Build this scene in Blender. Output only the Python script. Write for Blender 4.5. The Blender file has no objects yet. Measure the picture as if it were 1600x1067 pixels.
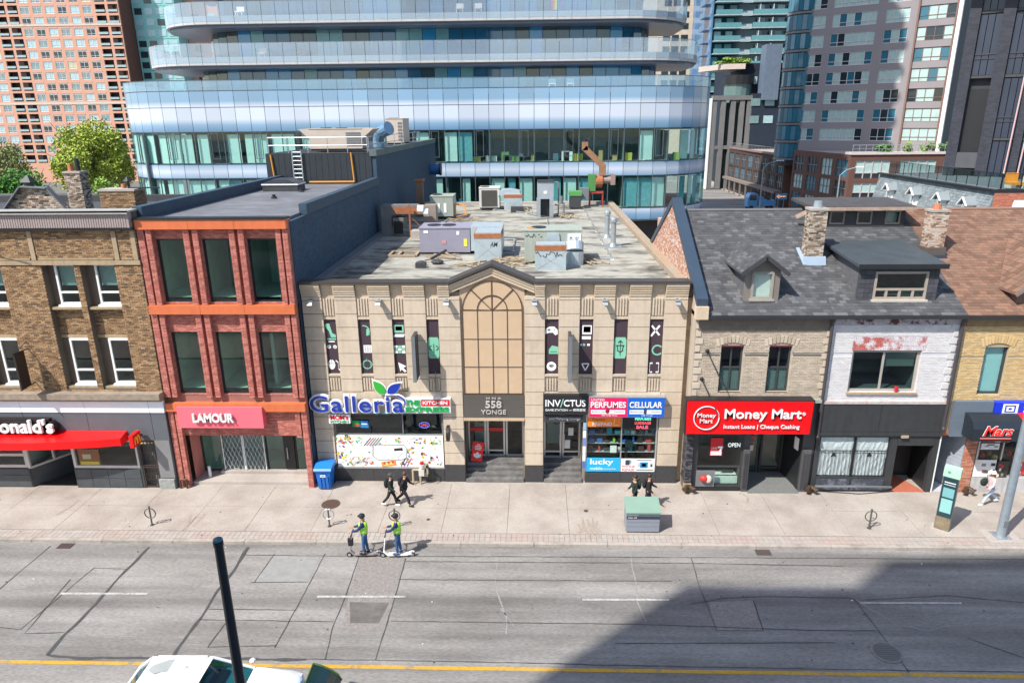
import bpy, bmesh, math, random
from mathutils import Vector, Matrix
random.seed(7)
S = bpy.context.scene
COL = S.collection
rad = math.radians
# ------------------------------------------------------------------ camera
def set_camera():
    p, yw, r = .305976, .033021, -.009912
    cp, sp, cy, sy, cr, sr = math.cos(p), math.sin(p), math.cos(yw), math.sin(yw), math.cos(r), math.sin(r)
    Rx = Matrix(((cr, -sr, 0), (sr, cr, 0), (0, 0, 1))) @ Matrix(((1, 0, 0), (0, -sp, -cp), (0, cp, -sp))) @ Matrix(((cy, sy, 0), (-sy, cy, 0), (0, 0, 1)))
    m = Matrix((Rx[0], -Rx[1], -Rx[2])).transposed().to_4x4()
    m.translation = Vector((0, -29.945, 16.5))
    cd = bpy.data.cameras.new('camera'); cam = bpy.data.objects.new('camera', cd); COL.objects.link(cam)
    cam.matrix_world = m
    cd.sensor_width = 36; cd.lens = 1092.5 / 1600 * 36; cd.clip_end = 3000; cd.clip_start = .3
    S.camera = cam
set_camera()
S.render.resolution_x, S.render.resolution_y = 1024, 682
# ------------------------------------------------------------------ sky and sun
SUN = Vector((.762, .652, -1.235)).normalized()          # direction the light travels
elev = math.asin(-SUN.z)
wd = bpy.data.worlds.new('World'); S.world = wd; wd.use_nodes = True
nt = wd.node_tree
sky = nt.nodes.new('ShaderNodeTexSky'); sky.sky_type = 'NISHITA'; sky.sun_disc = False
sky.sun_elevation = elev; sky.sun_rotation = math.atan2(-SUN.x, -SUN.y)
sky.air_density = 1.0; sky.dust_density = 1.2; sky.ozone_density = .7
bg = nt.nodes['Background']; bg.inputs[1].default_value = .15
nt.links.new(sky.outputs[0], bg.inputs[0])
sl = bpy.data.lights.new('sun', 'SUN'); sl.energy = 4.3; sl.angle = rad(.5); sl.color = (1, .955, .88)
so = bpy.data.objects.new('sun', sl); COL.objects.link(so)
so.rotation_euler = SUN.to_track_quat('-Z', 'Y').to_euler(); so.location = (-60, -60, 120)
vs = S.view_settings
S.display_settings.display_device = 'sRGB'
vs.view_transform = 'Standard'; vs.look = 'None'; vs.gamma = 1; vs.use_curve_mapping = False; vs.exposure = .66
# ------------------------------------------------------------------ materials
def mat(name, c, r=.8, m=0., n=.12, ns=1.5, isl=0., bump=0., bs=30., c2=None, c2s=.6, c2t=.55, c2w=.12, spec=.5, streak=0., cols=None, stretch=None, em=None, bands=0.):
    """Principled surface: base colour, fine noise (n, ns), per-piece variation (isl or cols),
    patches of a second colour c2, vertical weather streaks, fine relief (bump)."""
    M_ = bpy.data.materials.new(name); M_.use_nodes = True
    t = M_.node_tree; N = t.nodes; L = t.links
    b = N['Principled BSDF']
    b.inputs['Roughness'].default_value = r; b.inputs['Metallic'].default_value = m
    b.inputs['Specular IOR Level'].default_value = spec
    g = N.new('ShaderNodeNewGeometry')
    pos = g.outputs['Position']
    if stretch:
        mp = N.new('ShaderNodeMapping'); mp.inputs['Scale'].default_value = stretch; L.new(pos, mp.inputs['Vector']); pos = mp.outputs[0]
    def noise(scale, det=5, rough=.6, p=None):
        q = N.new('ShaderNodeTexNoise'); q.inputs['Scale'].default_value = scale; q.inputs['Detail'].default_value = det; q.inputs['Roughness'].default_value = rough
        L.new(p or pos, q.inputs['Vector']); return q.outputs['Fac']
    def mix(f, a, bb, mode='MIX'):
        q = N.new('ShaderNodeMix'); q.data_type = 'RGBA'; q.blend_type = mode
        if isinstance(f, (int, float)): q.inputs[0].default_value = f
        else: L.new(f, q.inputs[0])
        for i, v in ((6, a), (7, bb)):
            if isinstance(v, tuple): q.inputs[i].default_value = (*v[:3], 1)
            else: L.new(v, q.inputs[i])
        return q.outputs[2]
    def rng(v, a, bb, c_, d):
        q = N.new('ShaderNodeMapRange'); q.inputs[1].default_value = a; q.inputs[2].default_value = bb; q.inputs[3].default_value = c_; q.inputs[4].default_value = d
        L.new(v, q.inputs[0]); return q.outputs[0]
    col = tuple(c)
    if cols:
        cr = N.new('ShaderNodeValToRGB'); cr.color_ramp.interpolation = 'CONSTANT'
        el = cr.color_ramp.elements
        for i, cc in enumerate(cols):
            e = el[i] if i < 2 else el.new(i / len(cols))
            e.position = i / len(cols); e.color = (*cc, 1)
        L.new(g.outputs['Random Per Island'], cr.inputs[0]); col = cr.outputs[0]
    if c2: col = mix(rng(noise(c2s, 6, .65), c2t - c2w, c2t + c2w, 0, 1), col, tuple(c2))
    v = None
    if n: v = rng(noise(ns), .25, .75, 1 - n, 1 + n)
    if isl:
        w = rng(g.outputs['Random Per Island'], 0, 1, 1 - isl, 1 + isl)
        if v is None: v = w
        else:
            q = N.new('ShaderNodeMath'); q.operation = 'MULTIPLY'; L.new(v, q.inputs[0]); L.new(w, q.inputs[1]); v = q.outputs[0]
    if streak:
        mp = N.new('ShaderNodeMapping'); mp.inputs['Scale'].default_value = (5, 5, .35); L.new(g.outputs['Position'], mp.inputs['Vector'])
        w = rng(noise(1., 4, .6, mp.outputs[0]), .45, .75, 1, 1 - streak)
        q = N.new('ShaderNodeMath'); q.operation = 'MULTIPLY'; L.new(w, q.inputs[0])
        if v is None: q.inputs[1].default_value = 1
        else: L.new(v, q.inputs[1])
        v = q.outputs[0]
    if bands:
        mp = N.new('ShaderNodeMapping'); mp.inputs['Scale'].default_value = (.03, .85, 1); L.new(g.outputs['Position'], mp.inputs['Vector'])
        w = rng(noise(1., 5, .55, mp.outputs[0]), .38, .62, 1 - bands, 1 + bands * .5); col = mix(1., col, w, 'MULTIPLY')
    if v is not None: col = mix(1., col, v, 'MULTIPLY')
    if isinstance(col, tuple): b.inputs['Base Color'].default_value = (*col, 1)
    else: L.new(col, b.inputs['Base Color'])
    if bump:
        bu = N.new('ShaderNodeBump'); bu.inputs['Strength'].default_value = bump; bu.inputs['Distance'].default_value = .02
        L.new(noise(bs, 4), bu.inputs['Height']); L.new(bu.outputs[0], b.inputs['Normal'])
    if em:
        b.inputs['Emission Color'].default_value = (*em[:3], 1); b.inputs['Emission Strength'].default_value = em[3]
    return M_
def glass(name, tint=(.5, .62, .6), refl=1.45, rough=.01, ref=(1, 1, 1)):
    """clear pane: tinted see-through plus Fresnel mirror"""
    M_ = bpy.data.materials.new(name); M_.use_nodes = True
    t = M_.node_tree; N = t.nodes; L = t.links; N.remove(N['Principled BSDF'])
    tr = N.new('ShaderNodeBsdfTransparent'); tr.inputs[0].default_value = (*tint, 1)
    gl = N.new('ShaderNodeBsdfGlossy'); gl.inputs['Roughness'].default_value = rough; gl.inputs[0].default_value = (*ref, 1)
    fr = N.new('ShaderNodeFresnel'); fr.inputs[0].default_value = refl
    ge = N.new('ShaderNodeNewGeometry'); ma = N.new('ShaderNodeMath'); ma.operation = 'SUBTRACT'; ma.inputs[0].default_value = 1; L.new(ge.outputs['Backfacing'], ma.inputs[1])
    mu = N.new('ShaderNodeMath'); mu.operation = 'MULTIPLY'; L.new(fr.outputs[0], mu.inputs[0]); L.new(ma.outputs[0], mu.inputs[1])
    mx = N.new('ShaderNodeMixShader')
    L.new(mu.outputs[0], mx.inputs[0]); L.new(tr.outputs[0], mx.inputs[1]); L.new(gl.outputs[0], mx.inputs[2])
    L.new(mx.outputs[0], N['Material Output'].inputs[0])
    return M_
def frosted(name, tint, frost, col, refl=1.6):
    """clear pane with a white dot screen printed over part of it"""
    M_ = glass(name, tint, refl, .03); t = M_.node_tree; N = t.nodes; L = t.links; out = N['Material Output']; src = out.inputs[0].links[0].from_socket
    d = N.new('ShaderNodeBsdfDiffuse'); d.inputs[0].default_value = (*col, 1); mx = N.new('ShaderNodeMixShader'); mx.inputs[0].default_value = frost
    L.new(src, mx.inputs[1]); L.new(d.outputs[0], mx.inputs[2]); L.new(mx.outputs[0], out.inputs[0]); return M_
def C(h):
    """sRGB hex to linear base colour"""
    return tuple((lambda s: s / 12.92 if s <= .04045 else ((s + .055) / 1.055) ** 2.4)(int(h[i:i + 2], 16) / 255) for i in (0, 2, 4))
_pm = {}
def paint(h, r=.55, n=.05, **k):
    key = (h, r, n, tuple(k.items()))
    if key not in _pm: _pm[key] = mat('paint_' + h, C(h), r=r, n=n, **k)
    return _pm[key]
# ------------------------------------------------------------------ mesh builder
class M:
    def __init__(s): s.v = []; s.f = []; s.mi = []; s.cur = 0
    def add(s, vs, fs):
        n = len(s.v); s.v += [tuple(v) for v in vs]; s.f += [tuple(i + n for i in f) for f in fs]; s.mi += [s.cur] * len(fs); return s
    def box(s, x0, x1, y0, y1, z0, z1, back=True):
        f = [(0, 1, 5, 4), (1, 2, 6, 5), (3, 0, 4, 7), (4, 5, 6, 7), (3, 2, 1, 0)]
        if back: f.append((2, 3, 7, 6))
        return s.add([(x0, y0, z0), (x1, y0, z0), (x1, y1, z0), (x0, y1, z0), (x0, y0, z1), (x1, y0, z1), (x1, y1, z1), (x0, y1, z1)], f)
    def quad(s, *p): return s.add(p, [tuple(range(len(p)))])
    def prism(s, pts, d):
        d = Vector(d); p = [Vector(q) for q in pts]; k = len(p)
        return s.add([*p, *[q + d for q in p]], [tuple(range(k)), tuple(range(2 * k - 1, k - 1, -1))] + [(i, i + k, (i + 1) % k + k, (i + 1) % k) for i in range(k)])
    def cyl(s, a, b, r, r2=None, n=10, caps=True):
        a = Vector(a); b = Vector(b); r2 = r if r2 is None else r2
        w = (b - a).normalized(); u = w.orthogonal().normalized(); t = w.cross(u)
        ring = lambda c, q: [c + u * (q * math.cos(2 * math.pi * i / n)) + t * (q * math.sin(2 * math.pi * i / n)) for i in range(n)]
        f = [(i, (i + 1) % n, (i + 1) % n + n, i + n) for i in range(n)]
        if caps: f += [tuple(range(n - 1, -1, -1)), tuple(range(n, 2 * n))]
        return s.add(ring(a, r) + ring(b, r2), f)
    def tube(s, path, r, n=6):
        for a, b in zip(path, path[1:]): s.cyl(a, b, r, n=n)
        return s
    def bar(s, a, b, w, h=None):
        """rectangular bar from a to b"""
        a = Vector(a); b = Vector(b); h = h or w; d = (b - a).normalized()
        u = d.cross(Vector((0, 0, 1)))
        if u.length < .01: u = Vector((1, 0, 0))
        u.normalize(); t = u.cross(d)
        q = [u * (w / 2 * i) + t * (h / 2 * j) for i, j in ((-1, -1), (1, -1), (1, 1), (-1, 1))]
        return s.add([a + o for o in q] + [b + o for o in q], [(0, 1, 2, 3), (7, 6, 5, 4), (0, 4, 5, 1), (1, 5, 6, 2), (2, 6, 7, 3), (3, 7, 4, 0)])
    def ball(s, c, rx, ry=None, rz=None, n=10, m=6):
        ry = ry or rx; rz = rz or rx; c = Vector(c); vs = []; fs = []
        for j in range(1, m):
            a = math.pi * j / m
            vs += [c + Vector((rx * math.sin(a) * math.cos(2 * math.pi * i / n), ry * math.sin(a) * math.sin(2 * math.pi * i / n), rz * math.cos(a))) for i in range(n)]
        vs += [c + Vector((0, 0, rz)), c - Vector((0, 0, rz))]; T = len(vs) - 2
        for j in range(m - 2): fs += [(j * n + i, (j + 1) * n + i, (j + 1) * n + (i + 1) % n, j * n + (i + 1) % n) for i in range(n)]
        fs += [(T, i, (i + 1) % n) for i in range(n)] + [(T + 1, (m - 2) * n + (i + 1) % n, (m - 2) * n + i) for i in range(n)]
        return s.add(vs, fs)
    def rot(s, ang, c=(0, 0, 0), axis='Z', start=0):
        R_ = Matrix.Rotation(ang, 3, axis); c = Vector(c)
        s.v[start:] = [tuple(R_ @ (Vector(v) - c) + c) for v in s.v[start:]]; return s
    def mesh(s, name, mats, smooth=False, fix=True, off=(0, 0, 0)):
        me = bpy.data.meshes.new(name); o = Vector(off)
        me.from_pydata([(v[0] - o.x, v[1] - o.y, v[2] - o.z) for v in s.v], [], s.f)
        for m_ in (mats if isinstance(mats, (list, tuple)) else [mats]): me.materials.append(m_)
        if any(s.mi): me.polygons.foreach_set('material_index', s.mi)
        if fix and len(s.f) < 4000:
            bm = bmesh.new(); bm.from_mesh(me); bmesh.ops.recalc_face_normals(bm, faces=bm.faces); bm.to_mesh(me); bm.free()
        if smooth: me.polygons.foreach_set('use_smooth', [True] * len(me.polygons))
        me.update(); return me
WL = {}
def tag(o, label=None, cat=None, group=None, kind=None):
    for k, v in (('label', label), ('category', cat), ('group', group), ('kind', kind)):
        if v: o[k] = v
    return o
def thing(name, label, cat, loc=(0, 0, 0), group=None, rz=0):
    o = bpy.data.objects.new(name, None); COL.objects.link(o); o.location = loc; o.rotation_euler.z = rz
    o.empty_display_size = .3
    WL[o.name] = Vector(loc) if not rz else Vector((0, 0, 0)); return tag(o, label, cat, group)
def ob(name, m, mats, parent=None, label=None, cat=None, group=None, kind=None, smooth=False, fix=True, loc=None):
    """one mesh object; m holds world coordinates, stored relative to the parent's base"""
    off = WL.get(parent.name, Vector()) if parent else Vector(loc or (0, 0, 0))
    me = m.mesh(name, mats, smooth, fix, off)
    o = bpy.data.objects.new(name, me); COL.objects.link(o)
    if parent: o.parent = parent
    elif loc: o.location = loc
    WL[o.name] = off
    return tag(o, label, cat, group, kind)
def inst(name, me, parent, loc):
    """another piece sharing mesh data, placed at a world point"""
    o = bpy.data.objects.new(name, me); COL.objects.link(o); o.parent = parent
    o.location = Vector(loc) - WL.get(parent.name, Vector()); WL[o.name] = Vector(loc); return o
def kids(o): return [c for c in COL.objects if c.parent == o]
def copy_tree(o, parent=None):
    c = o.copy(); COL.objects.link(c)
    if parent: c.parent = parent
    for ch in list(o.children): copy_tree(ch, c)
    return c
def bx(x0, x1, y0, y1, z0, z1): return M().box(x0, x1, y0, y1, z0, z1)
def wall(x0, x1, z0, z1, y0, y1, holes=()):
    """upright wall along X with rectangular openings and their reveals"""
    xs = sorted({x0, x1, *[min(max(h[i], x0), x1) for h in holes for i in (0, 1)]}); zs = sorted({z0, z1, *[min(max(h[i], z0), z1) for h in holes for i in (2, 3)]})
    solid = lambda i, j: 0 <= i < len(xs) - 1 and 0 <= j < len(zs) - 1 and not any(h[0] < (xs[i] + xs[i + 1]) / 2 < h[1] and h[2] < (zs[j] + zs[j + 1]) / 2 < h[3] for h in holes)
    m = M()
    for i in range(len(xs) - 1):
        for j in range(len(zs) - 1):
            if not solid(i, j): continue
            a, b, c, d = xs[i], xs[i + 1], zs[j], zs[j + 1]
            m.quad((a, y0, c), (b, y0, c), (b, y0, d), (a, y0, d)); m.quad((b, y1, c), (a, y1, c), (a, y1, d), (b, y1, d))
            if not solid(i - 1, j): m.quad((a, y1, c), (a, y0, c), (a, y0, d), (a, y1, d))
            if not solid(i + 1, j): m.quad((b, y0, c), (b, y1, c), (b, y1, d), (b, y0, d))
            if not solid(i, j - 1): m.quad((a, y1, c), (b, y1, c), (b, y0, c), (a, y0, c))
            if not solid(i, j + 1): m.quad((a, y0, d), (b, y0, d), (b, y1, d), (a, y1, d))
    return m
def bricks(x0, x1, z0, z1, y, holes=(), bl=.215, bh=.075, gap=.012, d=.03, m=None, soldier=()):
    """courses of single bricks standing proud of the mortar plane y"""
    m = m or M(); r = 0; z = z0
    while z < z1 - .01:
        zt = min(z + bh, z1); x = x0 - (r % 2) * bl / 2
        hs = [h for h in holes if h[2] < zt - .01 and h[3] > z + .01]
        while x < x1:
            segs = [(max(x, x0), min(x + bl, x1))]
            for h in hs:
                q = []
                for a, b in segs:
                    if h[1] <= a or h[0] >= b: q.append((a, b))
                    else:
                        if h[0] > a: q.append((a, h[0]))
                        if h[1] < b: q.append((h[1], b))
                segs = q
            for a, b in segs:
                if b - a > .03:
                    j = d * random.uniform(.7, 1.15)
                    m.box(a + gap / 2, b - gap / 2, y - j, y, z + gap / 2, zt - gap / 2, back=False)
            x += bl
        z += bh; r += 1
    return m
def rotbricks(m, org, ang):
    """swing a wall built along X (at y=0, from x=0) about Z and carry it to org"""
    R_ = Matrix.Rotation(ang, 3, 'Z'); o = Vector(org); m.v = [tuple(R_ @ Vector(v) + o) for v in m.v]; return m
DEP = None
def text(name, body, x0, x1, z0, z1, y, mt, parent=None, ext=.012, off=0., shear=0., label=None, rz=0, spacing=1., keep=False):
    """raised lettering fitted to a rectangle on an upright face"""
    cu = bpy.data.curves.new(name, 'FONT'); cu.body = body; cu.size = 1; cu.offset = off; cu.shear = shear; cu.resolution_u = 3; cu.space_character = spacing
    cu.align_x = 'CENTER'
    o = bpy.data.objects.new('tmp', cu); COL.objects.link(o)
    dg = bpy.context.evaluated_depsgraph_get(); me = bpy.data.meshes.new_from_object(o.evaluated_get(dg))
    bpy.data.objects.remove(o); bpy.data.curves.remove(cu)
    vs = [v.co.copy() for v in me.vertices]; fs = [tuple(p.vertices) for p in me.polygons]; bpy.data.meshes.remove(me)
    ax, bx_ = min(v.x for v in vs), max(v.x for v in vs); ay, by = min(v.y for v in vs), max(v.y for v in vs)
    sx, sz = (x1 - x0) / (bx_ - ax), (z1 - z0) / (by - ay)
    if keep: sx = sz = min(sx, sz)
    cx, cz = (x0 + x1) / 2, (z0 + z1) / 2
    P = [(cx + (v.x - (ax + bx_) / 2) * sx, cz + (v.y - (ay + by) / 2) * sz) for v in vs]
    m = M(); m.add([(p[0], y - ext, p[1]) for p in P], fs)
    # sides from boundary edges
    cnt = {}
    for f in fs:
        for a, b in zip(f, f[1:] + f[:1]): cnt[(a, b)] = 1
    n0 = len(m.v); m.v += [(p[0], y, p[1]) for p in P]
    for (a, b) in cnt:
        if (b, a) not in cnt: m.f.append((a, n0 + a, n0 + b, b)); m.mi.append(0)
    if rz: m.rot(rz, (cx, y, cz))
    return ob(name, m, mt, parent, label, fix=False)
def window(parent, x0, x1, z0, z1, y, fm, gm, fw=.07, vx=(), hz=(), dep=.08, sill=None, name='window', sill_d=.12, blind=None, bz=.5, label=None):
    """frame bars with glazing; vx / hz are fractions of muntins; y is the frame's front"""
    m = M(); w, h = x1 - x0, z1 - z0
    m.box(x0, x0 + fw, y, y + dep, z0, z1).box(x1 - fw, x1, y, y + dep, z0, z1)
    m.box(x0 + fw, x1 - fw, y, y + dep, z0, z0 + fw).box(x0 + fw, x1 - fw, y, y + dep, z1 - fw, z1)
    for q in vx: m.box(x0 + w * q - fw * .4, x0 + w * q + fw * .4, y + .003, y + dep - .003, z0 + fw, z1 - fw)
    for q in hz: m.box(x0 + fw, x1 - fw, y - .004, y + dep + .004, z0 + h * q - fw * .45, z0 + h * q + fw * .45)
    f0 = ob(name, m, fm, parent, label); f = parent if parent.parent else f0
    ob('pane', bx(x0 + fw * .6, x1 - fw * .6, y + dep * .5, y + dep * .5 + .006, z0 + fw * .6, z1 - fw * .6), gm, f)
    if sill: ob('sill', bx(x0 - .06, x1 + .06, y - sill_d, y + dep, z0 - .09, z0 - .003), sill, f)
    if blind: ob('blind', bx(x0 + fw, x1 - fw, y + dep + .1, y + dep + .12, z0 + h * (1 - bz), z1 - .02), blind, f)
    return f0
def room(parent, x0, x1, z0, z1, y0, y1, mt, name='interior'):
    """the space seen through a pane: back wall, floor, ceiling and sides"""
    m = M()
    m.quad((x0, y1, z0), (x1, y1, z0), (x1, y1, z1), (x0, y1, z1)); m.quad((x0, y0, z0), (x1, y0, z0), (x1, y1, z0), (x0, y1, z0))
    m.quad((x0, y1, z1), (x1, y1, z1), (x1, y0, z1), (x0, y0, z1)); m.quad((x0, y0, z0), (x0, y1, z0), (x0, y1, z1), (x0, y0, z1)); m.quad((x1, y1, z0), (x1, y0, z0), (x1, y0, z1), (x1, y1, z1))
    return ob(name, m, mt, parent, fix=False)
# shared materials
CONC = mat('concrete', (.40, .36, .325), r=.9, n=.1, ns=6, c2=(.30, .265, .235), c2s=.35, c2t=.56, c2w=.14, bump=.15, bs=60, isl=.05)
SLAB = mat('pavement_concrete', (.37, .33, .29), r=.92, n=.14, ns=11, c2=(.25, .21, .18), c2s=.5, c2t=.57, c2w=.17, isl=.035, bump=.2, bs=70)
GRAN = mat('dark_granite', (.045, .045, .048), r=.4, n=.25, ns=12)
STONE = mat('limestone', (.545, .45, .345), r=.85, n=.08, ns=5, isl=.08, streak=.14, c2=(.43, .35, .26), c2s=.5, c2t=.62, c2w=.1, bump=.12, bs=40)
STONE2 = mat('cornice_stone', (.55, .435, .31), r=.85, n=.08, ns=5)
TANP = mat('tan_panel', (.53, .38, .245), r=.7, n=.06, ns=2, isl=.04)
BRONZE = mat('bronze_bar', (.10, .06, .04), r=.5)
BLACK = mat('black_metal', (.015, .016, .018), r=.45, n=.1)
DGREY = mat('charcoal_paint', (.045, .046, .05), r=.6, n=.15, ns=3, streak=.2)
MGREY = mat('mid_grey_metal', (.16, .17, .18), r=.5, n=.1)
GALV = mat('galvanised_steel', (.42, .47, .50), r=.38, m=.6, n=.14, ns=7)
WHITE = mat('white_paint', (.74, .74, .72), r=.6, n=.06, ns=4)
OFFW = mat('off_white_frame', (.55, .53, .49), r=.6, n=.08)
ALU = mat('aluminium', (.55, .56, .57), r=.35, m=.7, n=.05)
RED = paint('E4070F', r=.4)
GL = glass('clear_glass', (.86, .92, .90))
GLD = glass('dark_glass', (.66, .76, .76), 1.7)
GLG = glass('green_glass', (.70, .84, .79), 1.7)
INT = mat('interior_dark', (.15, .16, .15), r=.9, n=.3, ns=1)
INTG = mat('reflection_green_interior', (.60, .68, .63), r=.9, n=.25, ns=.7)  # pale green stands in for street reflections on the window panes
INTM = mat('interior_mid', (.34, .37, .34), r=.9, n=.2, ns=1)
BLIND = mat('window_blind', (.60, .68, .62), r=.9, n=.08, ns=3)
MORT = mat('mortar', (.13, .10, .075), r=.95)
# ================================================================== THE SETTING
ASPH = mat('worn_asphalt', (.25, .238, .224), r=.88, n=.3, ns=14, c2=(.155, .145, .134), c2s=.42, c2t=.54, c2w=.16, bump=.5, bs=60, stretch=(.45, 1.5, 1), bands=.32)
ASPH2 = mat('patched_asphalt', (.22, .2, .185), r=.9, n=.3, ns=9, bump=.4, bs=80)
ASPH3 = mat('pale_patch', (.25, .25, .238), r=.9, n=.15, ns=4, bump=.3, bs=80)
TAR = mat('crack_sealant', (.06, .06, .06), r=.7, n=.3, ns=8)
CRK = mat('pale_crack', (.25, .245, .235), r=.95, n=.3, ns=20)
YEL = mat('yellow_road_paint', (.50, .28, .03), r=.7, n=.2, ns=9, c2=(.26, .2, .11), c2s=3, c2t=.6, c2w=.08)
WHT = mat('worn_white_road_paint', (.42, .42, .4), r=.8, n=.2, ns=9, c2=(.24, .235, .225), c2s=4, c2t=.55, c2w=.1)
KERB = mat('kerb_concrete', (.36, .32, .28), r=.9, n=.15, ns=5, c2=(.2, .18, .15), c2s=.9, c2t=.6, c2w=.12)
PINK = mat('pink_pavers', (.345, .275, .24), r=.9, n=.08, ns=3, isl=.05, c2=(.34, .31, .28), c2s=.5, c2t=.5, c2w=.1)
STAIN = mat('oil_stain', (.05, .048, .046), r=.7, n=.3, ns=5)
ground = ob('ground', M().quad((-1500, -600, -.17), (1500, -600, -.17), (1500, 2500, -.17), (-1500, 2500, -.17)), mat('far_ground', (.13, .13, .125), r=.95), kind='structure')
road = ob('road', M().quad((-140, -19.2, -.13), (140, -19.2, -.13), (140, -5.2, -.13), (-140, -5.2, -.13)), ASPH, kind='structure')
side = ob('side_street', M().quad((26, 62, -.13), (46, 62, -.13), (46, 190, -.13), (26, 190, -.13)), ASPH, kind='structure')
def strip(path, w, z, jit=0., m=None):
    m = m or M(); pts = []
    for (ax, ay), (bx2, by) in zip(path, path[1:]):
        k = max(1, int(math.hypot(bx2 - ax, by - ay) / .35)) if jit else 1
        pts += [(ax + (bx2 - ax) * i / k, ay + (by - ay) * i / k) for i in range(k)]
    pts.append(path[-1])
    if jit: pts = [pts[0]] + [(x + random.uniform(-jit, jit), y + random.uniform(-jit, jit)) for x, y in pts[1:-1]] + [pts[-1]]
    prev = None; vs = []
    for i, (x, y) in enumerate(pts):
        a = pts[max(0, i - 1)]; b = pts[min(len(pts) - 1, i + 1)]
        d = Vector((b[0] - a[0], b[1] - a[1])).normalized(); ww = w / 2 * (random.uniform(.6, 1.5) if jit else 1)
        vs += [(x - d.y * ww, y + d.x * ww, z), (x + d.y * ww, y - d.x * ww, z)]
    return m.add(vs, [(2 * i, 2 * i + 1, 2 * i + 3, 2 * i + 2) for i in range(len(pts) - 1)])
RZ = -.13
def flat(name, pts, z, mt, parent): return ob(name, M().quad(*[(x, y, z) for x, y in pts]), mt, parent, fix=False)
flat('asphalt_patch', [(-6.99, -6), (-5.13, -6.02), (-5.08, -8.7), (-5.36, -10.2), (-6.6, -10.24), (-6.83, -8.38)], RZ + .004, ASPH2, road)
flat('asphalt_patch', [(6.3, -8.5), (7.9, -8.4), (7.8, -9.97), (6.25, -10)], RZ + .004, ASPH2, road)
flat('asphalt_patch', [(-10.5, -5.98), (-8.6, -5.98), (-8.6, -7.6), (-10.7, -7.65)], RZ + .004, ASPH3, road)
flat('asphalt_patch', [(-6.7, -8.75), (-5.25, -8.75), (-5.4, -9.85), (-6.4, -9.85)], RZ + .008, mat('dark_patch', (.12, .11, .102), r=.9, n=.3, ns=3), road)
thick = [[(-15.87, -5.47), (-15.95, -7.5), (-15.95, -9), (-16.05, -10.6), (-16.02, -11.57)], [(-11.75, -5.4), (-11.72, -7.3), (-11.82, -8.6), (-11.76, -9.6), (-11.83, -10.5), (-11.81, -11.6)],
         [(-16.02, -11.57), (-14.9, -11.72), (-13.7, -11.64), (-11.81, -11.62), (-7.4, -11.6)]]
thin = [[(-20.03, -5.45), (-20.12, -8.3), (-20.1, -11.6)], [(-8.45, -5.8), (-8.52, -8.6), (-8.62, -11.1)], [(-10.5, -5.84), (-10.62, -7.69)], [(-10.75, -7.69), (-8.6, -7.62)],
        [(-11.7, -5.94), (-7.5, -5.95), (-.9, -5.87), (6.2, -5.82), (13, -5.76), (26, -5.72)], [(-5.1, -6.27), (6.2, -6.2), (12, -6.28)], [(-11.75, -9.78), (-7, -9.8)], [(-11.7, -9.22), (-8.5, -9.22)],
        [(-7.4, -11.58), (-.7, -11.61), (2.6, -11.66), (12, -11.7), (24, -11.65)], [(-7.03, -6), (-6.93, -8.2), (-6.95, -10.1), (-6.78, -11.59)], [(-5.12, -6.05), (-5.1, -8.7), (-5.14, -11.58)],
        [(6.24, -5.85), (6.16, -7.6), (6.2, -8.7), (6.22, -10)], [(6.25, -10), (7.8, -9.97), (7.93, -8.42)], [(11.6, -8.2), (11.7, -9.9), (11.77, -11.77)], [(5.6, -8.65), (6.9, -8.28), (8.5, -8.16), (11.5, -8.2)],
        [(-5.2, -7.41), (5.2, -7.34)], [(-5, -9.73), (3.7, -9.73), (9.3, -9.92), (11.6, -9.9)], [(2.7, -10.68), (10, -10.5)], [(-17.31, -6.9), (-17.77, -10.4)], [(-17.3, -6.9), (-16.0, -6.95)],
        [(-17.79, -7.62), (-17.48, -10.6), (-16.15, -10.5)], [(-10.75, -9.8), (-10.87, -11.1), (-8.6, -11)], [(-22, -9.9), (-17.8, -10.4)], [(12, -8.3), (15, -8.0), (18, -8.4), (22, -8.1)], [(14.5, -10.2), (15.6, -11), (17, -11.6)]]
for p in thick: ob('crack_seal', strip(p, .11, RZ + .012, .03), TAR, road, fix=False)
for p in thin: ob('road_seam', strip(p, .03, RZ + .012, .012), TAR, road, fix=False)
for p in ([(-1.45, -6.33), (-1.46, -7.14), (-1.33, -8.1), (-1.06, -9), (-1, -9.5), (-.95, -10.3)], [(3.87, -5.6), (3.86, -6.65), (3.8, -7.6), (3.76, -8.6), (3.9, -9.6)], [(11.6, -8.2), (12.4, -9.6), (13.4, -9.9), (14.3, -9.6)], [(-1.2, -9), (-.7, -9.9)]):
    ob('crack', strip(p, .045, RZ + .012, .05), CRK, road, fix=False)
ob('centre_line', strip([(-140, -11.93), (140, -11.83)], .15, RZ + .008), YEL, road, fix=False)
for x0, x1 in ((-30.8, -27.5), (-17.6, -14.35), (-7.97, -4.7), (1.75, 4.9), (11.7, 15.3), (21.4, 24.6)):
    ob('lane_dash', strip([(x0, -8.47), (x1, -8.42)], .11, RZ + .016), WHT, road, fix=False)
def blot(c, rx, ry, z, n=14):
    return M().quad(*[(c[0] + rx * math.cos(2 * math.pi * i / n) * random.uniform(.55, 1.2), c[1] + ry * math.sin(2 * math.pi * i / n) * random.uniform(.5, 1.2), z) for i in range(n)])
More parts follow.
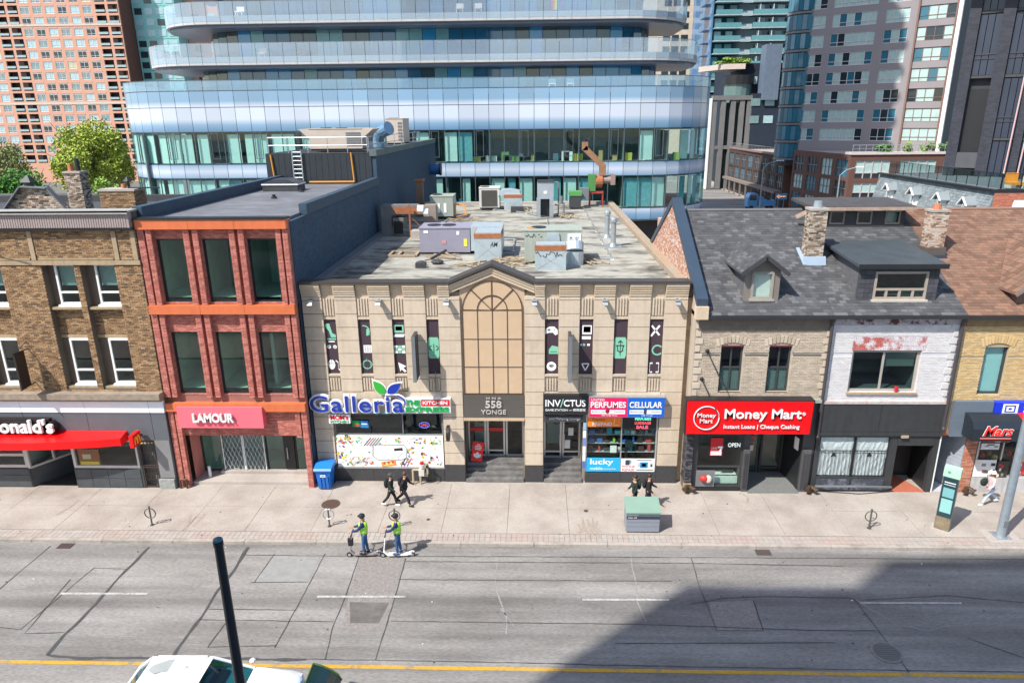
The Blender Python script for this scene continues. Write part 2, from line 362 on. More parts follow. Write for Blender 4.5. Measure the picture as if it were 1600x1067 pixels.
# the kerb, the paving and the covers in it
walk = ob('pavement', M().quad((-140, -5.0, -.035), (140, -5.0, -.035), (140, 3.2, -.035), (-140, 3.2, -.035)), mat('joint_dirt', (.17, .15, .13), r=.95), kind='structure')
x = -60.
while x < 60:
    ob('kerb_stone', bx(x + .01, x + 2.99, -5.2, -4.995, -.16, random.uniform(-.003, .003)), KERB, walk); x += 3
m = M()
for i in range(int(54 / .22)):
    for j in range(2): m.box(-28 + i * .22 + .006, -28 + i * .22 + .214, -4.98 + j * .27, -4.98 + j * .27 + .255, -.035, random.uniform(-.004, .002))
ob('paver_band', m, PINK, walk, kind='stuff', fix=False)
xs = [-30.]
while xs[-1] < 28: xs.append(xs[-1] + random.uniform(2.5, 3.4))
for a, b in zip(xs, xs[1:]):
    for y0, y1 in ((-4.42, -2.45), (-2.45, -.3)):
        ob('paving_slab', bx(a + .007, b - .007, y0 + .006, y1 - .006, -.034, random.uniform(-.006, .004)), SLAB, walk)
ob('paving_strip', bx(-30, 28, -.29, 3.1, -.034, -.008), SLAB, walk)
ob('paving_strip', bx(-140, -30, -4.98, 3.1, -.034, -.008), SLAB, walk); ob('paving_strip', bx(28, 140, -4.98, 3.1, -.034, -.008), SLAB, walk)
far = ob('far_pavement', bx(-140, 140, -24.6, -19.2, -.16, 0), SLAB, kind='structure')
IRON = mat('rusty_iron', (.10, .06, .045), r=.7, n=.3, ns=20, m=.2)
def cover(name, x, y, z, r, mt, parent, ring=None):
    m = M().cyl((x, y, z - .02), (x, y, z + .012), r, n=24)
    for i in range(-3, 4):
        w = math.sqrt(max(0, (r * .85) ** 2 - (i * r * .22) ** 2)); m.box(x - w, x + w, y + i * r * .22 - .02, y + i * r * .22 + .02, z + .012, z + .022)
    o = ob(name, m, mt, parent)
    rr = M(); n = 24
    for i in range(n):
        a, b = 2 * math.pi * i / n, 2 * math.pi * (i + 1) / n
        rr.quad(*[(x + q * math.cos(t), y + q * math.sin(t), z + .014) for q, t in ((r, a), (r * 1.16, a), (r * 1.16, b), (r, b))])
    ob('cover_frame', rr, ring or mt, o, fix=False)
cover('manhole_cover', -9.21, -2.2, 0, .36, IRON, walk)
cover('manhole_cover', 11.48, -10.92, RZ + .012, .42, mat('worn_iron', (.13, .125, .12), r=.6, n=.2, ns=20), road, ASPH2)
ob('valve_cover', M().cyl((2.3, -2.6, -.02), (2.3, -2.6, .01), .1, n=12), IRON, walk); ob('valve_cover', M().cyl((-4.6, -3.4, -.02), (-4.6, -3.4, .01), .08, n=12), IRON, walk)
RSTN = mat('rust_trace', (.30, .25, .205), r=.95, n=.3, ns=9)
for x, y, L_ in ((2.1, -3.2, 1.6), (2.3, -3.3, 1.2), (2.55, -3.15, 1.5), (2.75, -3.4, .9), (1.9, -3.7, .9), (-14.9, -3.3, 1.2), (-14.6, -3.1, 1.0), (-15.2, -3.2, .9), (9.6, -1.0, .8), (-21, -2.0, 1.3)):
    ob('stain', strip([(x, y), (x + random.uniform(-.2, .2), y - L_ * .5), (x + random.uniform(-.25, .25), y - L_)], random.uniform(.05, .12), .0075 + random.uniform(0, .001), .03), RSTN, walk, fix=False)
for x in (-19.4, 9.2):
    dg = ob('drain_grate', bx(x - .3, x + .3, -5.62, -5.24, RZ - .02, RZ + .01), mat('grate_iron', (.06, .06, .06), r=.6), road)
    for i in range(6): ob('grate_bar', bx(x - .27 + i * .1, x - .22 + i * .1, -5.58, -5.28, RZ + .01, RZ + .022), IRON, dg)
# litter specks on road and pavement
m = M(); m2 = M()
for i in range(130):
    x, y = random.uniform(-25, 22), random.uniform(-11.8, -.6); z = RZ + .002 if y < -5.2 else .006
    if -5.3 < y < -4.9: continue
    s = random.uniform(.01, .03); (m if random.random() < .93 else m2).box(x - s, x + s, y - s * .7, y + s * .7, z, z + .015)
ob('litter', m, mat('dark_litter', (.05, .045, .04), r=.9), kind='stuff', label='dark specks of litter and gum on the road and pavement', fix=False)
ob('litter', m2, WHITE, kind='stuff', label='pale scraps of litter on the road and pavement', fix=False)
# the tall block across the road, behind the camera, whose shadow falls over the road
t = thing('office_tower', 'tall plain tower across the road that throws its shadow over the carriageway', 'building', (-18, -46, 0))
FARW = mat('pale_render', (.45, .45, .45), r=.8)
ob('wall', bx(-29.95, -11, -56, -38, 0, 57.6), FARW, t)
ob('penthouse', M().prism([(-23.8, -38.1, 57.6), (-11.1, -38.1, 57.6), (-11.1, -38.1, 62.3), (-23.8, -38.1, 61.0)], (0, -17.5, 0)), FARW, t)
m = M()
for i in range(16):
    m.box(-29.7, -11.2, -38.02, -37.9, 1.2 + i * 3.4, 3 + i * 3.4)
ob('window_band', m, mat('band_glass', (.06, .08, .1), r=.1), t)
# ================================================================== THE ROW OF SHOPS
# ---- brown brick building with the burger restaurant
BRB = mat('brown_brick', (.20, .125, .068), r=.9, n=.15, ns=2, cols=[(.29, .175, .085), (.22, .13, .065), (.34, .21, .11), (.26, .155, .08), (.40, .265, .145), (.14, .09, .055), (.31, .19, .10)], bump=.2, streak=.15)
SAND = mat('sandstone_trim', (.36, .27, .17), r=.9, n=.15, ns=4, streak=.2)
MANS = mat('ribbed_mauve_metal', (.32, .26, .245), r=.6, n=.08)
Y0 = -.75
b = thing('brick_building', 'brown brick building over the burger restaurant, at the left end of the row', 'building', (-21, Y0, 0))
X0, X1 = -31, -16.9
bays = []
for q in (-3.6, 0, ): pass
wins = []
for dx in (0, -5.05):
    for (wx0, wx1, bx0) in ((-20.91, -19.9, -21.3), (-19.12, -18.1, -19.6)):
        bays.append((bx0 + dx, wx1 + .02 + dx, 5.0, 10.75)); wins.append((wx0 + dx, wx1 + dx))
holes = [*bays]
ob('wall', wall(X0, X1, 4.9, 13.0, Y0, Y0 + .32, holes), MORT, b)
ob('brick', bricks(X0, X1, 4.9, 12.3, Y0, holes + [(X0, X1, 10.72, 10.95), (-21.66, -21.4, 10.9, 12.2), (-18.0, -17.74, 10.9, 12.2), (-25.2, -24.95, 10.9, 12.2)]), BRB, b, kind='stuff', fix=False)
ob('side_wall', bx(X1 - .3, X1 - .05, Y0 + .33, 16, 0, 11.69), BRB, b)
ob('recess_wall', wall(X0, X1, 4.9, 10.8, Y0 + .33, Y0 + .5, [(a, c, z0, z1) for a, c in wins for z0, z1 in ((5.22, 7.35), (8.93, 10.75))]), MORT, b)
for (h, (wx0, wx1)) in zip(bays, wins):
    ob('brick', bricks(h[0], wx1 + .02, 7.45, 8.84, Y0 + .32, d=.02), BRB, b, kind='stuff', fix=False)
    for z0, z1, up in ((5.22, 7.35, 0), (8.93, 10.75, 1)):
        window(b, wx0, wx1, z0, z1, Y0 + .2, WHITE, GLD, fw=.09, hz=(.3,), sill=WHITE, blind=BLIND if up else None, bz=.55, dep=.1)
        room(b, wx0, wx1, z0, z1, Y0 + .5, Y0 + 2.2, INT)
        ob('stone_sill', bx(h[0] + .02, wx1 + .02, Y0 + .04, Y0 + .3, z0 - .2, z0 - .095), SAND, b)
    ob('spandrel_head', bx(h[0] + .01, wx1 + .01, Y0 + .27, Y0 + .318, 7.37, 7.5), SAND, b)
ob('stone_band', bx(X0, X1, Y0 - .07, Y0 - .002, 10.74, 10.93), SAND, b)
for a in (-21.63, -17.97, -25.17, -17.15): ob('stone_pilaster', bx(a, a + .2, Y0 - .06, Y0 - .001, 10.95, 12.2), SAND, b)
for a, c in ((-24.9, -21.7), (-21.35, -18.05), (-17.68, -17.2)): ob('panel_sill', bx(a, c, Y0 - .05, Y0 - .001, 10.96, 11.04), SAND, b)
m = M().box(X0, X1 - .05, Y0 - .3, Y0 + .2, 12.36, 13.0); xx = X0
while xx < X1 - .15: m.box(xx, xx + .06, Y0 - .315, Y0 - .3, 12.38, 12.94); xx += .105
ob('ribbed_fascia', m, MANS, b, fix=False)
ob('gutter', M().box(X0, X1, Y0 - .42, Y0 + .5, 13.0, 13.07).box(X0, X1, Y0 - .42, Y0 - .38, 12.94, 13.1), mat('pale_gutter', (.36, .35, .33), r=.5, n=.15, ns=3), b)
ob('soffit', bx(X0, X1, Y0 - .24, Y0 + .1, 12.25, 12.36), DGREY, b)
ob('roof', M().box(X0 - 20, X1 - .3, Y0 + .5, 16, 11.5, 11.7), mat('tar_roof', (.05, .052, .056), r=.8, n=.3, ns=2), b)
ob('parapet', M().box(X0 - 20, X1 - .4, 15.5, 16, 11.7, 12.1).box(X1 - .35, X1 - .25, Y0 + .6, 16, 11.7, 12.9), DGREY, b)
# roof: gabled brick stub, tall chimney, broad chimney
RCH = mat('rough_chimney_brick', (.3, .24, .18), r=.95, cols=[(.36, .29, .22), (.22, .17, .13), (.45, .38, .31), (.10, .08, .07), (.33, .23, .16), (.5, .44, .37)], n=.15)
CHB = mat('chimney_brick', (.2, .12, .07), r=.9, cols=[(.25, .16, .09), (.34, .27, .19), (.16, .10, .06), (.09, .07, .055), (.3, .22, .15)], n=.1)
def chimney(name, x0, x1, y0, y1, z0, z1, parent, mt=None, pots=(), bl=.215, bh=.085, label=None):
    e = ob(name, bx(x0, x1, y0, y1, z0, z1), mat(name + '_mortar', (.3, .27, .23), r=.95, n=.2), parent, label)
    m = bricks(x0 - .02, x1 + .02, z0, z1, y0, d=.03)
    for sx, ang in ((x1, math.pi / 2), (x0, -math.pi / 2)):
        q = bricks(0, y1 - y0, z0, z1, 0, d=.03); rotbricks(q, (sx, y0 if ang > 0 else y1, 0), ang)
        m.add(q.v, q.f)
    ob('brick', m, mt or CHB, e, kind='stuff', fix=False)
    ob('cap', M().box(x0 - .06, x1 + .06, y0 - .06, y1 + .06, z1, z1 + .1), CONC, e)
    for (px, py, pr, ph, pm) in pots: ob('chimney_pot', M().cyl((px, py, z1 + .1), (px, py, z1 + .1 + ph), pr, pr * .85, n=10), pm, e)
    return e
TERRA = mat('terracotta', (.45, .16, .08), r=.8)
chimney('chimney', -25.35, -24.5, 8.0, 8.7, 11.6, 14.0, b, mt=RCH, pots=((-25.15, 8.35, .15, .4, TERRA), (-24.75, 8.35, .13, .65, BLACK)), label='tall weathered brick chimney with a clay pot and a black pot')
chimney('chimney', -21.1, -19.4, 4.0, 5.0, 11.6, 13.4, b, mt=BRB, pots=((-20.2, 4.6, .13, .2, TERRA),), label='broad brown brick chimney with a metal cowl')
ob('cowl', M().cyl((-19.9, 4.5, 13.45), (-19.9, 4.5, 13.9), .05).cyl((-19.9, 4.5, 13.85), (-19.9, 4.5, 14.05), .25, .05).box(-19.9, -18.4, 4.4, 4.6, 13.5, 13.55), BLACK, b)
g = M().prism([(-28.2, 6, 11.7), (-23.9, 6, 11.7), (-24.3, 6, 12.4), (-25.1, 6, 13.35), (-26.3, 6, 13.45), (-27.2, 6, 12.5)], (0, .4, 0))
g = ob('gable_stub', g, BRB, b, 'stub of old brick gable with a sheet metal flashing')
gm = M()
for i in range(16):
    z = 11.8 + i * .1; xa = -27.2 - (12.5 - z) * 1.1 if z < 12.5 else -27.2 + (z - 12.5) * .95; xb = -24.2 - (z - 12.4) * .85 if z > 12.4 else -24.1
    bricks(xa, xb, z, z + .09, 5.99, m=gm, bh=.09)
ob('brick', gm, RCH, g, kind='stuff', fix=False)
ob('flashing', M().bar((-27.6, 5.95, 12.2), (-26.35, 5.95, 13.5), .4, .06).bar((-26.35, 5.95, 13.5), (-25.0, 5.95, 13.42), .4, .06).bar((-25.0, 5.95, 13.42), (-23.9, 5.95, 12.0), .3, .06), MGREY, g)
ob('cowl', M().cyl((-26.1, 6.2, 13.4), (-26.1, 6.2, 13.7), .22, n=8).cyl((-26.1, 6.2, 13.7), (-26.1, 6.2, 14.05), .4, .05, n=4), DGREY, g)
# ground floor of the restaurant
ob('ledge', M().box(X0, X1 + .02, Y0 - .42, Y0 + .1, 4.62, 4.9).box(X0, X1, Y0 - .3, Y0, 4.5, 4.62), mat('weathered_ledge', (.26, .21, .16), r=.9, n=.3, ns=4), b)
xx = X0
for xe in (-26.9, -23.6, -20.6, -17.6, X1):
    ob('fascia_panel', bx(xx + .01, xe - .01, Y0 - .16, Y0, 3.9, 4.48), paint('E6E6EC', r=.4), b)
    ob('fascia_panel', bx(xx + .01, xe - .01, Y0 - .12, Y0, 2.5, 3.88), mat('slate_grey_panel', (.105, .115, .13), r=.5, n=.08, ns=2), b); xx = xe
SLT = mat('slate_tile', (.06, .068, .075), r=.5, n=.2, ns=2)
fm = OFFW
ob('base_wall', M().box(-21.75, -18.55, Y0 - .1, Y0 + .1, 0, 1.0), SLT, b)
for i in range(4):
    for j in range(2): ob('tile', bx(-21.72 + i * .79, -21.72 + i * .79 + .77, Y0 - .125, Y0 - .1, .04 + j * .48, .5 + j * .48), SLT, b)
w = window(b, -21.75, -18.55, 1.02, 2.5, Y0 - .06, fm, GL, fw=.12, dep=.12)
room(b, -21.7, -18.6, .8, 2.5, Y0 + .15, Y0 + 3.5, INTM)
ob('poster', bx(-21.5, -20.5, Y0 + .03, Y0 + .05, 1.1, 1.95), paint('A6542A'), b); ob('poster', bx(-21.45, -20.55, Y0 + .01, Y0 + .029, 1.1, 1.32), paint('F2C81E'), b)
ob('poster', bx(-21.3, -20.9, Y0 + .01, Y0 + .029, 1.45, 1.7), paint('D8C0A0'), b)
text('lettering', 'McCafe', -19.6, -18.85, 2.12, 2.36, Y0 + .03, paint('7A8A86'), b, shear=.3)
ob('base_wall', M().box(X0, -23.9, Y0 - .1, Y0 + .1, 0, 1.0), SLT, b)
for i in range(3): ob('tile', bx(X0 + .1, -23.95, Y0 - .125, Y0 - .1, .05 + i * .32, .33 + i * .32), SLT, b)
window(b, -28.2, -23.95, 1.02, 2.5, Y0 - .06, fm, GL, fw=.14, dep=.12, vx=(.55,), hz=(.45,))
ob('poster', bx(-26.8, -24.6, Y0 + .03, Y0 + .05, 1.9, 2.45), paint('3A3A42'), b); ob('poster', bx(-26.8, -24.6, Y0 + .0, Y0 + .029, 2.2, 2.45), paint('D9A82A'), b)
# splayed entrance
s0 = Vector((-23.9, Y0 - .05, 0)); s1 = Vector((-22.75, Y0 + 1.75, 0)); dv = (s1 - s0).normalized()
ob('splay_wall', M().prism([s0, s1, s1 + Vector((-.1, 0, 0)), s0 + Vector((-.1, 0, 0))], (0, 0, .98)), SLT, b)
m = M()
for z in (1.02, 2.5): m.bar(s0 + Vector((0, 0, z)), s1 + Vector((0, 0, z)), .1)
for q in (0, .5, 1): m.bar(s0.lerp(s1, q) + Vector((0, 0, 1)), s0.lerp(s1, q) + Vector((0, 0, 2.5)), .1)
f = ob('window', m, fm, b); ob('pane', M().quad(s0 + Vector((0, 0, 1)), s1 + Vector((0, 0, 1)), s1 + Vector((0, 0, 2.5)), s0 + Vector((0, 0, 2.5))), GL, f)
ob('entrance_wall', M().box(-22.8, -21.7, Y0 + 1.8, Y0 + 1.9, 0, 2.6).box(-21.75, -21.65, Y0 + .1, Y0 + 1.8, 0, 2.6), DGREY, b)
d = ob('door', M().box(-22.65, -22.55, Y0 + 1.68, Y0 + 1.78, 0, 2.3).box(-21.9, -21.8, Y0 + 1.68, Y0 + 1.78, 0, 2.3).box(-22.55, -21.9, Y0 + 1.68, Y0 + 1.78, 0, .25).box(-22.55, -21.9, Y0 + 1.68, Y0 + 1.78, 2.2, 2.3), OFFW, b)
ob('pane', bx(-22.55, -21.9, Y0 + 1.72, Y0 + 1.73, .25, 2.2), GLD, d); ob('door_notice', bx(-22.4, -22.05, Y0 + 1.66, Y0 + 1.675, 1.2, 2.0), paint('48721F'), d)
ob('entrance_floor', bx(-24, -21.75, Y0 + .1, Y0 + 1.8, .0, .012), mat('dark_mat', (.03, .03, .03)), b)
room(b, -28.1, -24, .8, 2.5, Y0 + .15, Y0 + 3.2, INTM)
# barred gate and end pier
GX0, GX1 = -18.45, -17.66
m = M().box(GX0, GX0 + .06, Y0 - .08, Y0, 0, 2.5).box(GX1 - .06, GX1, Y0 - .08, Y0, 0, 2.5)
for z in (.05, 1.05, 1.15, 2.25, 2.42): m.box(GX0, GX1, Y0 - .07, Y0 - .01, z, z + .05)
for i in range(7): m.cyl((GX0 + .1 + i * .1, Y0 - .04, .05), (GX0 + .1 + i * .1, Y0 - .04, 2.45), .012, n=5)
for i in range(3):
    for z in (.6, 1.7):
        a = [(GX0 + .2 + i * .2 + .09 * math.cos(q), Y0 - .05, z + .2 * math.sin(q)) for q in [k * math.pi / 5 for k in range(11)]]; m.tube(a, .012, 4)
gt = ob('gate', m, mat('wrought_iron', (.05, .035, .03), r=.6), b)
for i in range(4): text('stencil', '*', GX0 + .12 + i * .16, GX0 + .24 + i * .16, 2.3, 2.4, Y0 - .09, paint('D9C79A'), gt)
ob('passage', M().box(GX0, GX1, Y0 + .2, Y0 + .3, 0, 2.5), INT, b)
ob('jamb', bx(GX0 - .1, GX0 - .005, Y0 - .1, Y0 + .2, 0, 2.5), DGREY, b)
ob('end_pier', bx(-17.64, -16.95, Y0 - .12, Y0 + .3, .55, 2.5), mat('grey_pier', (.2, .2, .2), r=.7, n=.1), b)
ob('pier_base', M().box(-17.72, -16.98, Y0 - .2, Y0 + .3, 0, .5), mat('rough_stone', (.28, .29, .27), r=.9, n=.3, ns=8, bump=.6, bs=12), b)
# signs and awning of the restaurant
m = M(); n = 14; prof = []
for i in range(n + 1):
    x = -32 + (13.15) * i / n; d_ = 1.25 - .6 * (abs(x + 23.8) / 5.2) ** 2 if x > -23.8 else 1.25
    prof.append((x, Y0 - max(.55, d_)))
for (xa, ya), (xb, yb) in zip(prof, prof[1:]):
    m.quad((xa, ya, 2.5), (xb, yb, 2.5), (xb, yb, 2.86), (xa, ya, 2.86)); m.quad((xa, ya, 2.86), (xb, yb, 2.86), (xb, Y0 - .13, 2.98), (xa, Y0 - .13, 2.98)); m.quad((xa, ya, 2.5), (xa, Y0 - .13, 2.52), (xb, Y0 - .13, 2.52), (xb, yb, 2.5))
xe, ye = prof[-1]; m.quad((xe, ye, 2.5), (xe, Y0 - .13, 2.5), (xe, Y0 - .13, 2.98), (xe, ye, 2.86))
aw = thing('awning', 'bowed red awning over the burger restaurant front', 'awning', (-24, Y0, 2.5)); ob('fabric', m, mat('red_awning', C('E00208'), r=.4, n=.05), aw, fix=False)
sg = thing('shop_sign', 'white raised lettering on a rounded black board above the red awning', 'sign', (-23.8, Y0, 3.3))
m = M().cyl((-26.3, Y0 - .2, 3.33), (-26.3, Y0 - .45, 3.33), .42, n=16).cyl((-22.2, Y0 - .2, 3.27), (-22.2, Y0 - .45, 3.27), .3, n=16).box(-26.3, -22.2, Y0 - .45, Y0 - .2, 2.98, 3.68)
ob('backing', m, mat('maroon_black', (.018, .01, .01), r=.35), sg)
text('lettering', "McDonald's", -26.25, -21.95, 3.05, 3.72, Y0 - .5, WHITE, sg, ext=.12, off=.025)
sg = thing('blade_sign', 'small red projecting sign with yellow arches over the barred gate', 'sign', (-18.2, Y0, 2.6))
ob('box', bx(-18.3, -18.12, Y0 - .95, Y0 - .3, 2.5, 3.1), RED, sg); ob('bracket', bx(-18.24, -18.18, Y0 - .3, Y0 - .1, 2.75, 2.85), BLACK, sg)
for sx in (-18.31, -18.11):
    m = M()
    for cy in (Y0 - .73, Y0 - .52): m.tube([(sx, cy + .1 * math.cos(q * math.pi / 8), 2.6 + .36 * math.sin(q * math.pi / 8)) for q in range(9)], .025, 5)
    ob('emblem', m, paint('FFC20E'), sg)
sg = thing('blade_sign', 'dark narrow projecting sign with worn lettering on the brown brick wall', 'sign', (-22.7, Y0, 6))
ob('board', bx(-22.75, -22.67, Y0 - .95, Y0 - .35, 5.35, 6.95), mat('dark_brown_board', (.02, .014, .012), r=.5), sg)
ob('bracket', M().bar((-22.71, Y0, 6.95), (-22.71, Y0 - 1, 6.98), .04).bar((-22.71, Y0, 5.35), (-22.71, Y0 - 1, 5.3), .04).bar((-22.71, Y0, 7.3), (-22.71, Y0 - .9, 6.97), .02), BLACK, sg)
tt = text('lettering', 'DECOR', -23.25, -22.15, 6.0, 6.35, 0, paint('A8A098'), sg); tt.data.transform(Matrix.Translation(Vector((-22.755, Y0 - .65, 6.15)) - WL[sg.name]) @ Matrix.Rotation(-math.pi / 2, 4, 'Z') @ Matrix.Rotation(math.pi / 2, 4, 'Y') @ Matrix.Translation(WL[sg.name] - Vector((-22.7, 0, 6.175))))
ob('wire', M().tube([(-24.2, Y0 - .1, 11.6), (-22.6, Y0 - .9, 12.3)], .015, 5).tube([(-24.2, Y0 - .08, 11.4), (-22.4, Y0 - .7, 12.0)], .012, 5), BLACK, b)
# ---- red brick three storey shop
RBR = mat('red_brick', (.30, .075, .05), r=.85, n=.1, cols=[(.50, .165, .125), (.42, .135, .105), (.55, .205, .16), (.48, .175, .14), (.37, .12, .09)], bump=.1, streak=.12)
ORG = mat('orange_panel', C('CC6C42'), r=.5, n=.09, ns=3, streak=.1)
RM = mat('red_mortar', (.29, .13, .105), r=.95)
X0, X1 = -16.86, -10.4
b = thing('red_brick_shop', 'three storey red brick shop with orange bands and six tall dark windows', 'building', (-13.6, Y0, 0))
cols = [(-16.2, -14.95), (-14.2, -12.99), (-12.25, -10.99)]
holes = [(a, c, z0, z1) for a, c in cols for z0, z1 in ((4.72, 7.65), (9.02, 11.8))]
yw = Y0 + .22
ob('wall', wall(X0, X1, 2.6, 12.6, yw, yw + .3, holes), RM, b)
ob('brick', bricks(X0, X1, 2.62, 12.24, yw, holes + [(X0, X1, 3.93, 4.62), (X0, X1, 8.53, 8.95)], d=.02, bh=.072), RBR, b, kind='stuff', fix=False)
def rib(x0, x1, z0, z1, ya, parent):
    r_ = ob('rib', bx(x0 + .02, x1 - .02, ya + .02, yw + .02, z0, z1), RM, parent)
    m = bricks(x0, x1, z0, z1, ya + .02, d=.02, bh=.072)
    for sx, ang, yy in ((x1 - .02, math.pi / 2, ya), (x0 + .02, -math.pi / 2, yw)):
        q = rotbricks(bricks(0, yw - ya, z0, z1, 0, d=.02, bh=.072), (sx, yy, 0), ang); m.add(q.v, q.f)
    ob('brick', m, RBR, r_, kind='stuff', fix=False)
for a, c in ((-16.86, -16.58), (-16.5, -16.26), (-14.9, -14.64), (-14.5, -14.25), (-12.93, -12.68), (-12.54, -12.29), (-10.93, -10.7), (-10.63, -10.4)):
    for z0, z1 in ((4.6, 8.53), (8.94, 12.24)): rib(a, c, z0, z1, Y0, b)
rib(-16.86, -16.6, 0, 3.94, Y0, b); rib(-16.54, -16.32, 0, 3.94, Y0, b); rib(-10.66, -10.4, 0, 3.94, Y0, b); rib(-10.95, -10.72, 2.6, 3.94, Y0, b)
for z0, z1 in ((12.25, 12.66), (8.54, 8.93), (3.94, 4.6 - .28)):
    for a, c in ((X0, -14.57), (-14.57, -12.61), (-12.61, X1)): ob('orange_band', bx(a + .006, c - .006, Y0 - .1, yw, z0, z1), ORG, b)
ob('coping', M().box(X0 - .03, X1 + .04, Y0 - .14, Y0 + .35, 12.66, 12.74), BLACK, b)
NAVY = mat('navy_painted_brick', (.027, .058, .098), r=.75, n=.2, ns=1.2, bump=.15, bs=12)
NAVB = mat('navy_brick', (.03, .066, .11), r=.75, n=.12, ns=1.2, isl=.18)
for a, c in cols:
    for z0, z1, hi in ((4.72, 7.65, 0), (9.02, 11.8, 1)):
        window(b, a, c, z0, z1, yw + .04, BLACK, GLG, fw=.07)
        rm = room(b, a - .35, c + .35, z0 + .15, z1, yw + .32, yw + 3.2, INTG)
ob('interior_wall', M().box(-15.0, -14.85, yw + .5, yw + 3, 4.9, 7.6).box(-12.0, -11.85, yw + .6, yw + 3, 4.9, 7.6).box(-13.2, -13.05, yw + .5, yw + 3, 9.2, 11.7), WHITE, b)
PNK = mat('pink_sign', C('F06A78'), r=.45, n=.03)
sg = thing('shop_sign', 'pink sign board with white raised lettering on the red brick shop', 'sign', (-14.4, Y0, 3.2))
ob('board', bx(-16.3, -12.36, Y0 - .22, Y0 + .2, 3.18, 4.2), PNK, sg); text('lettering', 'LAMOUR', -15.55, -13.65, 3.5, 3.93, Y0 - .26, WHITE, sg, ext=.1, off=.03)
# recessed shopfront
yr = .55
ob('recess', M().box(-16.3, -16.22, yw + .3, yr, 0, 2.62).box(-10.72, -10.66, yw + .3, yr + .3, 0, 2.62).box(-16.3, -10.7, yw + .3, yr + .3, 2.55, 2.62), RBR, b)
ob('doorstep', bx(-16.3, -10.72, Y0 + .25, yr + .1, -.01, .16), CONC, b)
ob('shop_threshold', bx(-15.3, -11.0, yr - .25, yr + .1, .16, .3), CONC, b)
room(b, -16.25, -10.75, .1, 2.55, yr + .1, yr + 2.6, INTG)
for a, c in ((-16.2, -15.15), (-13.05, -12.1), (-11.6, -10.8)): window(b, a, c, .2, 2.55, yr, BLACK if a > -13.5 else DGREY, GLG, fw=.06, name='shop_window')
ob('pillar', bx(-12.08, -11.62, yr - .05, yr + .1, .16, 2.55), BLACK, b)
m = M(); gx0, gx1, gz0, gz1 = -15.12, -13.08, .32, 2.5; k = 20; st = (gx1 - gx0) / k
for i in range(-k, k):
    for sgn in (1, -1):
        h_ = gz1 - gz0; run = h_ * .42
        a = gx0 + i * st * 2
        for (xa, xb) in (((a, a + run),) if sgn > 0 else ((a + run, a),)):
            # clip the slat to the gate opening
            t0, t1 = 0., 1.
            for lim, s_ in ((gx0, 1), (gx1, -1)):
                da, db = s_ * (xa - lim), s_ * (xb - lim)
                if da < 0 and db < 0: t0 = 2
                elif da < 0: t0 = max(t0, da / (da - db))
                elif db < 0: t1 = min(t1, da / (da - db))
            if t0 < t1: m.bar((xa + (xb - xa) * t0, yr - .1 + .01 * sgn, gz0 + h_ * t0), (xa + (xb - xa) * t1, yr - .1 + .01 * sgn, gz0 + h_ * t1), .03, .008)
for x in (gx0, (gx0 + gx1) / 2 - .03, (gx0 + gx1) / 2 + .03, gx1): m.box(x - .02, x + .02, yr - .12, yr - .08, gz0, gz1)
m.box(gx0, gx1, yr - .13, yr - .07, gz1, gz1 + .06)
ob('folding_gate', m, WHITE, b, fix=False)
ob('door_handle', bx(-11.98, -11.95, yr - .12, yr - .06, .9, 1.5), ALU, b)
# roofs of the red brick shop: low roof, tall rear block with side wall painted navy
GREYR = mat('grey_membrane', (.125, .13, .145), r=.75, n=.14, ns=.8, c2=(.17, .175, .19), c2s=.4)
ob('roof', bx(X0, X1 - .25, Y0 + .35, 17, 12.45, 12.6), GREYR, b)
ob('parapet', M().box(X0 - .25, X0 + .15, Y0 + .4, 17.5, 12.4, 13.15).box(X1 - .3, X1 + .06, 1.9, 17.5, 12.5, 12.98), mat('navy_parapet', (.03, .06, .095), r=.6, n=.2, ns=2), b)
sw = ob('side_wall', M().box(X1 - .3, X1, Y0 + .35, 46, 0, 12.48).box(X1 - .3, X1, 17.3, 46, 12.48, 14.35), NAVY, b)
q = rotbricks(bricks(0, 18, 8.9, 12.48, 0, d=.012, bl=.4, bh=.13, gap=.015), (X1, Y0 + .4, 0), math.pi / 2)
ob('brick', q, NAVB, sw, kind='stuff', fix=False)
ob('wall_cap', M().box(X1 - .4, X1 + .07, 17.2, 46, 14.35, 14.75), mat('weathered_green_cap', (.10, .13, .125), r=.6, n=.25, ns=1.5), b)
pb = ob('rear_block', bx(-17.75, X1 - .3, 17.3, 46, 12.3, 14.55), BLACK, b)
m = M()
SEAM = mat('standing_seam', (.028, .034, .04), r=.4, n=.15)
for i in range(17): ob('cladding_panel', bx(-17.7 + i * .412, -17.7 + i * .412 + .395, 17.24, 17.3, 12.62, 14.5), SEAM, pb)
ob('gas_pipe', M().tube([(-17.35, 17.15, 14.5), (-17.2, 17.1, 12.75)], .06).tube([(-14.9, 17.1, 12.72), (-11.9, 17.1, 12.72), (-12.0, 17.12, 14.6)], .06), paint('C98A2E'), b)
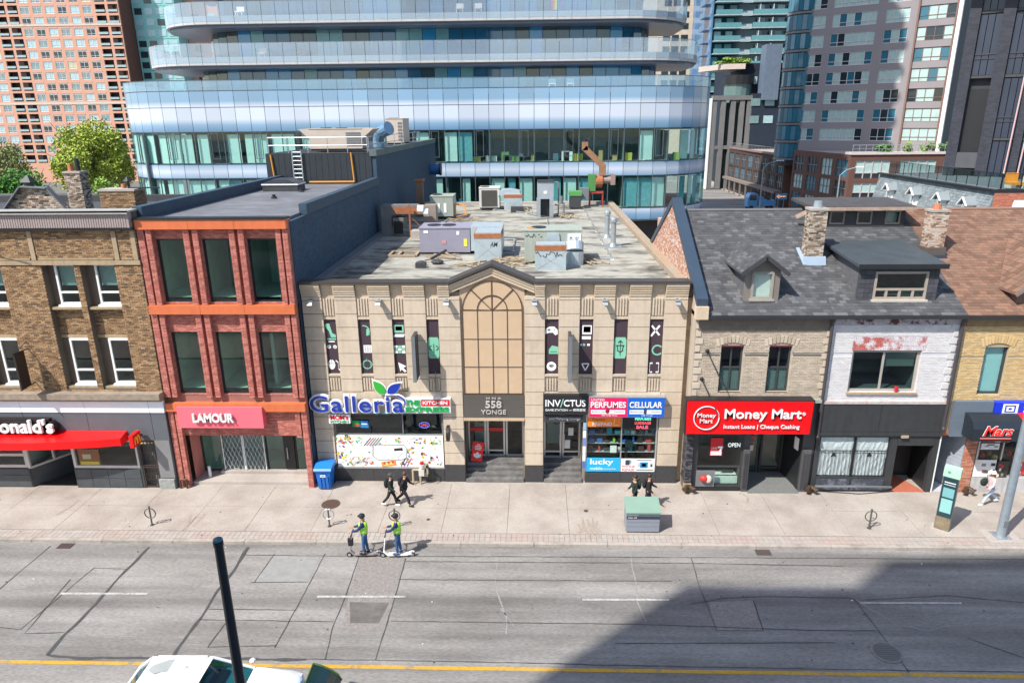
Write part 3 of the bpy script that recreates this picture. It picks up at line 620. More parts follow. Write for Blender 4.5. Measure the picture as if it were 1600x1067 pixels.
# ladder
m = M().bar((-15.9, 17.1, 12.6), (-15.9, 17.1, 14.75), .06).bar((-15.3, 17.1, 12.6), (-15.3, 17.1, 14.75), .06)
for i in range(8): m.cyl((-15.9, 17.1, 12.75 + i * .27), (-15.3, 17.1, 12.75 + i * .27), .022, n=5)
tag(ob('ladder', m, GALV, None, loc=(-15.6, 17.1, 12.6)), 'galvanised ladder up the dark rear block of the red brick shop', 'ladder')
m = M()
for z in (15.05, 15.55):
    m.tube([(-17.6, 17.6, z), (-11.0, 17.6, z), (-11.0, 40, z)], .03, 5)
for i in range(6): m.cyl((-17.6 + i * 1.32, 17.6, 14.55), (-17.6 + i * 1.32, 17.6, 15.55), .03, n=5)
for i in range(8): m.cyl((-11.0, 18 + i * 3, 14.6), (-11.0, 18 + i * 3, 15.55), .03, n=5)
ob('railing', m, GALV, b)
sk = ob('skylight', M().box(-16.1, -14.0, 11.9, 13.3, 12.6, 12.96), DGREY, b); ob('rim', M().box(-16.15, -13.95, 11.85, 13.35, 12.97, 13.05), WHITE, sk)
ob('dome', M().prism([(-16.15, 11.85, 13.05), (-13.95, 11.85, 13.05), (-14.6, 11.85, 13.3), (-15.5, 11.85, 13.3)], (0, 1.5, 0)), mat('smoked_dome', (.05, .055, .07), r=.3), sk)
for x, y in ((-14.0, 7.9), (-13.7, 11.6), (-15.0, 15.5)): ob('roof_vent', M().cyl((x, y, 12.6), (x, y, 12.72), .16, n=8).cyl((x, y, 12.72), (x, y, 12.82), .07, .12, n=8), DGREY, b)
BEI = mat('beige_sheet_metal', (.50, .42, .35), r=.5, n=.08, ns=2)
def rooftop(name, label, x0, x1, y0, y1, z0, z1, mt, grille=True, group=None, fans=1):
    t = thing(name, label, 'air conditioner', ((x0 + x1) / 2, y0, z0), group)
    ob('casing', bx(x0, x1, y0, y1, z0 + .12, z1), mt, t); ob('skid', M().box(x0 + .05, x1 - .05, y0 + .05, y0 + .2, z0, z0 + .12).box(x0 + .05, x1 - .05, y1 - .2, y1 - .05, z0, z0 + .12), BLACK, t)
    ob('lid', bx(x0 - .03, x1 + .03, y0 - .03, y1 + .03, z1, z1 + .05), mt, t)
    for i in range(fans):
        fx = x0 + (x1 - x0) * (.25 + .3 * i); ob('fan_grille', M().cyl((fx, (y0 + y1) / 2, z1 + .05), (fx, (y0 + y1) / 2, z1 + .09), min(.4, (y1 - y0) * .36), n=14), BLACK, t)
    if grille:
        for i in range(6): ob('louvre', bx(x1 - (x1 - x0) * .3, x1 - .08, y0 - .03, y0, z0 + .3 + i * (z1 - z0 - .45) / 6, z0 + .3 + (i + .6) * (z1 - z0 - .45) / 6), MGREY, t)
    return t
t = rooftop('rooftop_unit', 'long beige air handling unit on the rear block, left of the blue duct', -15.3, -11.7, 19.2, 21.4, 14.65, 16.05, BEI, fans=2)
ob('hood', M().prism([(-15.3, 19.2, 16.1), (-15.3, 19.2, 15.4), (-16.0, 19.2, 16.05)], (0, 2.2, 0)), BEI, t); ob('hood', M().prism([(-11.7, 19.2, 16.1), (-11.7, 19.2, 15.4), (-10.9, 19.2, 16.05)], (0, 2.2, 0)), BEI, t)
t = rooftop('rooftop_unit', 'boxy beige air handling unit on the rear block, right of the blue duct', -10.6 - 1.6, -10.9 + .1, 30, 33, 14.7, 16.7, BEI)
t = thing('duct_elbow', 'curved blue grey duct elbow between the beige rooftop units', 'duct', (-11.6, 24, 14.7))
ob('elbow', M().cyl((-11.6, 24, 14.7), (-11.6, 24, 15.3), .42, n=14).cyl((-11.6, 24, 15.2), (-11.3, 23.6, 15.9), .42, n=14).cyl((-11.35, 23.7, 15.75), (-10.6, 23.2, 16.05), .42, .5, n=14), mat('blue_grey_duct', (.18, .32, .46), r=.35, m=.4), t)
t = thing('exhaust_fan', 'round blue exhaust fan fixed high on the navy side wall', 'fan', (-10.4, 42, 12))
ob('drum', M().cyl((-10.38, 42, 11.9), (-9.5, 42, 11.9), .55, n=16), paint('2A5E96', r=.4), t); ob('cowl', M().cyl((-9.5, 42, 11.9), (-9.3, 42, 11.9), .62, n=16), BLACK, t)
# ---- the stone faced building in the middle
b = thing('stone_building', 'cream stone building in the middle with an arched tan panel and a gabled cornice', 'building', (-1.8, 0, 0))
nl = [-9.18, -7.64, -6.09, -4.55]; nr = [.79, 2.33, 3.87, 5.44]
niches = [(c - .28, c + .28) for c in nl] + [(c - .31, c + .31) for c in nr]
piers = [(-10.34, -9.46), (-8.9, -7.92), (-7.36, -6.37), (-5.81, -4.83), (-4.27, -3.3), (-.42, .48), (1.1, 2.02), (2.64, 3.56), (4.18, 5.13), (5.75, 6.74)]
BACKW = mat('joint_backing_stone', (.24, .2, .155), r=.95)  # darker stone seen in the joints between the blocks
# backing wall with shop openings
ob('wall', wall(-10.34, 6.74, 0, 9.3, .14, .6, [(-9.42, -4.28, .69, 3.5), (-3.26, -.48, 0, 3.2), (.46, 2.28, 0, 3.45), (2.42, 5.76, .5, 3.45)]), BACKW, b)
# stone courses on the piers
hs = [4.6, 5.22, 5.84, 6.46, 7.08, 7.7, 8.32, 8.94, 9.12]
for a, c in piers:
    for z0, z1 in zip(hs, hs[1:]): ob('stone_block', bx(a, c, 0, .14, z0 + .014, z1 - .014), STONE, b)
for a, c in ((-10.34, -9.46), (-4.24, -3.3), (-.42, .42), (5.8, 6.74)):
    zs = [.86, 1.48, 2.1, 2.72, 3.34, 3.96, 4.6]
    for z0, z1 in zip(zs, zs[1:]): ob('stone_block', bx(a, c, -.0, .14, z0 + .014, z1 - .014), STONE, b)
for a, c, z0 in ((-9.44, -4.26, 3.52), (.44, 5.78, 3.47)): ob('stone_lintel', bx(a, c, .02, .14, z0, 4.59), STONE, b)
PLUM = mat('plum_banner', (.055, .032, .045), r=.6, n=.12, ns=3)
MINT = paint('7FC2A4'); WH2 = paint('F2F2F0')
for k, (a, c) in enumerate(niches):
    cx = (a + c) / 2; w = c - a
    for z0, z1 in ((8.16, 9.12), (4.6, 5.36)):
        ob('niche_panel', bx(a + .005, c - .005, .09, .139, z0, z1), STONE, b)
        for i in (-1.5, -.5, .5, 1.5): ob('flute', bx(cx + i * .125 - .035, cx + i * .125 + .035, .02, .09, z0 + .08, z1 - .1), STONE, b)
    ob('niche_sill', bx(a + .004, c - .004, .01, .138, 5.36, 5.46), STONE, b); ob('niche_head', bx(a + .004, c - .004, .03, .138, 8.06, 8.16), STONE, b)
    bn = ob('banner', bx(a + .01, c - .01, .1, .138, 5.465, 8.055), PLUM, b, ['plum banner with a gaming chair, two dots and a mouse', 'plum banner with a headset, keyboard and crosshair', 'plum banner with laptops, tiles and a cursor arrow', 'plum banner with a mint rounded badge and no other icon', 'plum banner with a gamepad, a box and a round wireless emblem', 'plum banner with a computer, hearts and a triangle', 'plum banner with a mint badge of crossed arrows', 'plum banner with a cross, a ring and a square bracket'][k])
    yb = .098
    def rect(x, z, w_, h_, mt, name='icon'): ob(name, bx(cx + x - w_ / 2, cx + x + w_ / 2, yb - .008, yb, z - h_ / 2, z + h_ / 2), mt, bn)
    def ring(x, z, r_, mt, th=.05, a0=0, a1=360):
        p_ = [(cx + x + r_ * math.cos(rad(a0 + (a1 - a0) * i / 14)), yb - .004, z + r_ * math.sin(rad(a0 + (a1 - a0) * i / 14))) for i in range(15)]
        m_ = M(); [m_.bar(p, q, .012, th) for p, q in zip(p_, p_[1:])]; ob('icon', m_, mt, bn)
    def lines(pts, mt, th=.05):
        m_ = M(); [m_.bar((cx + p[0], yb - .004, p[1]), (cx + q[0], yb - .004, q[1]), .012, th) for p, q in zip(pts, pts[1:])]; ob('icon', m_, mt, bn)
    def fill(pts, mt): ob('icon', M().prism([(cx + x, yb - .008, z) for x, z in pts], (0, .008, 0)), mt, bn)
    if k == 0:
        fill([(-.27, 7.75), (-.1, 7.5), (-.02, 7.2), (.2, 7.2), (.2, 7.32), (.05, 7.4), (-.05, 7.85), (-.2, 7.85)], MINT); rect(.0, 7.12, .4, .07, MINT); rect(-.02, 7.0, .3, .05, WH2)
        ring(-.15, 6.75, .05, WH2, .08); ring(.12, 6.75, .05, WH2, .08); fill([(-.1 + .16 * math.cos(q), 5.9 + .24 * math.sin(q)) for q in [i * math.pi / 6 for i in range(12)]], WH2); lines([(-.25, 5.95), (.06, 5.95)], PLUM, .025); lines([(-.1, 5.95), (-.1, 6.15)], PLUM, .025); lines([(.1, 6.1), (.2, 6.0), (.2, 5.7), (.27, 5.6)], WH2, .04)
    if k == 1:
        ring(-.05, 7.5, .25, MINT, .05, -60, 100); fill([(.05, 7.3), (.2, 7.3), (.22, 7.6), (.08, 7.6)], MINT); rect(.08, 6.65, .38, .36, WH2)
        for i in range(3):
            for j in range(3): rect(-.03 + i * .11, 6.55 + j * .1, .06, .05, PLUM)
        ring(0, 5.9, .2, MINT, .05); lines([(-.27, 5.9), (-.14, 5.9)], MINT); lines([(.14, 5.9), (.27, 5.9)], MINT); lines([(0, 6.2), (0, 6.04)], MINT); lines([(0, 5.62), (0, 5.76)], MINT)
    if k == 2:
        rect(0, 7.6, .44, .36, MINT); rect(0, 7.62, .3, .2, PLUM); fill([(-.27, 7.22), (.2, 7.22), (.26, 7.35), (-.2, 7.35)], WH2)
        for i in range(3):
            for j in range(3): rect(-.18 + i * .17, 6.5 + j * .13, .15, .11, MINT if (i + j) % 2 else WH2)
        fill([(-.12, 6.0), (.24, 5.82), (.1, 5.74), (.24, 5.58), (.16, 5.52), (.02, 5.68), (-.04, 5.56)], WH2)
    if k in (3, 6):
        fill([(sx * (w / 2 - .04) + 0 if abs(sx) < 2 else 0, z) for sx, z in ((-.8, 6.2), (.8, 6.2), (1, 6.32), (1, 7.08), (.8, 7.2), (-.8, 7.2), (-1, 7.08), (-1, 6.32))], MINT)
        yb = .089
        if k == 3: lines([(0, 6.5), (0, 6.9)], PLUM, .04); ring(-.1, 6.7, .1, PLUM, .035, 90, 270); ring(.1, 6.7, .1, PLUM, .035, -90, 90)
        else:
            lines([(0, 6.35), (0, 7.05)], PLUM, .04); lines([(-.18, 6.82), (.18, 6.82)], PLUM, .04); lines([(-.14, 6.6), (0, 6.5), (.14, 6.6)], PLUM, .04); lines([(-.15, 6.82), (-.1, 6.62)], PLUM, .04); lines([(.15, 6.82), (.1, 6.62)], PLUM, .04); lines([(-.1, 6.95), (0, 7.05), (.1, 6.95)], PLUM, .04)
    if k == 4:
        fill([(-.3, 7.35), (-.26, 7.6), (-.1, 7.7), (.12, 7.7), (.26, 7.55), (.27, 7.35), (.16, 7.3), (.06, 7.42), (-.1, 7.42)], WH2); rect(-.12, 7.55, .14, .04, PLUM); rect(-.12, 7.55, .04, .14, PLUM); rect(.12, 7.55, .05, .05, PLUM)
        fill([(-.12, 6.42), (.3, 6.42), (.3, 6.75), (.02, 6.82), (-.12, 6.62)], MINT); rect(.1, 6.52, .3, .03, PLUM); fill([(.22 * math.cos(i * math.pi / 8), 5.82 + .22 * math.sin(i * math.pi / 8)) for i in range(16)], WH2); yb = .089
        for r_ in (.06, .11, .16): ring(0, 5.74, r_, PLUM, .025, 40, 140)
    if k == 5:
        rect(.04, 7.55, .42, .42, WH2); rect(.04, 7.57, .32, .28, PLUM); rect(.02, 7.18, .4, .14, WH2); rect(-.22, 6.85, .08, .08, MINT); rect(-.08, 6.85, .1, .1, MINT); rect(.12, 6.85, .12, .1, WH2); lines([(-.16, 5.95), (.16, 5.95), (0, 5.62), (-.16, 5.95)], WH2, .05)
    if k == 7:
        lines([(-.2, 7.75), (.15, 7.3)], WH2, .08); lines([(.15, 7.75), (-.22, 7.25)], WH2, .08); ring(.1, 6.6, .22, MINT, .07, 40, 320)
        for sx in (-1, 1): lines([(sx * .08, 5.98), (sx * .2, 5.98), (sx * .2, 5.55), (sx * .08, 5.55)], WH2, .06)
# arched tan panel
ob('arch_wall', wall(-3.3, -.42, 3.2, 9.7, .1, .5, [(-3.25, -.47, 3.2, 4.48)]), mat('pinkish_stucco', (.52, .38, .26), r=.8, n=.06), b)
cx, cz, R0 = -1.86, 8.47, 1.33
gb = M().prism([(-3.29, .096, 9.6), (-3.29, .096, 9.75), (cx, .096, 10.45), (-.43, .096, 9.75), (-.43, .096, 9.6)], (0, .4, 0)); ob('gable', gb, TANP, b)
rows = [4.5, 5.8, 7.13, 8.47]; cl = [cx - R0, cx - R0 / 2, cx, cx + R0 / 2, cx + R0]
for z0, z1 in zip(rows, rows[1:]):
    for a, c in zip(cl, cl[1:]): ob('tan_panel', bx(a + .018, c - .018, .05, .098, z0 + .018, z1 - .018), TANP, b)
def sector(r0, r1, a0, a1):
    n = 6; A = [rad(a0 + (a1 - a0) * i / n) for i in range(n + 1)]
    pts = [(cx + r1 * math.cos(q), .05, cz + .018 + r1 * math.sin(q)) for q in A] + [(cx + r0 * math.cos(q), .05, cz + .018 + r0 * math.sin(q)) for q in reversed(A)]
    return M().prism(pts, (0, .048, 0))
for a0, a1 in ((0, 45), (45, 90), (90, 135), (135, 180)): ob('tan_panel', sector(R0 / 2 + .02, R0 - .02, a0 + 1, a1 - 1), TANP, b)
for a0, a1 in ((0, 90), (90, 180)): ob('tan_panel', sector(.04, R0 / 2 - .02, a0 + 2, a1 - 2), TANP, b)
m = M()
for z in rows: m.box(cl[0], cl[-1], .035, .1, z - .018, z + .018)
for a in cl: m.box(a - .018, a + .018, .03, .1, 4.5, 8.47)
for r_ in (R0, R0 / 2): [m.bar((cx + r_ * math.cos(math.pi * i / 16), .06, cz + r_ * math.sin(math.pi * i / 16)), (cx + r_ * math.cos(math.pi * (i + 1) / 16), .06, cz + r_ * math.sin(math.pi * (i + 1) / 16)), .07, .036) for i in range(16)]
for q in (45, 90, 135): m.bar((cx + (0 if q == 90 else R0 / 2 * math.cos(rad(q))) * 0, .06, cz), (cx + R0 * math.cos(rad(q)), .06, cz + R0 * math.sin(rad(q))), .07, .036)
ob('mullion', m, BRONZE, b)
sg = thing('address_plaque', 'brushed metal plaque with the street number under the arched panel', 'sign', (-1.86, 0, 3.9))
ob('plate', bx(-3.25, -.47, .0, .09, 3.3, 4.46), mat('brushed_steel', (.20, .185, .165), r=.35, m=.7, n=.12, ns=3, stretch=(.3, 1, 6)), sg)
LET = mat('pale_metal_letter', (.62, .6, .56), r=.4, m=.3)
text('lettering', '558', -2.25, -1.5, 3.83, 4.18, -.03, LET, sg, ext=.05, off=.015); text('lettering', 'YONGE', -2.45, -1.3, 3.52, 3.73, -.03, LET, sg, ext=.05)
text('lettering', 'H N A', -2.2, -1.5, 4.26, 4.36, -.03, LET, sg, ext=.04)  # letters put in for the shadow smear above the number
ob('plaque_strip', bx(-3.28, -.44, -.03, .12, 3.17, 3.3), TANP, b)
# cornice: stepped courses, broken forward over the piers
def steps(x0, x1, y, parent):
    for i, (z0, z1, d) in enumerate(((9.12, 9.24, .03), (9.24, 9.34, .06), (9.34, 9.46, .09), (9.46, 9.56, .125), (9.56, 9.7, .16))):
        ob('cornice_course', bx(x0, x1, y - d, y + .3, z0 + .006, z1 - .006), STONE2, parent)
for a, c in ((-10.34, -9.47), (-8.9, -7.93), (-7.35, -6.38), (-5.8, -4.84), (-4.26, -3.75), (.05, .47), (1.1, 2.02), (2.64, 3.56), (4.18, 5.13), (5.75, 6.74)): steps(a, c, 0, b)
for a, c in niches: steps(a + .012, c - .012, .12, b)
for d, dz, dep in ((.03, -.46, .14), (.06, -.32, .2), (.1, -.19, .26)):
    for xa, za, xb, zb in ((-3.75, 9.72, cx, 10.5), (cx, 10.5, .03, 9.72)):
        ob('cornice_course', M().prism([(xa, -d, za + dz), (xb, -d, zb + dz), (xb, -d, zb + dz + .12), (xa, -d, za + dz + .12)], (0, .4, 0)), STONE2, b)
COPE = mat('bronze_coping', (.085, .075, .068), r=.4, m=.3, n=.1)
m = M()
for a, c in ((-10.36, -3.77), (.05, 6.78)): m.box(a, c, -.2, .45, 9.7, 9.82)
for xa, za, xb, zb in ((-3.77, 9.7, cx, 10.5), (cx, 10.5, .05, 9.7)): m.prism([(xa, -.2, za), (xb, -.2, zb), (xb, -.2, zb + .13), (xa, -.2, za + .12)], (0, .9, 0))
ob('coping', m, COPE, b)
for x in (-9.9, -6.87, -3.85, .02, 3.1, 6.25):
    wl = ob('wall_light', M().box(x - .12, x + .12, -.34, -.0, 8.96, 9.0).box(x - .05, x + .05, -.1, 0, 8.8, 9.0), GALV, b)
    ob('lamp', M().prism([(x - .11, -.36, 8.78), (x + .11, -.36, 8.78), (x + .11, -.18, 8.955), (x - .11, -.18, 8.955)], (0, -.05, .04)), ALU, wl)
ob('conduit', M().tube([(-4.5, -.03, 4.55), (-4.5, -.03, 5.6)], .02, 5), MGREY, b)
# dark granite plinth
for a, c in ((-10.34, -9.43), (-4.26, -3.28), (-.44, .44), (5.78, 6.74)): ob('plinth', bx(a, c, -.05, .3, 0, .84), GRAN, b)
xs = [-9.42, -7.7, -6.0, -4.28]
for a, c in zip(xs, xs[1:]): ob('plinth', bx(a + .004, c - .004, -.03, .3, 0, .66), GRAN, b)
ob('plinth', bx(2.42, 4.1, -.04, .3, 0, .48), GRAN, b); ob('plinth', bx(4.11, 5.77, -.04, .3, 0, .48), GRAN, b)
# entrances with steps
ST = mat('worn_granite_step', (.12, .115, .11), r=.6, n=.2, ns=6, c2=(.2, .19, .18), c2s=2)
for x0, x1, yd, zt in ((-3.26, -.48, 1.5, 3.15), (.46, 2.28, 1.35, 3.4)):
    for i in range(4): ob('step', bx(x0 + .01, x1 - .01, -.1 + i * .29, -.1 + (i + 1) * .29 if i < 3 else yd + 3, 0 + i * .001, .15 * (i + 1)), ST, b)
    ob('entrance_side', M().box(x0 - .1, x0, .2, yd + .1, 0, zt).box(x1, x1 + .1, .2, yd + .1, 0, zt).box(x0, x1, .2, yd + .1, zt, zt + .1), mat('entrance_stone', (.25, .22, .18), r=.8), b)
    n = 3 if x1 - x0 > 2 else 2
    w = (x1 - x0) / n
    for i in range(n):
        a = x0 + i * w
        d = window(b, a + .02, a + w - .02, .6, zt - .02, yd, ALU, GL, fw=.085, name='door', hz=(.12,) if i < 2 else ())
        if i < 2:
            ob('pull_handle', M().cyl((a + (w - .12 if i == 0 else .12), yd - .1, 1.3), (a + (w - .12 if i == 0 else .12), yd - .1, 1.9), .02, n=6), ALU, d)
            p_ = [(a + w / 2 + (.18 if i == 0 else -.18) + .14 * math.cos(q * math.pi / 6), yd - .012, 2.55 + .14 * math.sin(q * math.pi / 6)) for q in range(13)]
            ob('door_emblem', M().tube(p_, .015, 4), BLACK, d)
            if n == 3:
                for q in range(6): ob('sticker', bx(a + .13 + q * .12, a + .22 + q * .12, yd - .006, yd + .03, 1.98, 2.1), RED, d)
                ob('sticker', bx(a + .1, a + w - .1, yd - .004, yd + .034, 1.94, 2.14), paint('B02A30'), d)
            else:
                if i: ob('sticker', bx(a + .12, a + .4, yd - .006, yd + .03, 1.1, 1.55), WH2, d); ob('sticker', bx(a + .48, a + .78, yd - .006, yd + .03, 1.2, 1.5), DGREY, d); ob('sticker', bx(a + .3, a + .55, yd - .006, yd + .03, 1.8, 2.2), WH2, d)
    room(b, x0 - .5, x1 + .5, .55, zt, yd + .15, yd + 4, INTM)
    ob('hall_wall', bx(x0 + .2, x0 + .9, yd + 1.6, yd + 1.7, .6, zt - .3), BLIND, b)
# the grocer: display window, print and signs
window(b, -9.42, -4.28, 2.36, 3.5, .1, MGREY, GLD, fw=.06, vx=(.63,), name='shop_window')
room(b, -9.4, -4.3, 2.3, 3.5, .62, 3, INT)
ob('window_sill', bx(-9.43, -4.26, .0, .14, .64, .7), ALU, b)
pr = thing('window_print', 'white poster of scattered groceries and pencils under the grocer window', 'poster', (-6.85, .05, .7))
ob('sheet', bx(-9.4, -4.3, .04, .1, .72, 2.35), paint('EDEDEA', r=.4), pr)
cols_ = ['C9402E', '5E9E3C', 'E5B53A', '2F6FB0', '8A4FA0', 'E0784A', '3D3A38', 'D7A0A8', '9ABF6A', 'B98B5A', 'E9E05A', '4AA7A0']
zy = .038
def dab(x, z, w_, h_, c_, a=0, n=4, y=None):
    pts = [((w_ / 2 * (1 if i in (0, 3) else -1), h_ / 2 * (1 if i < 2 else -1)) if n == 4 else (w_ / 2 * math.cos(2 * math.pi * i / n), h_ / 2 * math.sin(2 * math.pi * i / n))) for i in range(n)]
    global zy; zy -= .00006
    pts = [(x + p * math.cos(a) - q * math.sin(a), zy if y is None else y, z + p * math.sin(a) + q * math.cos(a)) for p, q in pts]
    return ob('printed_item', M().quad(*pts), paint(c_), pr, fix=False)
random.seed(3)
for cx_, cz_, s_, kk in ((-9.15, 2.0, .5, 14), (-9.2, 1.3, .4, 12), (-8.7, 2.15, .4, 9), (-5.5, 2.1, .35, 6), (-4.75, 1.1, .35, 7), (-4.75, 2.1, .35, 7), (-5.85, 1.6, .35, 9), (-8.2, 1.0, .45, 7), (-6.4, 2.15, .3, 7), (-5.2, 1.35, .25, 4)):
    for i in range(kk): dab(cx_ + random.uniform(-s_, s_) * .5, cz_ + random.uniform(-s_, s_) * .5, random.uniform(.06, .2), random.uniform(.05, .16), random.choice(cols_), random.uniform(0, 3), random.choice((4, 7, 8)))
for i in range(150): dab(random.choice((random.uniform(-9.3, -7.7), random.uniform(-6.1, -4.4), random.uniform(-9.3, -4.4))), random.choice((random.uniform(.82, 1.15), random.uniform(1.85, 2.25), random.uniform(.8, 2.2))), random.uniform(.03, .16), random.uniform(.02, .12), random.choice(cols_ + ['D8CFC4', 'C9D8C0', 'E4C9C4']), random.uniform(0, 3), random.choice((4, 5, 8)))
for i, c_ in enumerate(('2B2B2B', 'C23A2A', '2F6FB0', '8A5A30', '2E7D46')): dab(-7.9 + i * .13, 2.05, .035, .55, c_, -.7)
for i, c_ in enumerate(('222222', 'A0348A', 'A0348A')): dab(-6.25 + i * .14, .98, .04, .5, c_, -.5)
for i in range(14): dab(-8.3 + random.uniform(-.4, .4), 1.05 + random.uniform(-.25, .25), .02, .4, random.choice(('D88A8A', 'B9C98A', 'C9C9C0')), random.uniform(-1.5, -.4))
for z_, x_ in ((1.5, -6.95),): dab(x_, z_, 1.4, .66, 'EDEDEA', 0, 8)
dab(-6.95, .9, .7, .26, 'E88A3C', .15); dab(-6.95, .9, .5, .12, 'F4D27A', .15)
for dx in range(3): dab(-7.15 + dx * .2, .92 + dx * .03, .1, .14, 'C04A2A', .15)
m = M(); P_ = [(-7.65, 1.9), (-6.2, 1.9), (-6.05, 1.7), (-6.1, 1.2), (-6.35, 1.1), (-7.45, 1.1), (-7.7, 1.3)]
[m.bar((p[0], .03, p[1]), (q[0], .03, q[1]), .01, .05) for p, q in zip(P_, P_[1:] + P_[:1])]; ob('printed_item', m, paint('A9ADAC'), pr)
text('lettering', 'Galleria', -7.3, -6.7, 1.42, 1.6, .035, paint('26305A'), pr, ext=.004); dab(-6.45, 1.65, .4, .14, '2E2E30', .1)
sg = thing('shop_sign', 'large blue lettering with white edges and two leaves, sign of the grocer', 'sign', (-8, -.2, 3.8))
BLU = mat('royal_blue', (.012, .035, .33), r=.35); SW = mat('sign_white', (.8, .8, .8), r=.4); CYN = paint('2FA9C9')
x0g, x1g = -10.35, -6.0
text('outline', 'Galleria', x0g - .07, x1g + .07, 3.62, 4.58, -.16, SW, sg, ext=.1, off=.06, spacing=1.08)
text('lettering', 'Galleria', x0g, x1g, 3.7, 4.5, -.27, BLU, sg, ext=.06, off=.004, spacing=1.08)
def leaf(x, z, L_, w_, a, mt, s=1., y=-.3):
    pts = [(L_ * t, w_ * math.sin(math.pi * t ** .8)) for t in [i / 8 for i in range(9)]] + [(L_ * t, -w_ * math.sin(math.pi * t ** .8)) for t in [i / 8 for i in range(7, 0, -1)]]
    c_ = (L_ / 2, 0); pts = [((p - c_[0]) * s + c_[0], q * s) for p, q in pts]
    return M().prism([(x + p * math.cos(a) - q * math.sin(a), y, z + p * math.sin(a) + q * math.cos(a)) for p, q in pts], (0, .06, 0))
ob('leaf', leaf(-6.85, 4.6, .8, .21, rad(128), paint('2FA336')), paint('2FA336'), sg, 'green leaf'); ob('leaf', leaf(-6.72, 4.62, .82, .2, rad(38), BLU), BLU, sg, 'blue leaf')
ob('leaf_edge', leaf(-6.85, 4.6, .8, .21, rad(128), SW, 1.22, -.24), SW, sg); ob('leaf_edge', leaf(-6.72, 4.62, .82, .2, rad(38), SW, 1.22, -.24), SW, sg)
p_ = [(-6.55 + .62 * math.cos(rad(q)), -.27, 4.15 + .4 * math.sin(rad(q))) for q in range(-5, 125, 10)]
ob('swoosh', M().tube(p_, .05, 6), BLU, sg); ob('swoosh_edge', M().tube([(p[0], -.21, p[2]) for p in p_], .1, 6), SW, sg)
ob('bracket', M().box(-9.8, -6.1, -.16, .02, 3.95, 4.05), ALU, sg)
text('lettering', 'Leading Asian Grocer', -7.95, -5.95, 3.5, 3.66, -.1, CYN, sg, ext=.03)
sg = thing('shop_sign', 'green and red three part sign to the right of the blue grocer lettering', 'sign', (-4.9, -.2, 3.8))
ob('backing', bx(-5.98, -3.85, -.2, .02, 3.62, 4.34), SW, sg)
ob('red_block', bx(-5.2, -3.9, -.23, -.2, 4.0, 4.3), paint('D81E2A'), sg)
GRN = paint('0E9A48')
text('lettering', 'THE', -5.92, -5.26, 4.02, 4.28, -.2, GRN, sg, ext=.05, off=.03); text('lettering', 'KITCHEN', -5.12, -3.98, 4.07, 4.23, -.23, SW, sg, ext=.03, off=.02); text('lettering', 'EXPRESS', -5.92, -3.92, 3.68, 3.93, -.2, GRN, sg, ext=.05, off=.035)
sg = thing('shop_sign', 'small white sign with red and green lettering at the left of the grocer window', 'sign', (-9.1, -.1, 3.1))
ob('backing', bx(-9.6, -8.6, -.12, .08, 3.05, 3.5), SW, sg); text('lettering', 'MOM’s', -9.52, -8.68, 3.24, 3.47, -.12, paint('D81E2A'), sg, ext=.02, off=.03); text('lettering', 'KITCHEN', -9.52, -8.68, 3.08, 3.2, -.12, GRN, sg, ext=.02, off=.01)
sg = thing('window_sign', 'oval open sign with a blue ring and red letters in the grocer window', 'sign', (-5.15, .08, 2.9))
ob('ring', M().tube([(-5.15 + .24 * math.cos(q * math.pi / 10), .06, 2.9 + .14 * math.sin(q * math.pi / 10)) for q in range(21)], .022, 5), paint('5A6AE0'), sg); text('lettering', 'OPEN', -5.31, -4.99, 2.83, 2.96, .07, paint('FF5A50'), sg)
sg = thing('window_sign', 'green and blue screens with red marks in the grocer window', 'sign', (-8.2, .08, 2.95))
ob('screen', bx(-8.55, -8.2, .06, .1, 2.8, 3.12), paint('1E8A4A'), sg); ob('screen', bx(-8.17, -7.8, .06, .1, 2.75, 3.1), paint('2A7AB8'), sg); ob('screen_mark', bx(-8.45, -8.25, .05, .06, 2.85, 2.95), paint('C8402A'), sg); ob('screen_mark', bx(-8.12, -7.85, .05, .06, 2.92, 2.97), SW, sg)
for x, lab in ((-5.28, 'dark slab projecting sign left of the arched panel'), (1.58, 'dark slab projecting sign right of the arched panel')):
    sg = thing('blade_sign', lab, 'sign', (x, 0, 6.4), 'dark projecting signs')
    ob('slab', bx(x - .07, x + .07, -1.0, -.1, 5.45, 7.55), mat('slab_black', (.035, .04, .048), r=.45), sg); ob('bracket', M().box(x - .03, x + .03, -.1, .02, 5.7, 5.8).box(x - .03, x + .03, -.1, .02, 7.2, 7.3), BLACK, sg)
    ob('edge_trim', M().box(x - .08, x + .08, -1.012, -1.0, 5.44, 7.56), MGREY, sg)
sg = thing('blade_sign', 'small round projecting sign beside the grocer window', 'sign', (-3.95, 0, 2.7))
ob('drum', M().cyl((-4.03, -.5, 2.75), (-3.9, -.5, 2.75), .38, n=20), BLACK, sg); ob('face', M().cyl((-4.035, -.5, 2.75), (-4.03, -.5, 2.75), .33, n=20), MGREY, sg); ob('bracket', bx(-3.99, -3.94, -.15, .0, 2.72, 2.78), BLACK, sg)
sg = thing('sandwich_board', 'red leaning board with a white leaf and small print on the entrance step', 'sign', (-2.85, .87, .6))
m = M().box(-3.1, -2.55, .85, .89, .62, 1.6); m.rot(rad(-10), (-2.8, .85, .6), 'X'); m.rot(rad(8), (-2.8, .85, .6), 'Y'); ob('board', m, RED, sg)
m = M()
for i, w_ in enumerate((.16, .3, .34, .3)): m.box(-2.82 - w_ / 2, -2.82 + w_ / 2, .84, .848, 1.45 - i * .08, 1.49 - i * .08)
m.rot(rad(-10), (-2.8, .85, .6), 'X').rot(rad(8), (-2.8, .85, .6), 'Y'); ob('small_print', m, SW, sg)
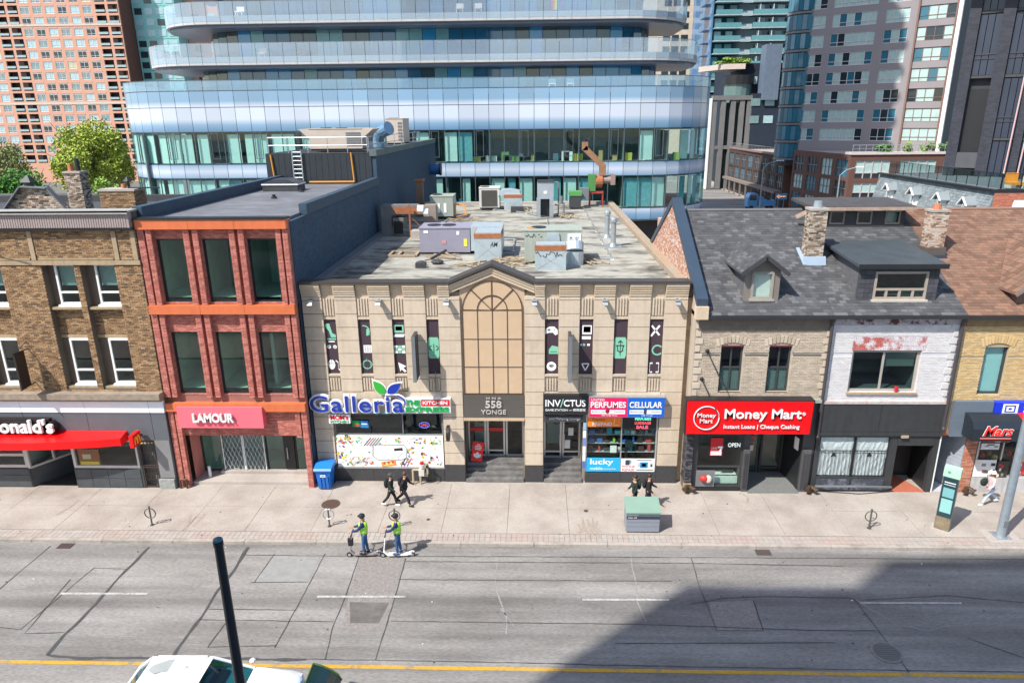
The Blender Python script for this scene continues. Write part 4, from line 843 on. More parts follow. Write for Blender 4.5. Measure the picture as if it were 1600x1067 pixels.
L11 = [(0, .24), (.05, .14), (.1, .17), (.09, .05), (.16, .1), (.24, .08), (.19, 0), (.22, -.04), (.1, -.13), (.02, -.13), (.02, -.2)]
m = M().prism([(-2.82 + p * .85, .842, .92 + q * .85) for p, q in L11] + [(-2.82 - p * .85, .842, .92 + q * .85) for p, q in reversed(L11[1:])], (0, .006, 0)); m.rot(rad(-10), (-2.8, .85, .6), 'X').rot(rad(8), (-2.8, .85, .6), 'Y'); ob('leaf_emblem', m, SW, sg)
# games bar and perfume / phone shop signs
sg = thing('shop_sign', 'black game station sign board with white and teal lettering', 'sign', (1.46, -.2, 4))
ob('board', bx(.42, 2.46, -.2, .02, 3.56, 4.54), mat('sign_black', (.022, .022, .026), r=.35), sg)
text('lettering', 'INV', .52, 1.22, 3.98, 4.3, -.2, SW, sg, ext=.03, off=.012); text('lettering', '/', 1.2, 1.36, 3.95, 4.34, -.2, MINT, sg, ext=.03); text('lettering', 'CTUS', 1.36, 2.36, 3.98, 4.3, -.2, SW, sg, ext=.03, off=.012)
text('lettering', 'GAME STATION — 棋牌游戏', .52, 2.36, 3.74, 3.87, -.2, SW, sg, ext=.015)
sg = thing('shop_sign', 'dark strip above the entrance with small white lounge lettering', 'sign', (1.4, .1, 3.25)); ob('board', bx(.47, 2.27, -.02, .1, 3.12, 3.42), DGREY, sg); text('lettering', 'and Mahjong Lounge', .7, 2.15, 3.2, 3.35, -.02, SW, sg, ext=.01)
sg = thing('shop_sign', 'pink and blue lightbox sign of the perfume and phone shop', 'sign', (4.2, -.3, 4))
ob('box', bx(2.5, 5.95, -.34, .02, 3.5, 4.5), ALU, sg); ob('face', bx(2.52, 4.25, -.36, -.34, 3.53, 4.47), paint('D91E5B', r=.35), sg, 'pink half'); ob('face', bx(4.25, 5.93, -.36, -.34, 3.53, 4.47), paint('1F5FC0', r=.35), sg, 'blue half')
text('lettering', 'UNITED', 2.6, 3.2, 4.32, 4.42, -.36, SW, sg, ext=.01); text('lettering', 'PERFUMES', 2.58, 4.18, 3.99, 4.28, -.36, SW, sg, ext=.02, off=.02); text('lettering', 'CELLULAR', 4.34, 5.82, 3.99, 4.28, -.36, SW, sg, ext=.02, off=.02)
for a, c in ((2.6, 4.15), (4.35, 5.8)):
    ob('strip', bx(a, c, -.37, -.36, 3.68, 3.88), SW, sg); text('small_print', 'Brand names  •  Repairs', a + .05, c - .05, 3.74, 3.83, -.37, paint('55607A'), sg, ext=.004)
ob('motif', M().ball((3.35, -.37, 3.83), .1, .02, .13), paint('8A1428'), sg); ob('motif', bx(5.0, 5.12, -.385, -.37, 3.7, 3.94), paint('223A5A'), sg); text('small_print', '558 Yonge Street', 3.1, 3.8, 3.57, 3.64, -.36, SW, sg, ext=.004); text('small_print', '558 Yonge', 4.9, 5.4, 3.57, 3.64, -.36, SW, sg, ext=.004)
window(b, 2.42, 5.76, .5, 3.45, .08, ALU, GL, fw=.07, vx=(.5,), name='shop_window')
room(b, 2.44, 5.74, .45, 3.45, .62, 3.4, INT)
sg = thing('window_poster', 'orange prepaid poster at the top left of the phone shop window', 'poster', (3.3, .06, 3.1)); ob('sheet', bx(2.5, 4.05, .03, .06, 2.86, 3.38), paint('F08020'), sg); text('lettering', 'PREPAID', 2.72, 3.62, 2.92, 3.09, .03, SW, sg, ext=.006, off=.01); text('lettering', 'Freedom', 2.72, 3.3, 3.16, 3.3, .03, paint('7A3A10'), sg, ext=.006); ob('phone_frame', M().bar((3.7, .025, 2.95), (3.95, .025, 2.95), .01, .03).bar((3.95, .025, 2.95), (3.95, .025, 3.3), .01, .03).bar((3.7, .025, 2.95), (3.75, .025, 3.3), .01, .03), paint('F8C090'), sg)
sg = thing('window_sign', 'green and red lettering on black at the top right of the phone shop window', 'sign', (4.95, .06, 3.1)); ob('sheet', bx(4.12, 5.68, .03, .06, 2.72, 3.38), BLACK, sg)
text('lettering', 'PERFUMES', 4.68, 5.42, 3.2, 3.33, .03, mat('green_tube', (.1, .8, .4), em=(.1, .9, .4, 1.0)), sg, ext=.008, off=.02)
rt = mat('red_tube', (.9, .1, .15), em=(1, .08, .12, 1.0)); text('lettering', 'LUGGAGE', 4.68, 5.42, 3.0, 3.13, .03, rt, sg, ext=.008, off=.02); text('lettering', 'SALE', 4.75, 5.3, 2.78, 2.94, .03, rt, sg, ext=.008, off=.03)
sg = thing('window_poster', 'cyan phone carrier poster at the bottom left of the phone shop window', 'poster', (3.25, .06, .9)); ob('sheet', bx(2.48, 4.08, .03, .06, .55, 1.26), paint('1FA8DE'), sg); text('lettering', 'lucky', 2.66, 3.75, .84, 1.2, .03, SW, sg, ext=.008, off=.02); text('lettering', 'mobile', 2.66, 3.25, .64, .78, .03, SW, sg, ext=.006, off=.01); text('small_print', 'Authorized dealer', 3.3, 3.9, .66, .73, .03, SW, sg, ext=.004)
sg = thing('window_poster', 'white phone repair poster at the bottom right of the phone shop window', 'poster', (4.9, .06, .85)); ob('sheet', bx(4.12, 5.7, .03, .06, .55, 1.22), WH2, sg); text('lettering', 'PHONE\nREPAIR', 4.16, 4.78, .58, .88, .03, paint('C8323A'), sg, ext=.006, off=.01)
for x, z, w_, h_, c_ in ((4.42, 1.03, .2, .26, '33404A'), (4.56, 1.06, .08, .2, '8A9AA0'), (5.2, .9, .36, .3, '2F7FB0'), (5.2, .9, .2, .16, 'C86A5A'), (5.55, .88, .1, .16, '44505A'), (4.95, .92, .12, .2, 'B8C4CC'), (5.2, 1.15, .7, .06, '7A8A94'), (5.25, .65, .8, .05, '5A6A74')): ob('printed_item', bx(x - w_ / 2, x + w_ / 2, .022, .03, z - h_ / 2, z + h_ / 2), paint(c_), sg)
sh = thing('display_shelves', 'lit shelves of small colourful goods in the phone shop window', 'shelf', (4.1, .5, 1.3)); m = M()
for z in (1.4, 1.85, 2.3): m.box(2.5, 5.7, .35, .75, z, z + .03)
ob('shelf', m, mat('pale_shelf', (.4, .42, .42)), sh); random.seed(5); kk = 0
for z in (1.43, 1.88, 2.33):
    x = 2.6
    while x < 5.6:
        w_ = random.uniform(.1, .3); h_ = random.uniform(.12, .36); ob('goods', bx(x, x + w_ * .9, .38, .6, z, z + h_), paint(random.choice(['2F8FA8', 'C8D0D0', '2A2A30', 'C84A4A', '9ACB3C', '3A6AB0', 'E0E0DC', '44484A', '70B8C8', '30343A', '5A3A3A'])), sh); x += w_ + random.uniform(0, .25)
for x in (4.4, 5.4): ob('goods', M().tube([(x + .16 * math.cos(q * math.pi / 6), .3, 2.55 + .16 * math.sin(q * math.pi / 6)) for q in range(13)], .02, 5), paint('88929A'), sh)
ob('goods', bx(3.6, 3.9, .2, .24, 1.45, 1.8), WH2, sh); ob('goods', M().cyl((4.5, .3, 1.85), (4.5, .25, 1.85), .2, n=14), paint('20343A'), sh)
sg = thing('door_poster', 'tall narrow strip of white and blue posters between the games entrance and the phone window', 'poster', (2.35, 0, 1.6))
for i, (z, h_, c_) in enumerate(((2.9, .35, '8FB3D0'), (2.5, .35, 'E8E8E8'), (2.1, .4, '6A86C0'), (1.7, .35, 'F0F0F0'), (1.3, .35, 'DDE3EA'), (.9, .35, '4A66B0'))): ob('sheet', bx(2.29, 2.42, -.03, -.0, z - h_ / 2, z + h_ / 2), paint(c_), sg)
# ---- flat roof with its plant
ROOFG = mat('stained_flat_roof', (.34, .33, .285), r=.9, n=.22, ns=3.2, c2=(.075, .07, .06), c2s=.6, c2t=.55, c2w=.09, bump=.25, bs=14, stretch=(.75, 1.5, 1))
ob('roof', bx(-10.36, 6.49, .45, 33.5, 9.05, 9.3), ROOFG, b)
CP = mat('sandy_coping', (.34, .25, .17), r=.85, n=.15, ns=3, c2=(.3, .27, .22), c2s=1)
yy = .46
while yy < 33: ob('coping_stone', bx(6.5, 7.0, yy + .01, min(yy + 2.4, 33.6) - .01, 9.0, 9.56), CP, b); yy += 2.4
ob('parapet', M().box(-10.36, 6.34, 33.3, 33.8, 9.0, 9.55), CONC, b); ob('upstand', M().box(-10.36, -9.9, .46, 33.3, 9.3, 9.5), MGREY, b)
RUST0 = mat('pale_rust', (.26, .17, .11), r=.9)
ob('party_wall', bx(6.3, 6.99, .2, 33.6, 0, 8.99), mat('old_buff_brick', (.35, .27, .18), r=.9, n=.2, ns=3), b)
def scrawl(parent, x0, x1, z0, z1, y):
    rd = random.Random(int(x0 * 100)); n = int((x1 - x0) / .06); m = M(); p = None
    for i in range(n):
        q = (x0 + (x1 - x0) * i / n + rd.uniform(-.03, .03), y, rd.uniform(z0, z1))
        if p and rd.random() < .85: m.bar(p, q, .01, .028)
        p = q
    ob('graffiti', m, BLACK, parent)
# conduit runs and membrane seams
for pts in ([(-3.6, 10.2), (-1.2, 10.2), (-1.2, 14), (-6.6, 14), (-6.6, 24)], [(1.0, 8.6), (1.0, 24.6)], [(-6.0, 11.4), (-6.0, 15.4), (-8.0, 15.4)], [(2.5, 7.4), (4.2, 7.4), (4.2, 30)], [(-3.4, 29.6), (-.6, 27.2), (.2, 25.4)]):
    cdt = ob('conduit', M().tube([(x, y, 9.37) for x, y in pts], .04, 6), GALV, b)
    for (xa, ya), (xb, yb) in zip(pts, pts[1:]):
        k = int(math.hypot(xb - xa, yb - ya) / 1.6)
        for i in range(k): ob('support_block', bx(xa + (xb - xa) * i / k - .09, xa + (xb - xa) * i / k + .09, ya + (yb - ya) * i / k - .06, ya + (yb - ya) * i / k + .06, 9.3, 9.34), WHITE if i % 3 == 0 else RUST0, cdt)
for y in (3.2, 6.1, 9.0, 12.1, 15.0, 18.2, 21.3, 24.4, 27.4, 30.4): ob('roof_seam', strip([(-9.8, y), (6.4, y + .05)], .05, 9.304, .015), mat('roof_tar', (.12, .115, .10), r=.8, n=.3, ns=6) if 'roof_tar' not in bpy.data.materials else bpy.data.materials['roof_tar'], b, fix=False)
G1 = mat('violet_grey_casing', (.27, .26, .33), r=.5, n=.07, ns=2); G2 = mat('sage_grey_casing', (.34, .38, .33), r=.5, n=.08, ns=2, streak=.15); G3 = mat('sheet_galvanised', (.46, .54, .58), r=.4, m=.35, n=.1, ns=4)
RUST = mat('rust', (.32, .12, .05), r=.85, n=.3, ns=6)
t = rooftop('rooftop_unit', 'violet grey rooftop unit with two fans, left of the gable peak', -6.45, -3.6, 9.2, 11.3, 9.3, 10.75, G1, grille=False, fans=2)
for x, z, w_, h_, c_ in ((-6.2, 10.5, .25, .14, 'F0F0F0'), (-4.35, 10.4, .15, .2, 'F0F0F0'), (-3.95, 9.75, .18, .42, 'E8D84A'), (-5.2, 9.9, .25, .2, 'C08A8A')): ob('decal', bx(x, x + w_, 9.18, 9.2, z, z + h_), paint(c_), t)
def curb_hood(name, label, x0, x1, y0, y1, z0, z1, tagtext=None, mt=None):
    t = thing(name, label, 'duct', ((x0 + x1) / 2, y0, z0)); mt = mt or G3
    ob('box', bx(x0, x1, y0, y1, z0, z1 - .25), mt, t); ob('rust_band', bx(x0 - .02, x1 + .02, y0 - .02, y1 + .02, z1 - .25, z1), RUST, t); ob('lid', bx(x0 + .05, x1 - .02, y0 + .1, y1 - .02, z1, z1 + .06), mt, t)
    ob('crease', M().bar((x0, y0 - .004, z0), (x1, y0 - .004, z1 - .3), .006, .02).bar((x1, y0 - .004, z0), (x0, y0 - .004, z1 - .3), .006, .02), ALU, t)
    if tagtext:
        if len(tagtext[0]) > 4: scrawl(t, tagtext[1], tagtext[2], tagtext[3], tagtext[4], y0 - .006)
        else: text('graffiti', tagtext[0], tagtext[1], tagtext[2], tagtext[3], tagtext[4], y0 - .004, BLACK, t, ext=.004, shear=.2, off=.01)
    return t
t = curb_hood('intake_hood', 'galvanised intake hood with a rusty band and a short black tag, behind the gable peak', -3.2, -1.75, 7.3, 9.1, 9.3, 10.75, ('AM', -2.35, -1.95, 10.05, 10.3))
ob('duct_run', bx(-3.55, -1.75, 9.15, 11.0, 9.5, 10.85), G3, t)
t = rooftop('rooftop_unit', 'sage grey rooftop unit with black graffiti, right of the gable peak', -.5, 2.5, 6.5, 8.4, 9.3, 11.0, G2, grille=False, fans=1)
scrawl(t, -.45, .45, 10.66, 10.88, 6.49); ob('panel', bx(1.75, 2.45, 6.45, 6.5, 10.05, 10.85), paint('D8DCE0'), t); text('graffiti', '8a%', 1.85, 2.35, 10.3, 10.7, 6.445, DGREY, t, ext=.003); ob('orange_lid', M().cyl((-.1, 7.3, 11.06), (-.1, 7.3, 11.08), .32, n=12), paint('D98A3A'), t)
ob('drum', M().cyl((2.1, 6.2, 9.3), (2.1, 6.2, 10.0), .48, n=16).cyl((2.1, 6.2, 10.0), (2.1, 6.4, 10.4), .48, n=16), G3, t); ob('front_flap', M().prism([(.5, 6.42, 10.1), (1.4, 6.42, 10.1), (1.3, 6.42, 10.9), (.7, 6.42, 10.9)], (0, .07, 0)), G3, t)
curb_hood('intake_hood', 'galvanised intake hood covered in black scrawl, in front of the sage grey unit', .05, 1.6, 4.65, 5.6, 9.3, 10.55, ('METROMANIAK', .08, 1.57, 9.95, 10.25))
t = rooftop('rooftop_unit', 'small sage grey unit beside the navy wall, with orange gas pipes', -7.95, -6.2, 24, 26.2, 9.4, 11.0, G2, grille=False)
for x in (-7.4, -6.9): ob('decal', bx(x, x + .2, 23.97, 24, 9.8, 10.5), WH2, t)
ob('gas_pipe', M().tube([(-6.1, 24.5, 9.5), (-6.1, 24.5, 10.4), (-5.4, 24.5, 10.3), (-5.2, 24.2, 9.6), (-5.9, 23.8, 9.5)], .06), paint('D08A3A'), t)
t = rooftop('rooftop_unit', 'unit with a dark coil and red edge at the back of the flat roof', -4.6, -2.9, 29.5, 31.5, 9.4, 11.1, OFFW, grille=False)
ob('coil', bx(-4.4, -3.1, 29.45, 29.5, 9.65, 10.95), mat('dark_coil', (.06, .058, .05)), t)
t = curb_hood('intake_hood', 'pale curved hood with a red edge, beside the dark coil unit', -2.5, -1.0, 29.2, 31, 9.3, 10.6); ob('curved_top', M().prism([(-3.0, 29.4, 10.5), (-1.1, 29.4, 10.6), (-1.2, 29.4, 10.85), (-2.0, 29.4, 11.0), (-2.9, 29.4, 10.95)], (0, 1.5, 0)), G3, t); ob('low_box', bx(-1.9, -.85, 27.9, 28.4, 9.3, 9.75), DGREY, t)
t = thing('condenser', 'tall slatted grey condenser tower in the middle of the back roof', 'air conditioner', (.85, 24.8, 9.3))
ob('casing', bx(.25, 1.5, 24.8, 26, 10.7, 12.0), mat('steel_grey', (.3, .34, .37), r=.5), t); ob('leg_frame', M().box(.2, .5, 24.75, 25.1, 9.3, 10.7).box(1.2, 1.5, 24.75, 25.1, 9.3, 10.7).box(.2, .5, 25.7, 26, 9.3, 10.7).box(1.2, 1.5, 25.7, 26, 9.3, 10.7), GALV, t); ob('core', bx(.5, 1.2, 25.2, 25.6, 9.4, 10.7), BLACK, t)
for i in range(5): ob('slat', M().bar((.25, 24.8 + i * .24, 12.05), (1.5, 24.8 + i * .24, 12.05), .16, .08), DGREY, t)
ob('decal', bx(.75, 1.0, 24.78, 24.8, 11.1, 11.3), WH2, t); ob('pipe', M().tube([(1.9, 25.5, 9.3), (1.9, 25.5, 11.9), (1.4, 25.5, 11.9)], .05).tube([(1.6, 25, 10.2), (2.3, 25, 10.4), (2.3, 25, 9.3)], .07).cyl((2.1, 25, 10.3), (2.1, 25, 10.9), .14), MGREY, t)
t = thing('exhaust_box', 'dark box with a bright green lid at the back right of the roof', 'fan', (3.5, 30, 9.3)); ob('box', bx(3.0, 3.95, 29.9, 31, 9.4, 10.4), DGREY, t); ob('lid', bx(2.95, 4.0, 29.85, 31.05, 10.4, 10.75), paint('52904A'), t)
t = thing('exhaust_fan', 'green exhaust fan with a rusty elbow duct on a red stand', 'fan', (5.3, 32, 9.3))
ob('housing', bx(4.7, 5.3, 31.7, 32.6, 10.6, 12.0), paint('4A8044'), t); ob('scroll', M().cyl((5.3, 32.2, 11.4), (5.9, 32.2, 11.4), .55, n=16), RUST, t); ob('motor', M().cyl((5.9, 32.2, 11.5), (6.6, 32.2, 11.5), .3, n=12).box(6.6, 7.0, 31.9, 32.6, 11.1, 12.0), paint('8E7C74'), t)
ob('elbow_duct', M().bar((5.9, 32.2, 11.9), (5.9, 32.2, 12.8), .55).bar((6.0, 32.2, 12.6), (4.3, 32.2, 14.2), .5).bar((4.35, 32.2, 14.0), (4.35, 32.2, 14.7), .5), mat('brown_duct', (.27, .14, .075), r=.7, n=.2, ns=3), t)
m = M()
for x in (4.8, 5.9): m.box(x, x + .1, 31.8, 31.9, 9.3, 10.6).box(x, x + .1, 32.5, 32.6, 9.3, 10.6)
m.box(4.8, 6.0, 31.75, 31.8, 10.4, 10.6); ob('stand', m, paint('A03A34'), t); ob('cross_duct', bx(3.9, 4.7, 31.2, 32.2, 10.0, 10.9), MGREY, t); ob('cowl_arms', M().tube([(3.9, 32.2, 15.0), (4.35, 32.2, 14.8), (4.8, 32.2, 15.0)], .03).tube([(4.35, 32.2, 14.6), (4.35, 32.2, 14.9)], .2, 8), BLACK, t)
for x, y, lab in ((4.66, 14.9, 'steel flue pipe with a domed cap, farther of the two'), (4.7, 11.6, 'steel flue pipe with a domed cap, nearer of the two')):
    t = thing('flue_pipe', lab, 'pipe', (x, y, 9.3), 'steel flue pipes on the flat roof')
    ob('pipe', M().cyl((x, y, 9.45), (x, y, 10.7), .15, n=12), GALV, t); ob('cap', M().cyl((x, y, 10.75), (x, y, 10.9), .2, n=12).ball((x, y, 10.9), .2, .2, .15), GALV, t); ob('base', M().cyl((x, y, 9.3), (x, y, 9.5), .26, .18, n=12).box(x - .5, x + .5, y - .4, y + .4, 9.3, 9.33), GALV, t)
t = thing('duct_bridge', 'grey duct gantry with a fan and rusty pipes beside the navy wall', 'duct', (-8.5, 16, 9.3))
ob('frame', M().box(-10.0, -9.3, 15.8, 17, 9.3, 11.3).box(-9.3, -7.6, 15.8, 16.8, 10.7, 11.3).box(-9.2, -8.5, 15.6, 16.9, 9.9, 10.5), mat('dusty_duct', (.16, .16, .155), r=.6, n=.2), t); ob('rust_pipe', bx(-9.1, -7.3, 15.75, 15.9, 10.75, 11.2), RUST, t)
ob('mouth', bx(-9.15, -8.55, 15.55, 15.6, 9.5, 10.3), BLACK, t); ob('tall_duct', M().box(-7.3, -6.5, 16.6, 17.6, 9.3, 11.2), mat('tan_duct', (.26, .21, .17), r=.7), t); ob('fan_motor', M().cyl((-7.6, 16, 11.0), (-7.2, 16, 11.0), .3, n=12).cyl((-7.2, 16, 10.8), (-6.9, 16, 10.8), .25, n=10), WHITE, t); ob('post', M().box(-8.1, -8.0, 15.4, 15.5, 9.3, 11.4).bar((-8.0, 15.5, 10.6), (-7.3, 15.5, 9.9), .04), RUST, t); ob('side_box', bx(-7.9, -6.9, 14.6, 15.6, 9.3, 9.8), CONC, t)
t = thing('vent_stack', 'square brown vent stack beside the navy wall', 'chimney', (-9.0, 26, 9.3)); ob('shaft', bx(-9.3, -8.75, 25.8, 26.3, 9.3, 12.0), mat('brown_stack', (.22, .14, .10), r=.8), t); ob('cap', bx(-9.4, -8.65, 25.7, 26.4, 12.0, 12.15), RUST, t)
# loose timber and junk on the roof
WOOD = mat('weathered_timber', (.33, .26, .18), r=.9, n=.2, ns=5, isl=.2)
m = M(); random.seed(21)
for x, y in ((-3.4, 5.9), (-1.5, 6.4), (-5.2, 7.8), (3.0, 6.6), (-1.0, 7.2), (2.7, 24.5), (-5.6, 22.8), (-.9, 28.6), (-1.3, 5.6)):
    for i in range(7):
        a = random.uniform(0, 3.1); L_ = random.uniform(.3, 1.1); cx_, cy_ = x + random.uniform(-.6, .6), y + random.uniform(-.5, .5)
        m.bar((cx_ - L_ * math.cos(a), cy_ - L_ * math.sin(a), 9.34 + random.uniform(0, .12)), (cx_ + L_ * math.cos(a), cy_ + L_ * math.sin(a), 9.36 + random.uniform(0, .2)), .09, .05)
ob('timber_scraps', m, WOOD, kind='stuff', label='scattered timber scraps and debris on the flat roof')
pl = thing('pallet', 'broken wooden frame lying on the roof left of the violet grey unit', 'pallet', (-7.2, 9, 9.3))
for (xa, ya), (xb, yb) in (((-8.1, 8.4), (-6.6, 8.4)), ((-8.1, 9.8), (-6.6, 9.8)), ((-8.1, 8.4), (-8.1, 9.8)), ((-6.6, 8.4), (-6.6, 9.8)), ((-7.6, 8.4), (-7.6, 9.8))): ob('board', M().bar((xa, ya, 9.37), (xb, yb, 9.37), .16, .1), WOOD, pl)
tag(ob('junk_pile', M().ball((-5.1, 6.4, 9.42), .35, .25, .14).ball((-5.9, 6.0, 9.42), .3, .2, .15).bar((-5.5, 6.8, 9.5), (-4.7, 7.2, 9.9), .12).box(-6.1, -5.6, 5.3, 5.6, 9.3, 9.55), DGREY, None, loc=(-5.3, 6.3, 9.3)), 'dark heap of old pipe and flashing in front of the violet grey unit', 'scrap')
# ---- the two storey houses on the right: shared helpers
Y0 = -.7
SHG = mat('grey_shingle', (.10, .103, .11), r=.9, n=.12, ns=1.5, cols=[(.06, .061, .065), (.08, .081, .086), (.068, .069, .074), (.112, .113, .119), (.052, .053, .056), (.073, .074, .079)], bump=.2, bs=60)
SHB = mat('brown_shingle', (.23, .13, .085), r=.9, n=.1, ns=1.5, cols=[(.18, .096, .062), (.14, .076, .05), (.22, .122, .08), (.165, .096, .066), (.195, .112, .076)], bump=.2, bs=60)
SL = .52; EY, EZ, RY = -.95, 8.5, 6.0
rz_ = lambda y: EZ + (y - EY) * SL
def shingles(x0, x1, y0, y1, zf, skip=None, exp=.17, tw=.3, m=None):
    """overlapping tabs, each with its own butt edge, laid up the slope z = zf(y)"""
    m = m or M(); y = y0; r = 0
    while y < y1:
        x = x0 - (r % 3) * tw / 3 - random.uniform(0, .05)
        while x < x1:
            a, b = max(x, x0), min(x + tw * random.uniform(.9, 1.05), x1)
            if b - a > .04 and not (skip and skip((a + b) / 2, y)):
                h = random.uniform(.014, .024); e = min(y + exp * 1.06, y1)
                m.add([(a + .004, y, zf(y) + h), (b - .004, y, zf(y) + h), (b - .004, e, zf(e) + .004), (a + .004, e, zf(e) + .004), (a + .004, y, zf(y)), (b - .004, y, zf(y))], [(0, 1, 2, 3), (4, 5, 1, 0)])
            x = x + tw
        y += exp; r += 1
    return m
def slope_roof(parent, x0, x1, mt, deck, skip=None):
    rf = ob('roof', M().prism([(x0, EY, EZ - .12), (x0, RY, rz_(RY) - .12), (x0, 2 * RY - EY, EZ - .12), (x0, 2 * RY - EY, EZ), (x0, RY, rz_(RY)), (x0, EY, EZ)], (x1 - x0, 0, 0)), deck, parent)
    ob('shingle', shingles(x0, x1, EY - .02, RY, lambda y: rz_(y) + .003, skip), mt, rf, kind='stuff', fix=False)
    ob('ridge_cap', M().prism([(x0, RY - .16, rz_(RY) - .03), (x0, RY, rz_(RY) + .05), (x0, RY + .16, rz_(RY) - .03)], (x1 - x0, 0, 0)), mt, rf)
    ob('gutter', M().box(x0, x1, EY - .14, EY - .02, EZ - .14, EZ - .02), mat('dark_gutter', (.025, .025, .028), r=.5), rf)
    return rf
DECKG = mat('grey_deck', (.07, .071, .075), r=.9); DECKB = mat('brown_deck', (.2, .11, .08), r=.9)
def gable_dormer(parent, cx, half, yf, zb, ze, zp, shm, wallm, wx, wz, fm, trim):
    """gabled dormer standing on the slope: front wall, cheeks, two roof planes, one window"""
    d = ob('dormer', wall(cx - half, cx + half, zb, ze, yf, yf + .12, [(cx + wx[0], cx + wx[1], wz[0], wz[1])]), wallm, parent)
    yb = (ze - EZ) / SL + EY
    for s in (-1, 1): ob('cheek', M().prism([(cx + s * half, yf + .12, zb), (cx + s * half, yf + .12, ze), (cx + s * half, yb + .1, ze)], (-s * .1, 0, 0)), shm, d)
    ob('gable', M().prism([(cx - half, yf + .02, ze), (cx + half, yf + .02, ze), (cx, yf + .02, zp - .1)], (0, .1, 0)), wallm, d)
    ov = .28; sl = (zp - ze) / half
    for s in (-1, 1):
        lo = ze - sl * ov; ybl = (lo - EZ) / SL + EY; ybp = (zp - EZ) / SL + EY
        ob('roof', M().prism([(cx, yf - .3, zp), (cx + s * (half + ov), yf - .3, lo), (cx + s * (half + ov), ybl, lo), (cx, ybp, zp)], (0, 0, .09)), shm if False else DECKG if shm is SHG else DECKB, d)
        m = M(); k = 9
        for i in range(k):
            q0, q1 = i / k, (i + 1.06) / k
            xa, xb = cx + s * (half + ov) * (1 - q0), cx + s * (half + ov) * (1 - q1); za, zb_ = lo + (zp - lo) * q0 + .095, lo + (zp - lo) * q1 + .095
            yl = lambda q: ybl + (ybp - ybl) * q
            yy = yf - .3
            while yy < yl(q0):
                y2 = min(yy + .3, yl(q0)); h = random.uniform(.01, .025)
                m.quad((xa, yy + .005, za + h), (xb, yy + .005, zb_ + .004), (xb, y2 - .005, zb_ + .004), (xa, y2 - .005, za + h)); yy += .3
        ob('shingle', m, shm, d, kind='stuff', fix=False)
        ob('rake_board', M().bar((cx, yf - .31, zp - .02), (cx + s * (half + ov), yf - .31, lo - .02), .04, .16), trim, d)
    window(d, cx + wx[0], cx + wx[1], wz[0], wz[1], yf - .04, fm, GL, fw=.1, sill=fm, sill_d=.1, dep=.1)
    ob('blind', bx(cx + wx[0] + .08, cx + wx[1] - .08, yf + .1, yf + .13, wz[0] + .06, wz[1] - .06), WHITE, d)
    return d
# ---- buff brick house with the loan shop
BUF = mat('buff_brick', (.36, .30, .23), r=.9, n=.1, ns=2, cols=[(.50, .415, .32), (.46, .38, .29), (.54, .455, .36), (.49, .4, .31), (.42, .345, .265)], bump=.15, streak=.08)
BUFM = mat('buff_mortar', (.40, .345, .28), r=.95, n=.1)
TAUPE = mat('taupe_frame', (.20, .17, .145), r=.6)
X0, X1 = 7.0, 12.74
b = thing('buff_brick_house', 'buff brick house with a grey shingle roof and gabled dormer over the loan shop', 'building', (9.9, Y0, 0))
wns = [(8.16, 9.14), (10.24, 11.22)]
holes = [(a, c, 4.92, 7.06) for a, c in wns]
def arched_holes(a, c, z1, zr):  # stepped approximation of the segmental head
    return [(a + (c - a) * i / 16, c - (c - a) * i / 16, z1, z1 + zr * math.sin(math.pi * i / 16)) for i in range(1, 7)]
bh = holes + [h for a, c in wns for h in arched_holes(a - .05, c + .05, 7.05, .3)] + [(X0, X1, 6.62, 6.69)]
ob('wall', wall(X0, X1, 4.5, 8.5, Y0, Y0 + .3, holes), BUFM, b)
ob('brick', bricks(X0, X1, 4.5, 8.42, Y0, bh), BUF, b, kind='stuff', fix=False)
ob('string_course', M().box(X0, 8.1, Y0 - .045, Y0 - .0, 6.63, 6.68).box(9.2, 10.18, Y0 - .045, Y0, 6.63, 6.68).box(11.28, X1, Y0 - .045, Y0, 6.63, 6.68), mat('dark_string', (.14, .115, .09), r=.9), b)
for a, c in wns:
    m = M()
    for i in range(9):
        q = (i - 4) / 4; xm = (a + c) / 2 + q * .62
        z = 7.06 + .16 * (1 - q * q)
        m.prism([(xm - .06 + q * .0, Y0 - .05, z), (xm + .06, Y0 - .05, z), (xm + .07 + q * .06, Y0 - .05, z + .3), (xm - .07 + q * .06, Y0 - .05, z + .3)], (0, .05, 0))
    ob('arch_brick', m, BUF, b, kind='stuff')
    ob('arch_soffit', bx(a, c, Y0 - .01, Y0 + .02, 7.03, 7.09), paint('8A3038'), b)
    window(b, a, c, 4.92, 7.05, Y0 + .12, DGREY, GLD, fw=.08, hz=(.52,), sill=SAND, vx=(.5,))
    ob('lower_sash', bx(a + .08, c - .08, Y0 + .19, Y0 + .2, 5.0, 5.95), mat('dusty_pane', (.42, .43, .38), r=.2, n=.15, ns=3), b)
    room(b, a, c, 4.92, 7.05, Y0 + .3, Y0 + 2, INT)
for i in range(10):
    z = 4.75 + i * .345; ob('quoin', bx(7.0, 7.34 if i % 2 else 7.22, Y0 - .06, Y0 - .036, z, z + .25), BUF, b)
    ob('quoin', bx(12.5 if i % 2 else 12.6, 12.74, Y0 - .06, Y0 - .036, z, z + .25), BUF, b)
ob('ledge', bx(6.95, 12.74, Y0 - .2, Y0 + .1, 4.46, 4.62), mat('verdigris_ledge', (.30, .32, .27), r=.8, n=.2, ns=4), b)
ob('frieze', M().box(X0 + .1, X1 - .05, Y0 - .08, Y0 - .035, 7.78, 8.35), mat('eave_shade_brick', (.17, .14, .11), r=.9, n=.2, ns=3), b)  # dark brick colour stands in for the shadow band under the eave
ob('side_wall', M().box(6.98, 7.25, Y0, 12.8, 0, 8.5), BUFM, b)
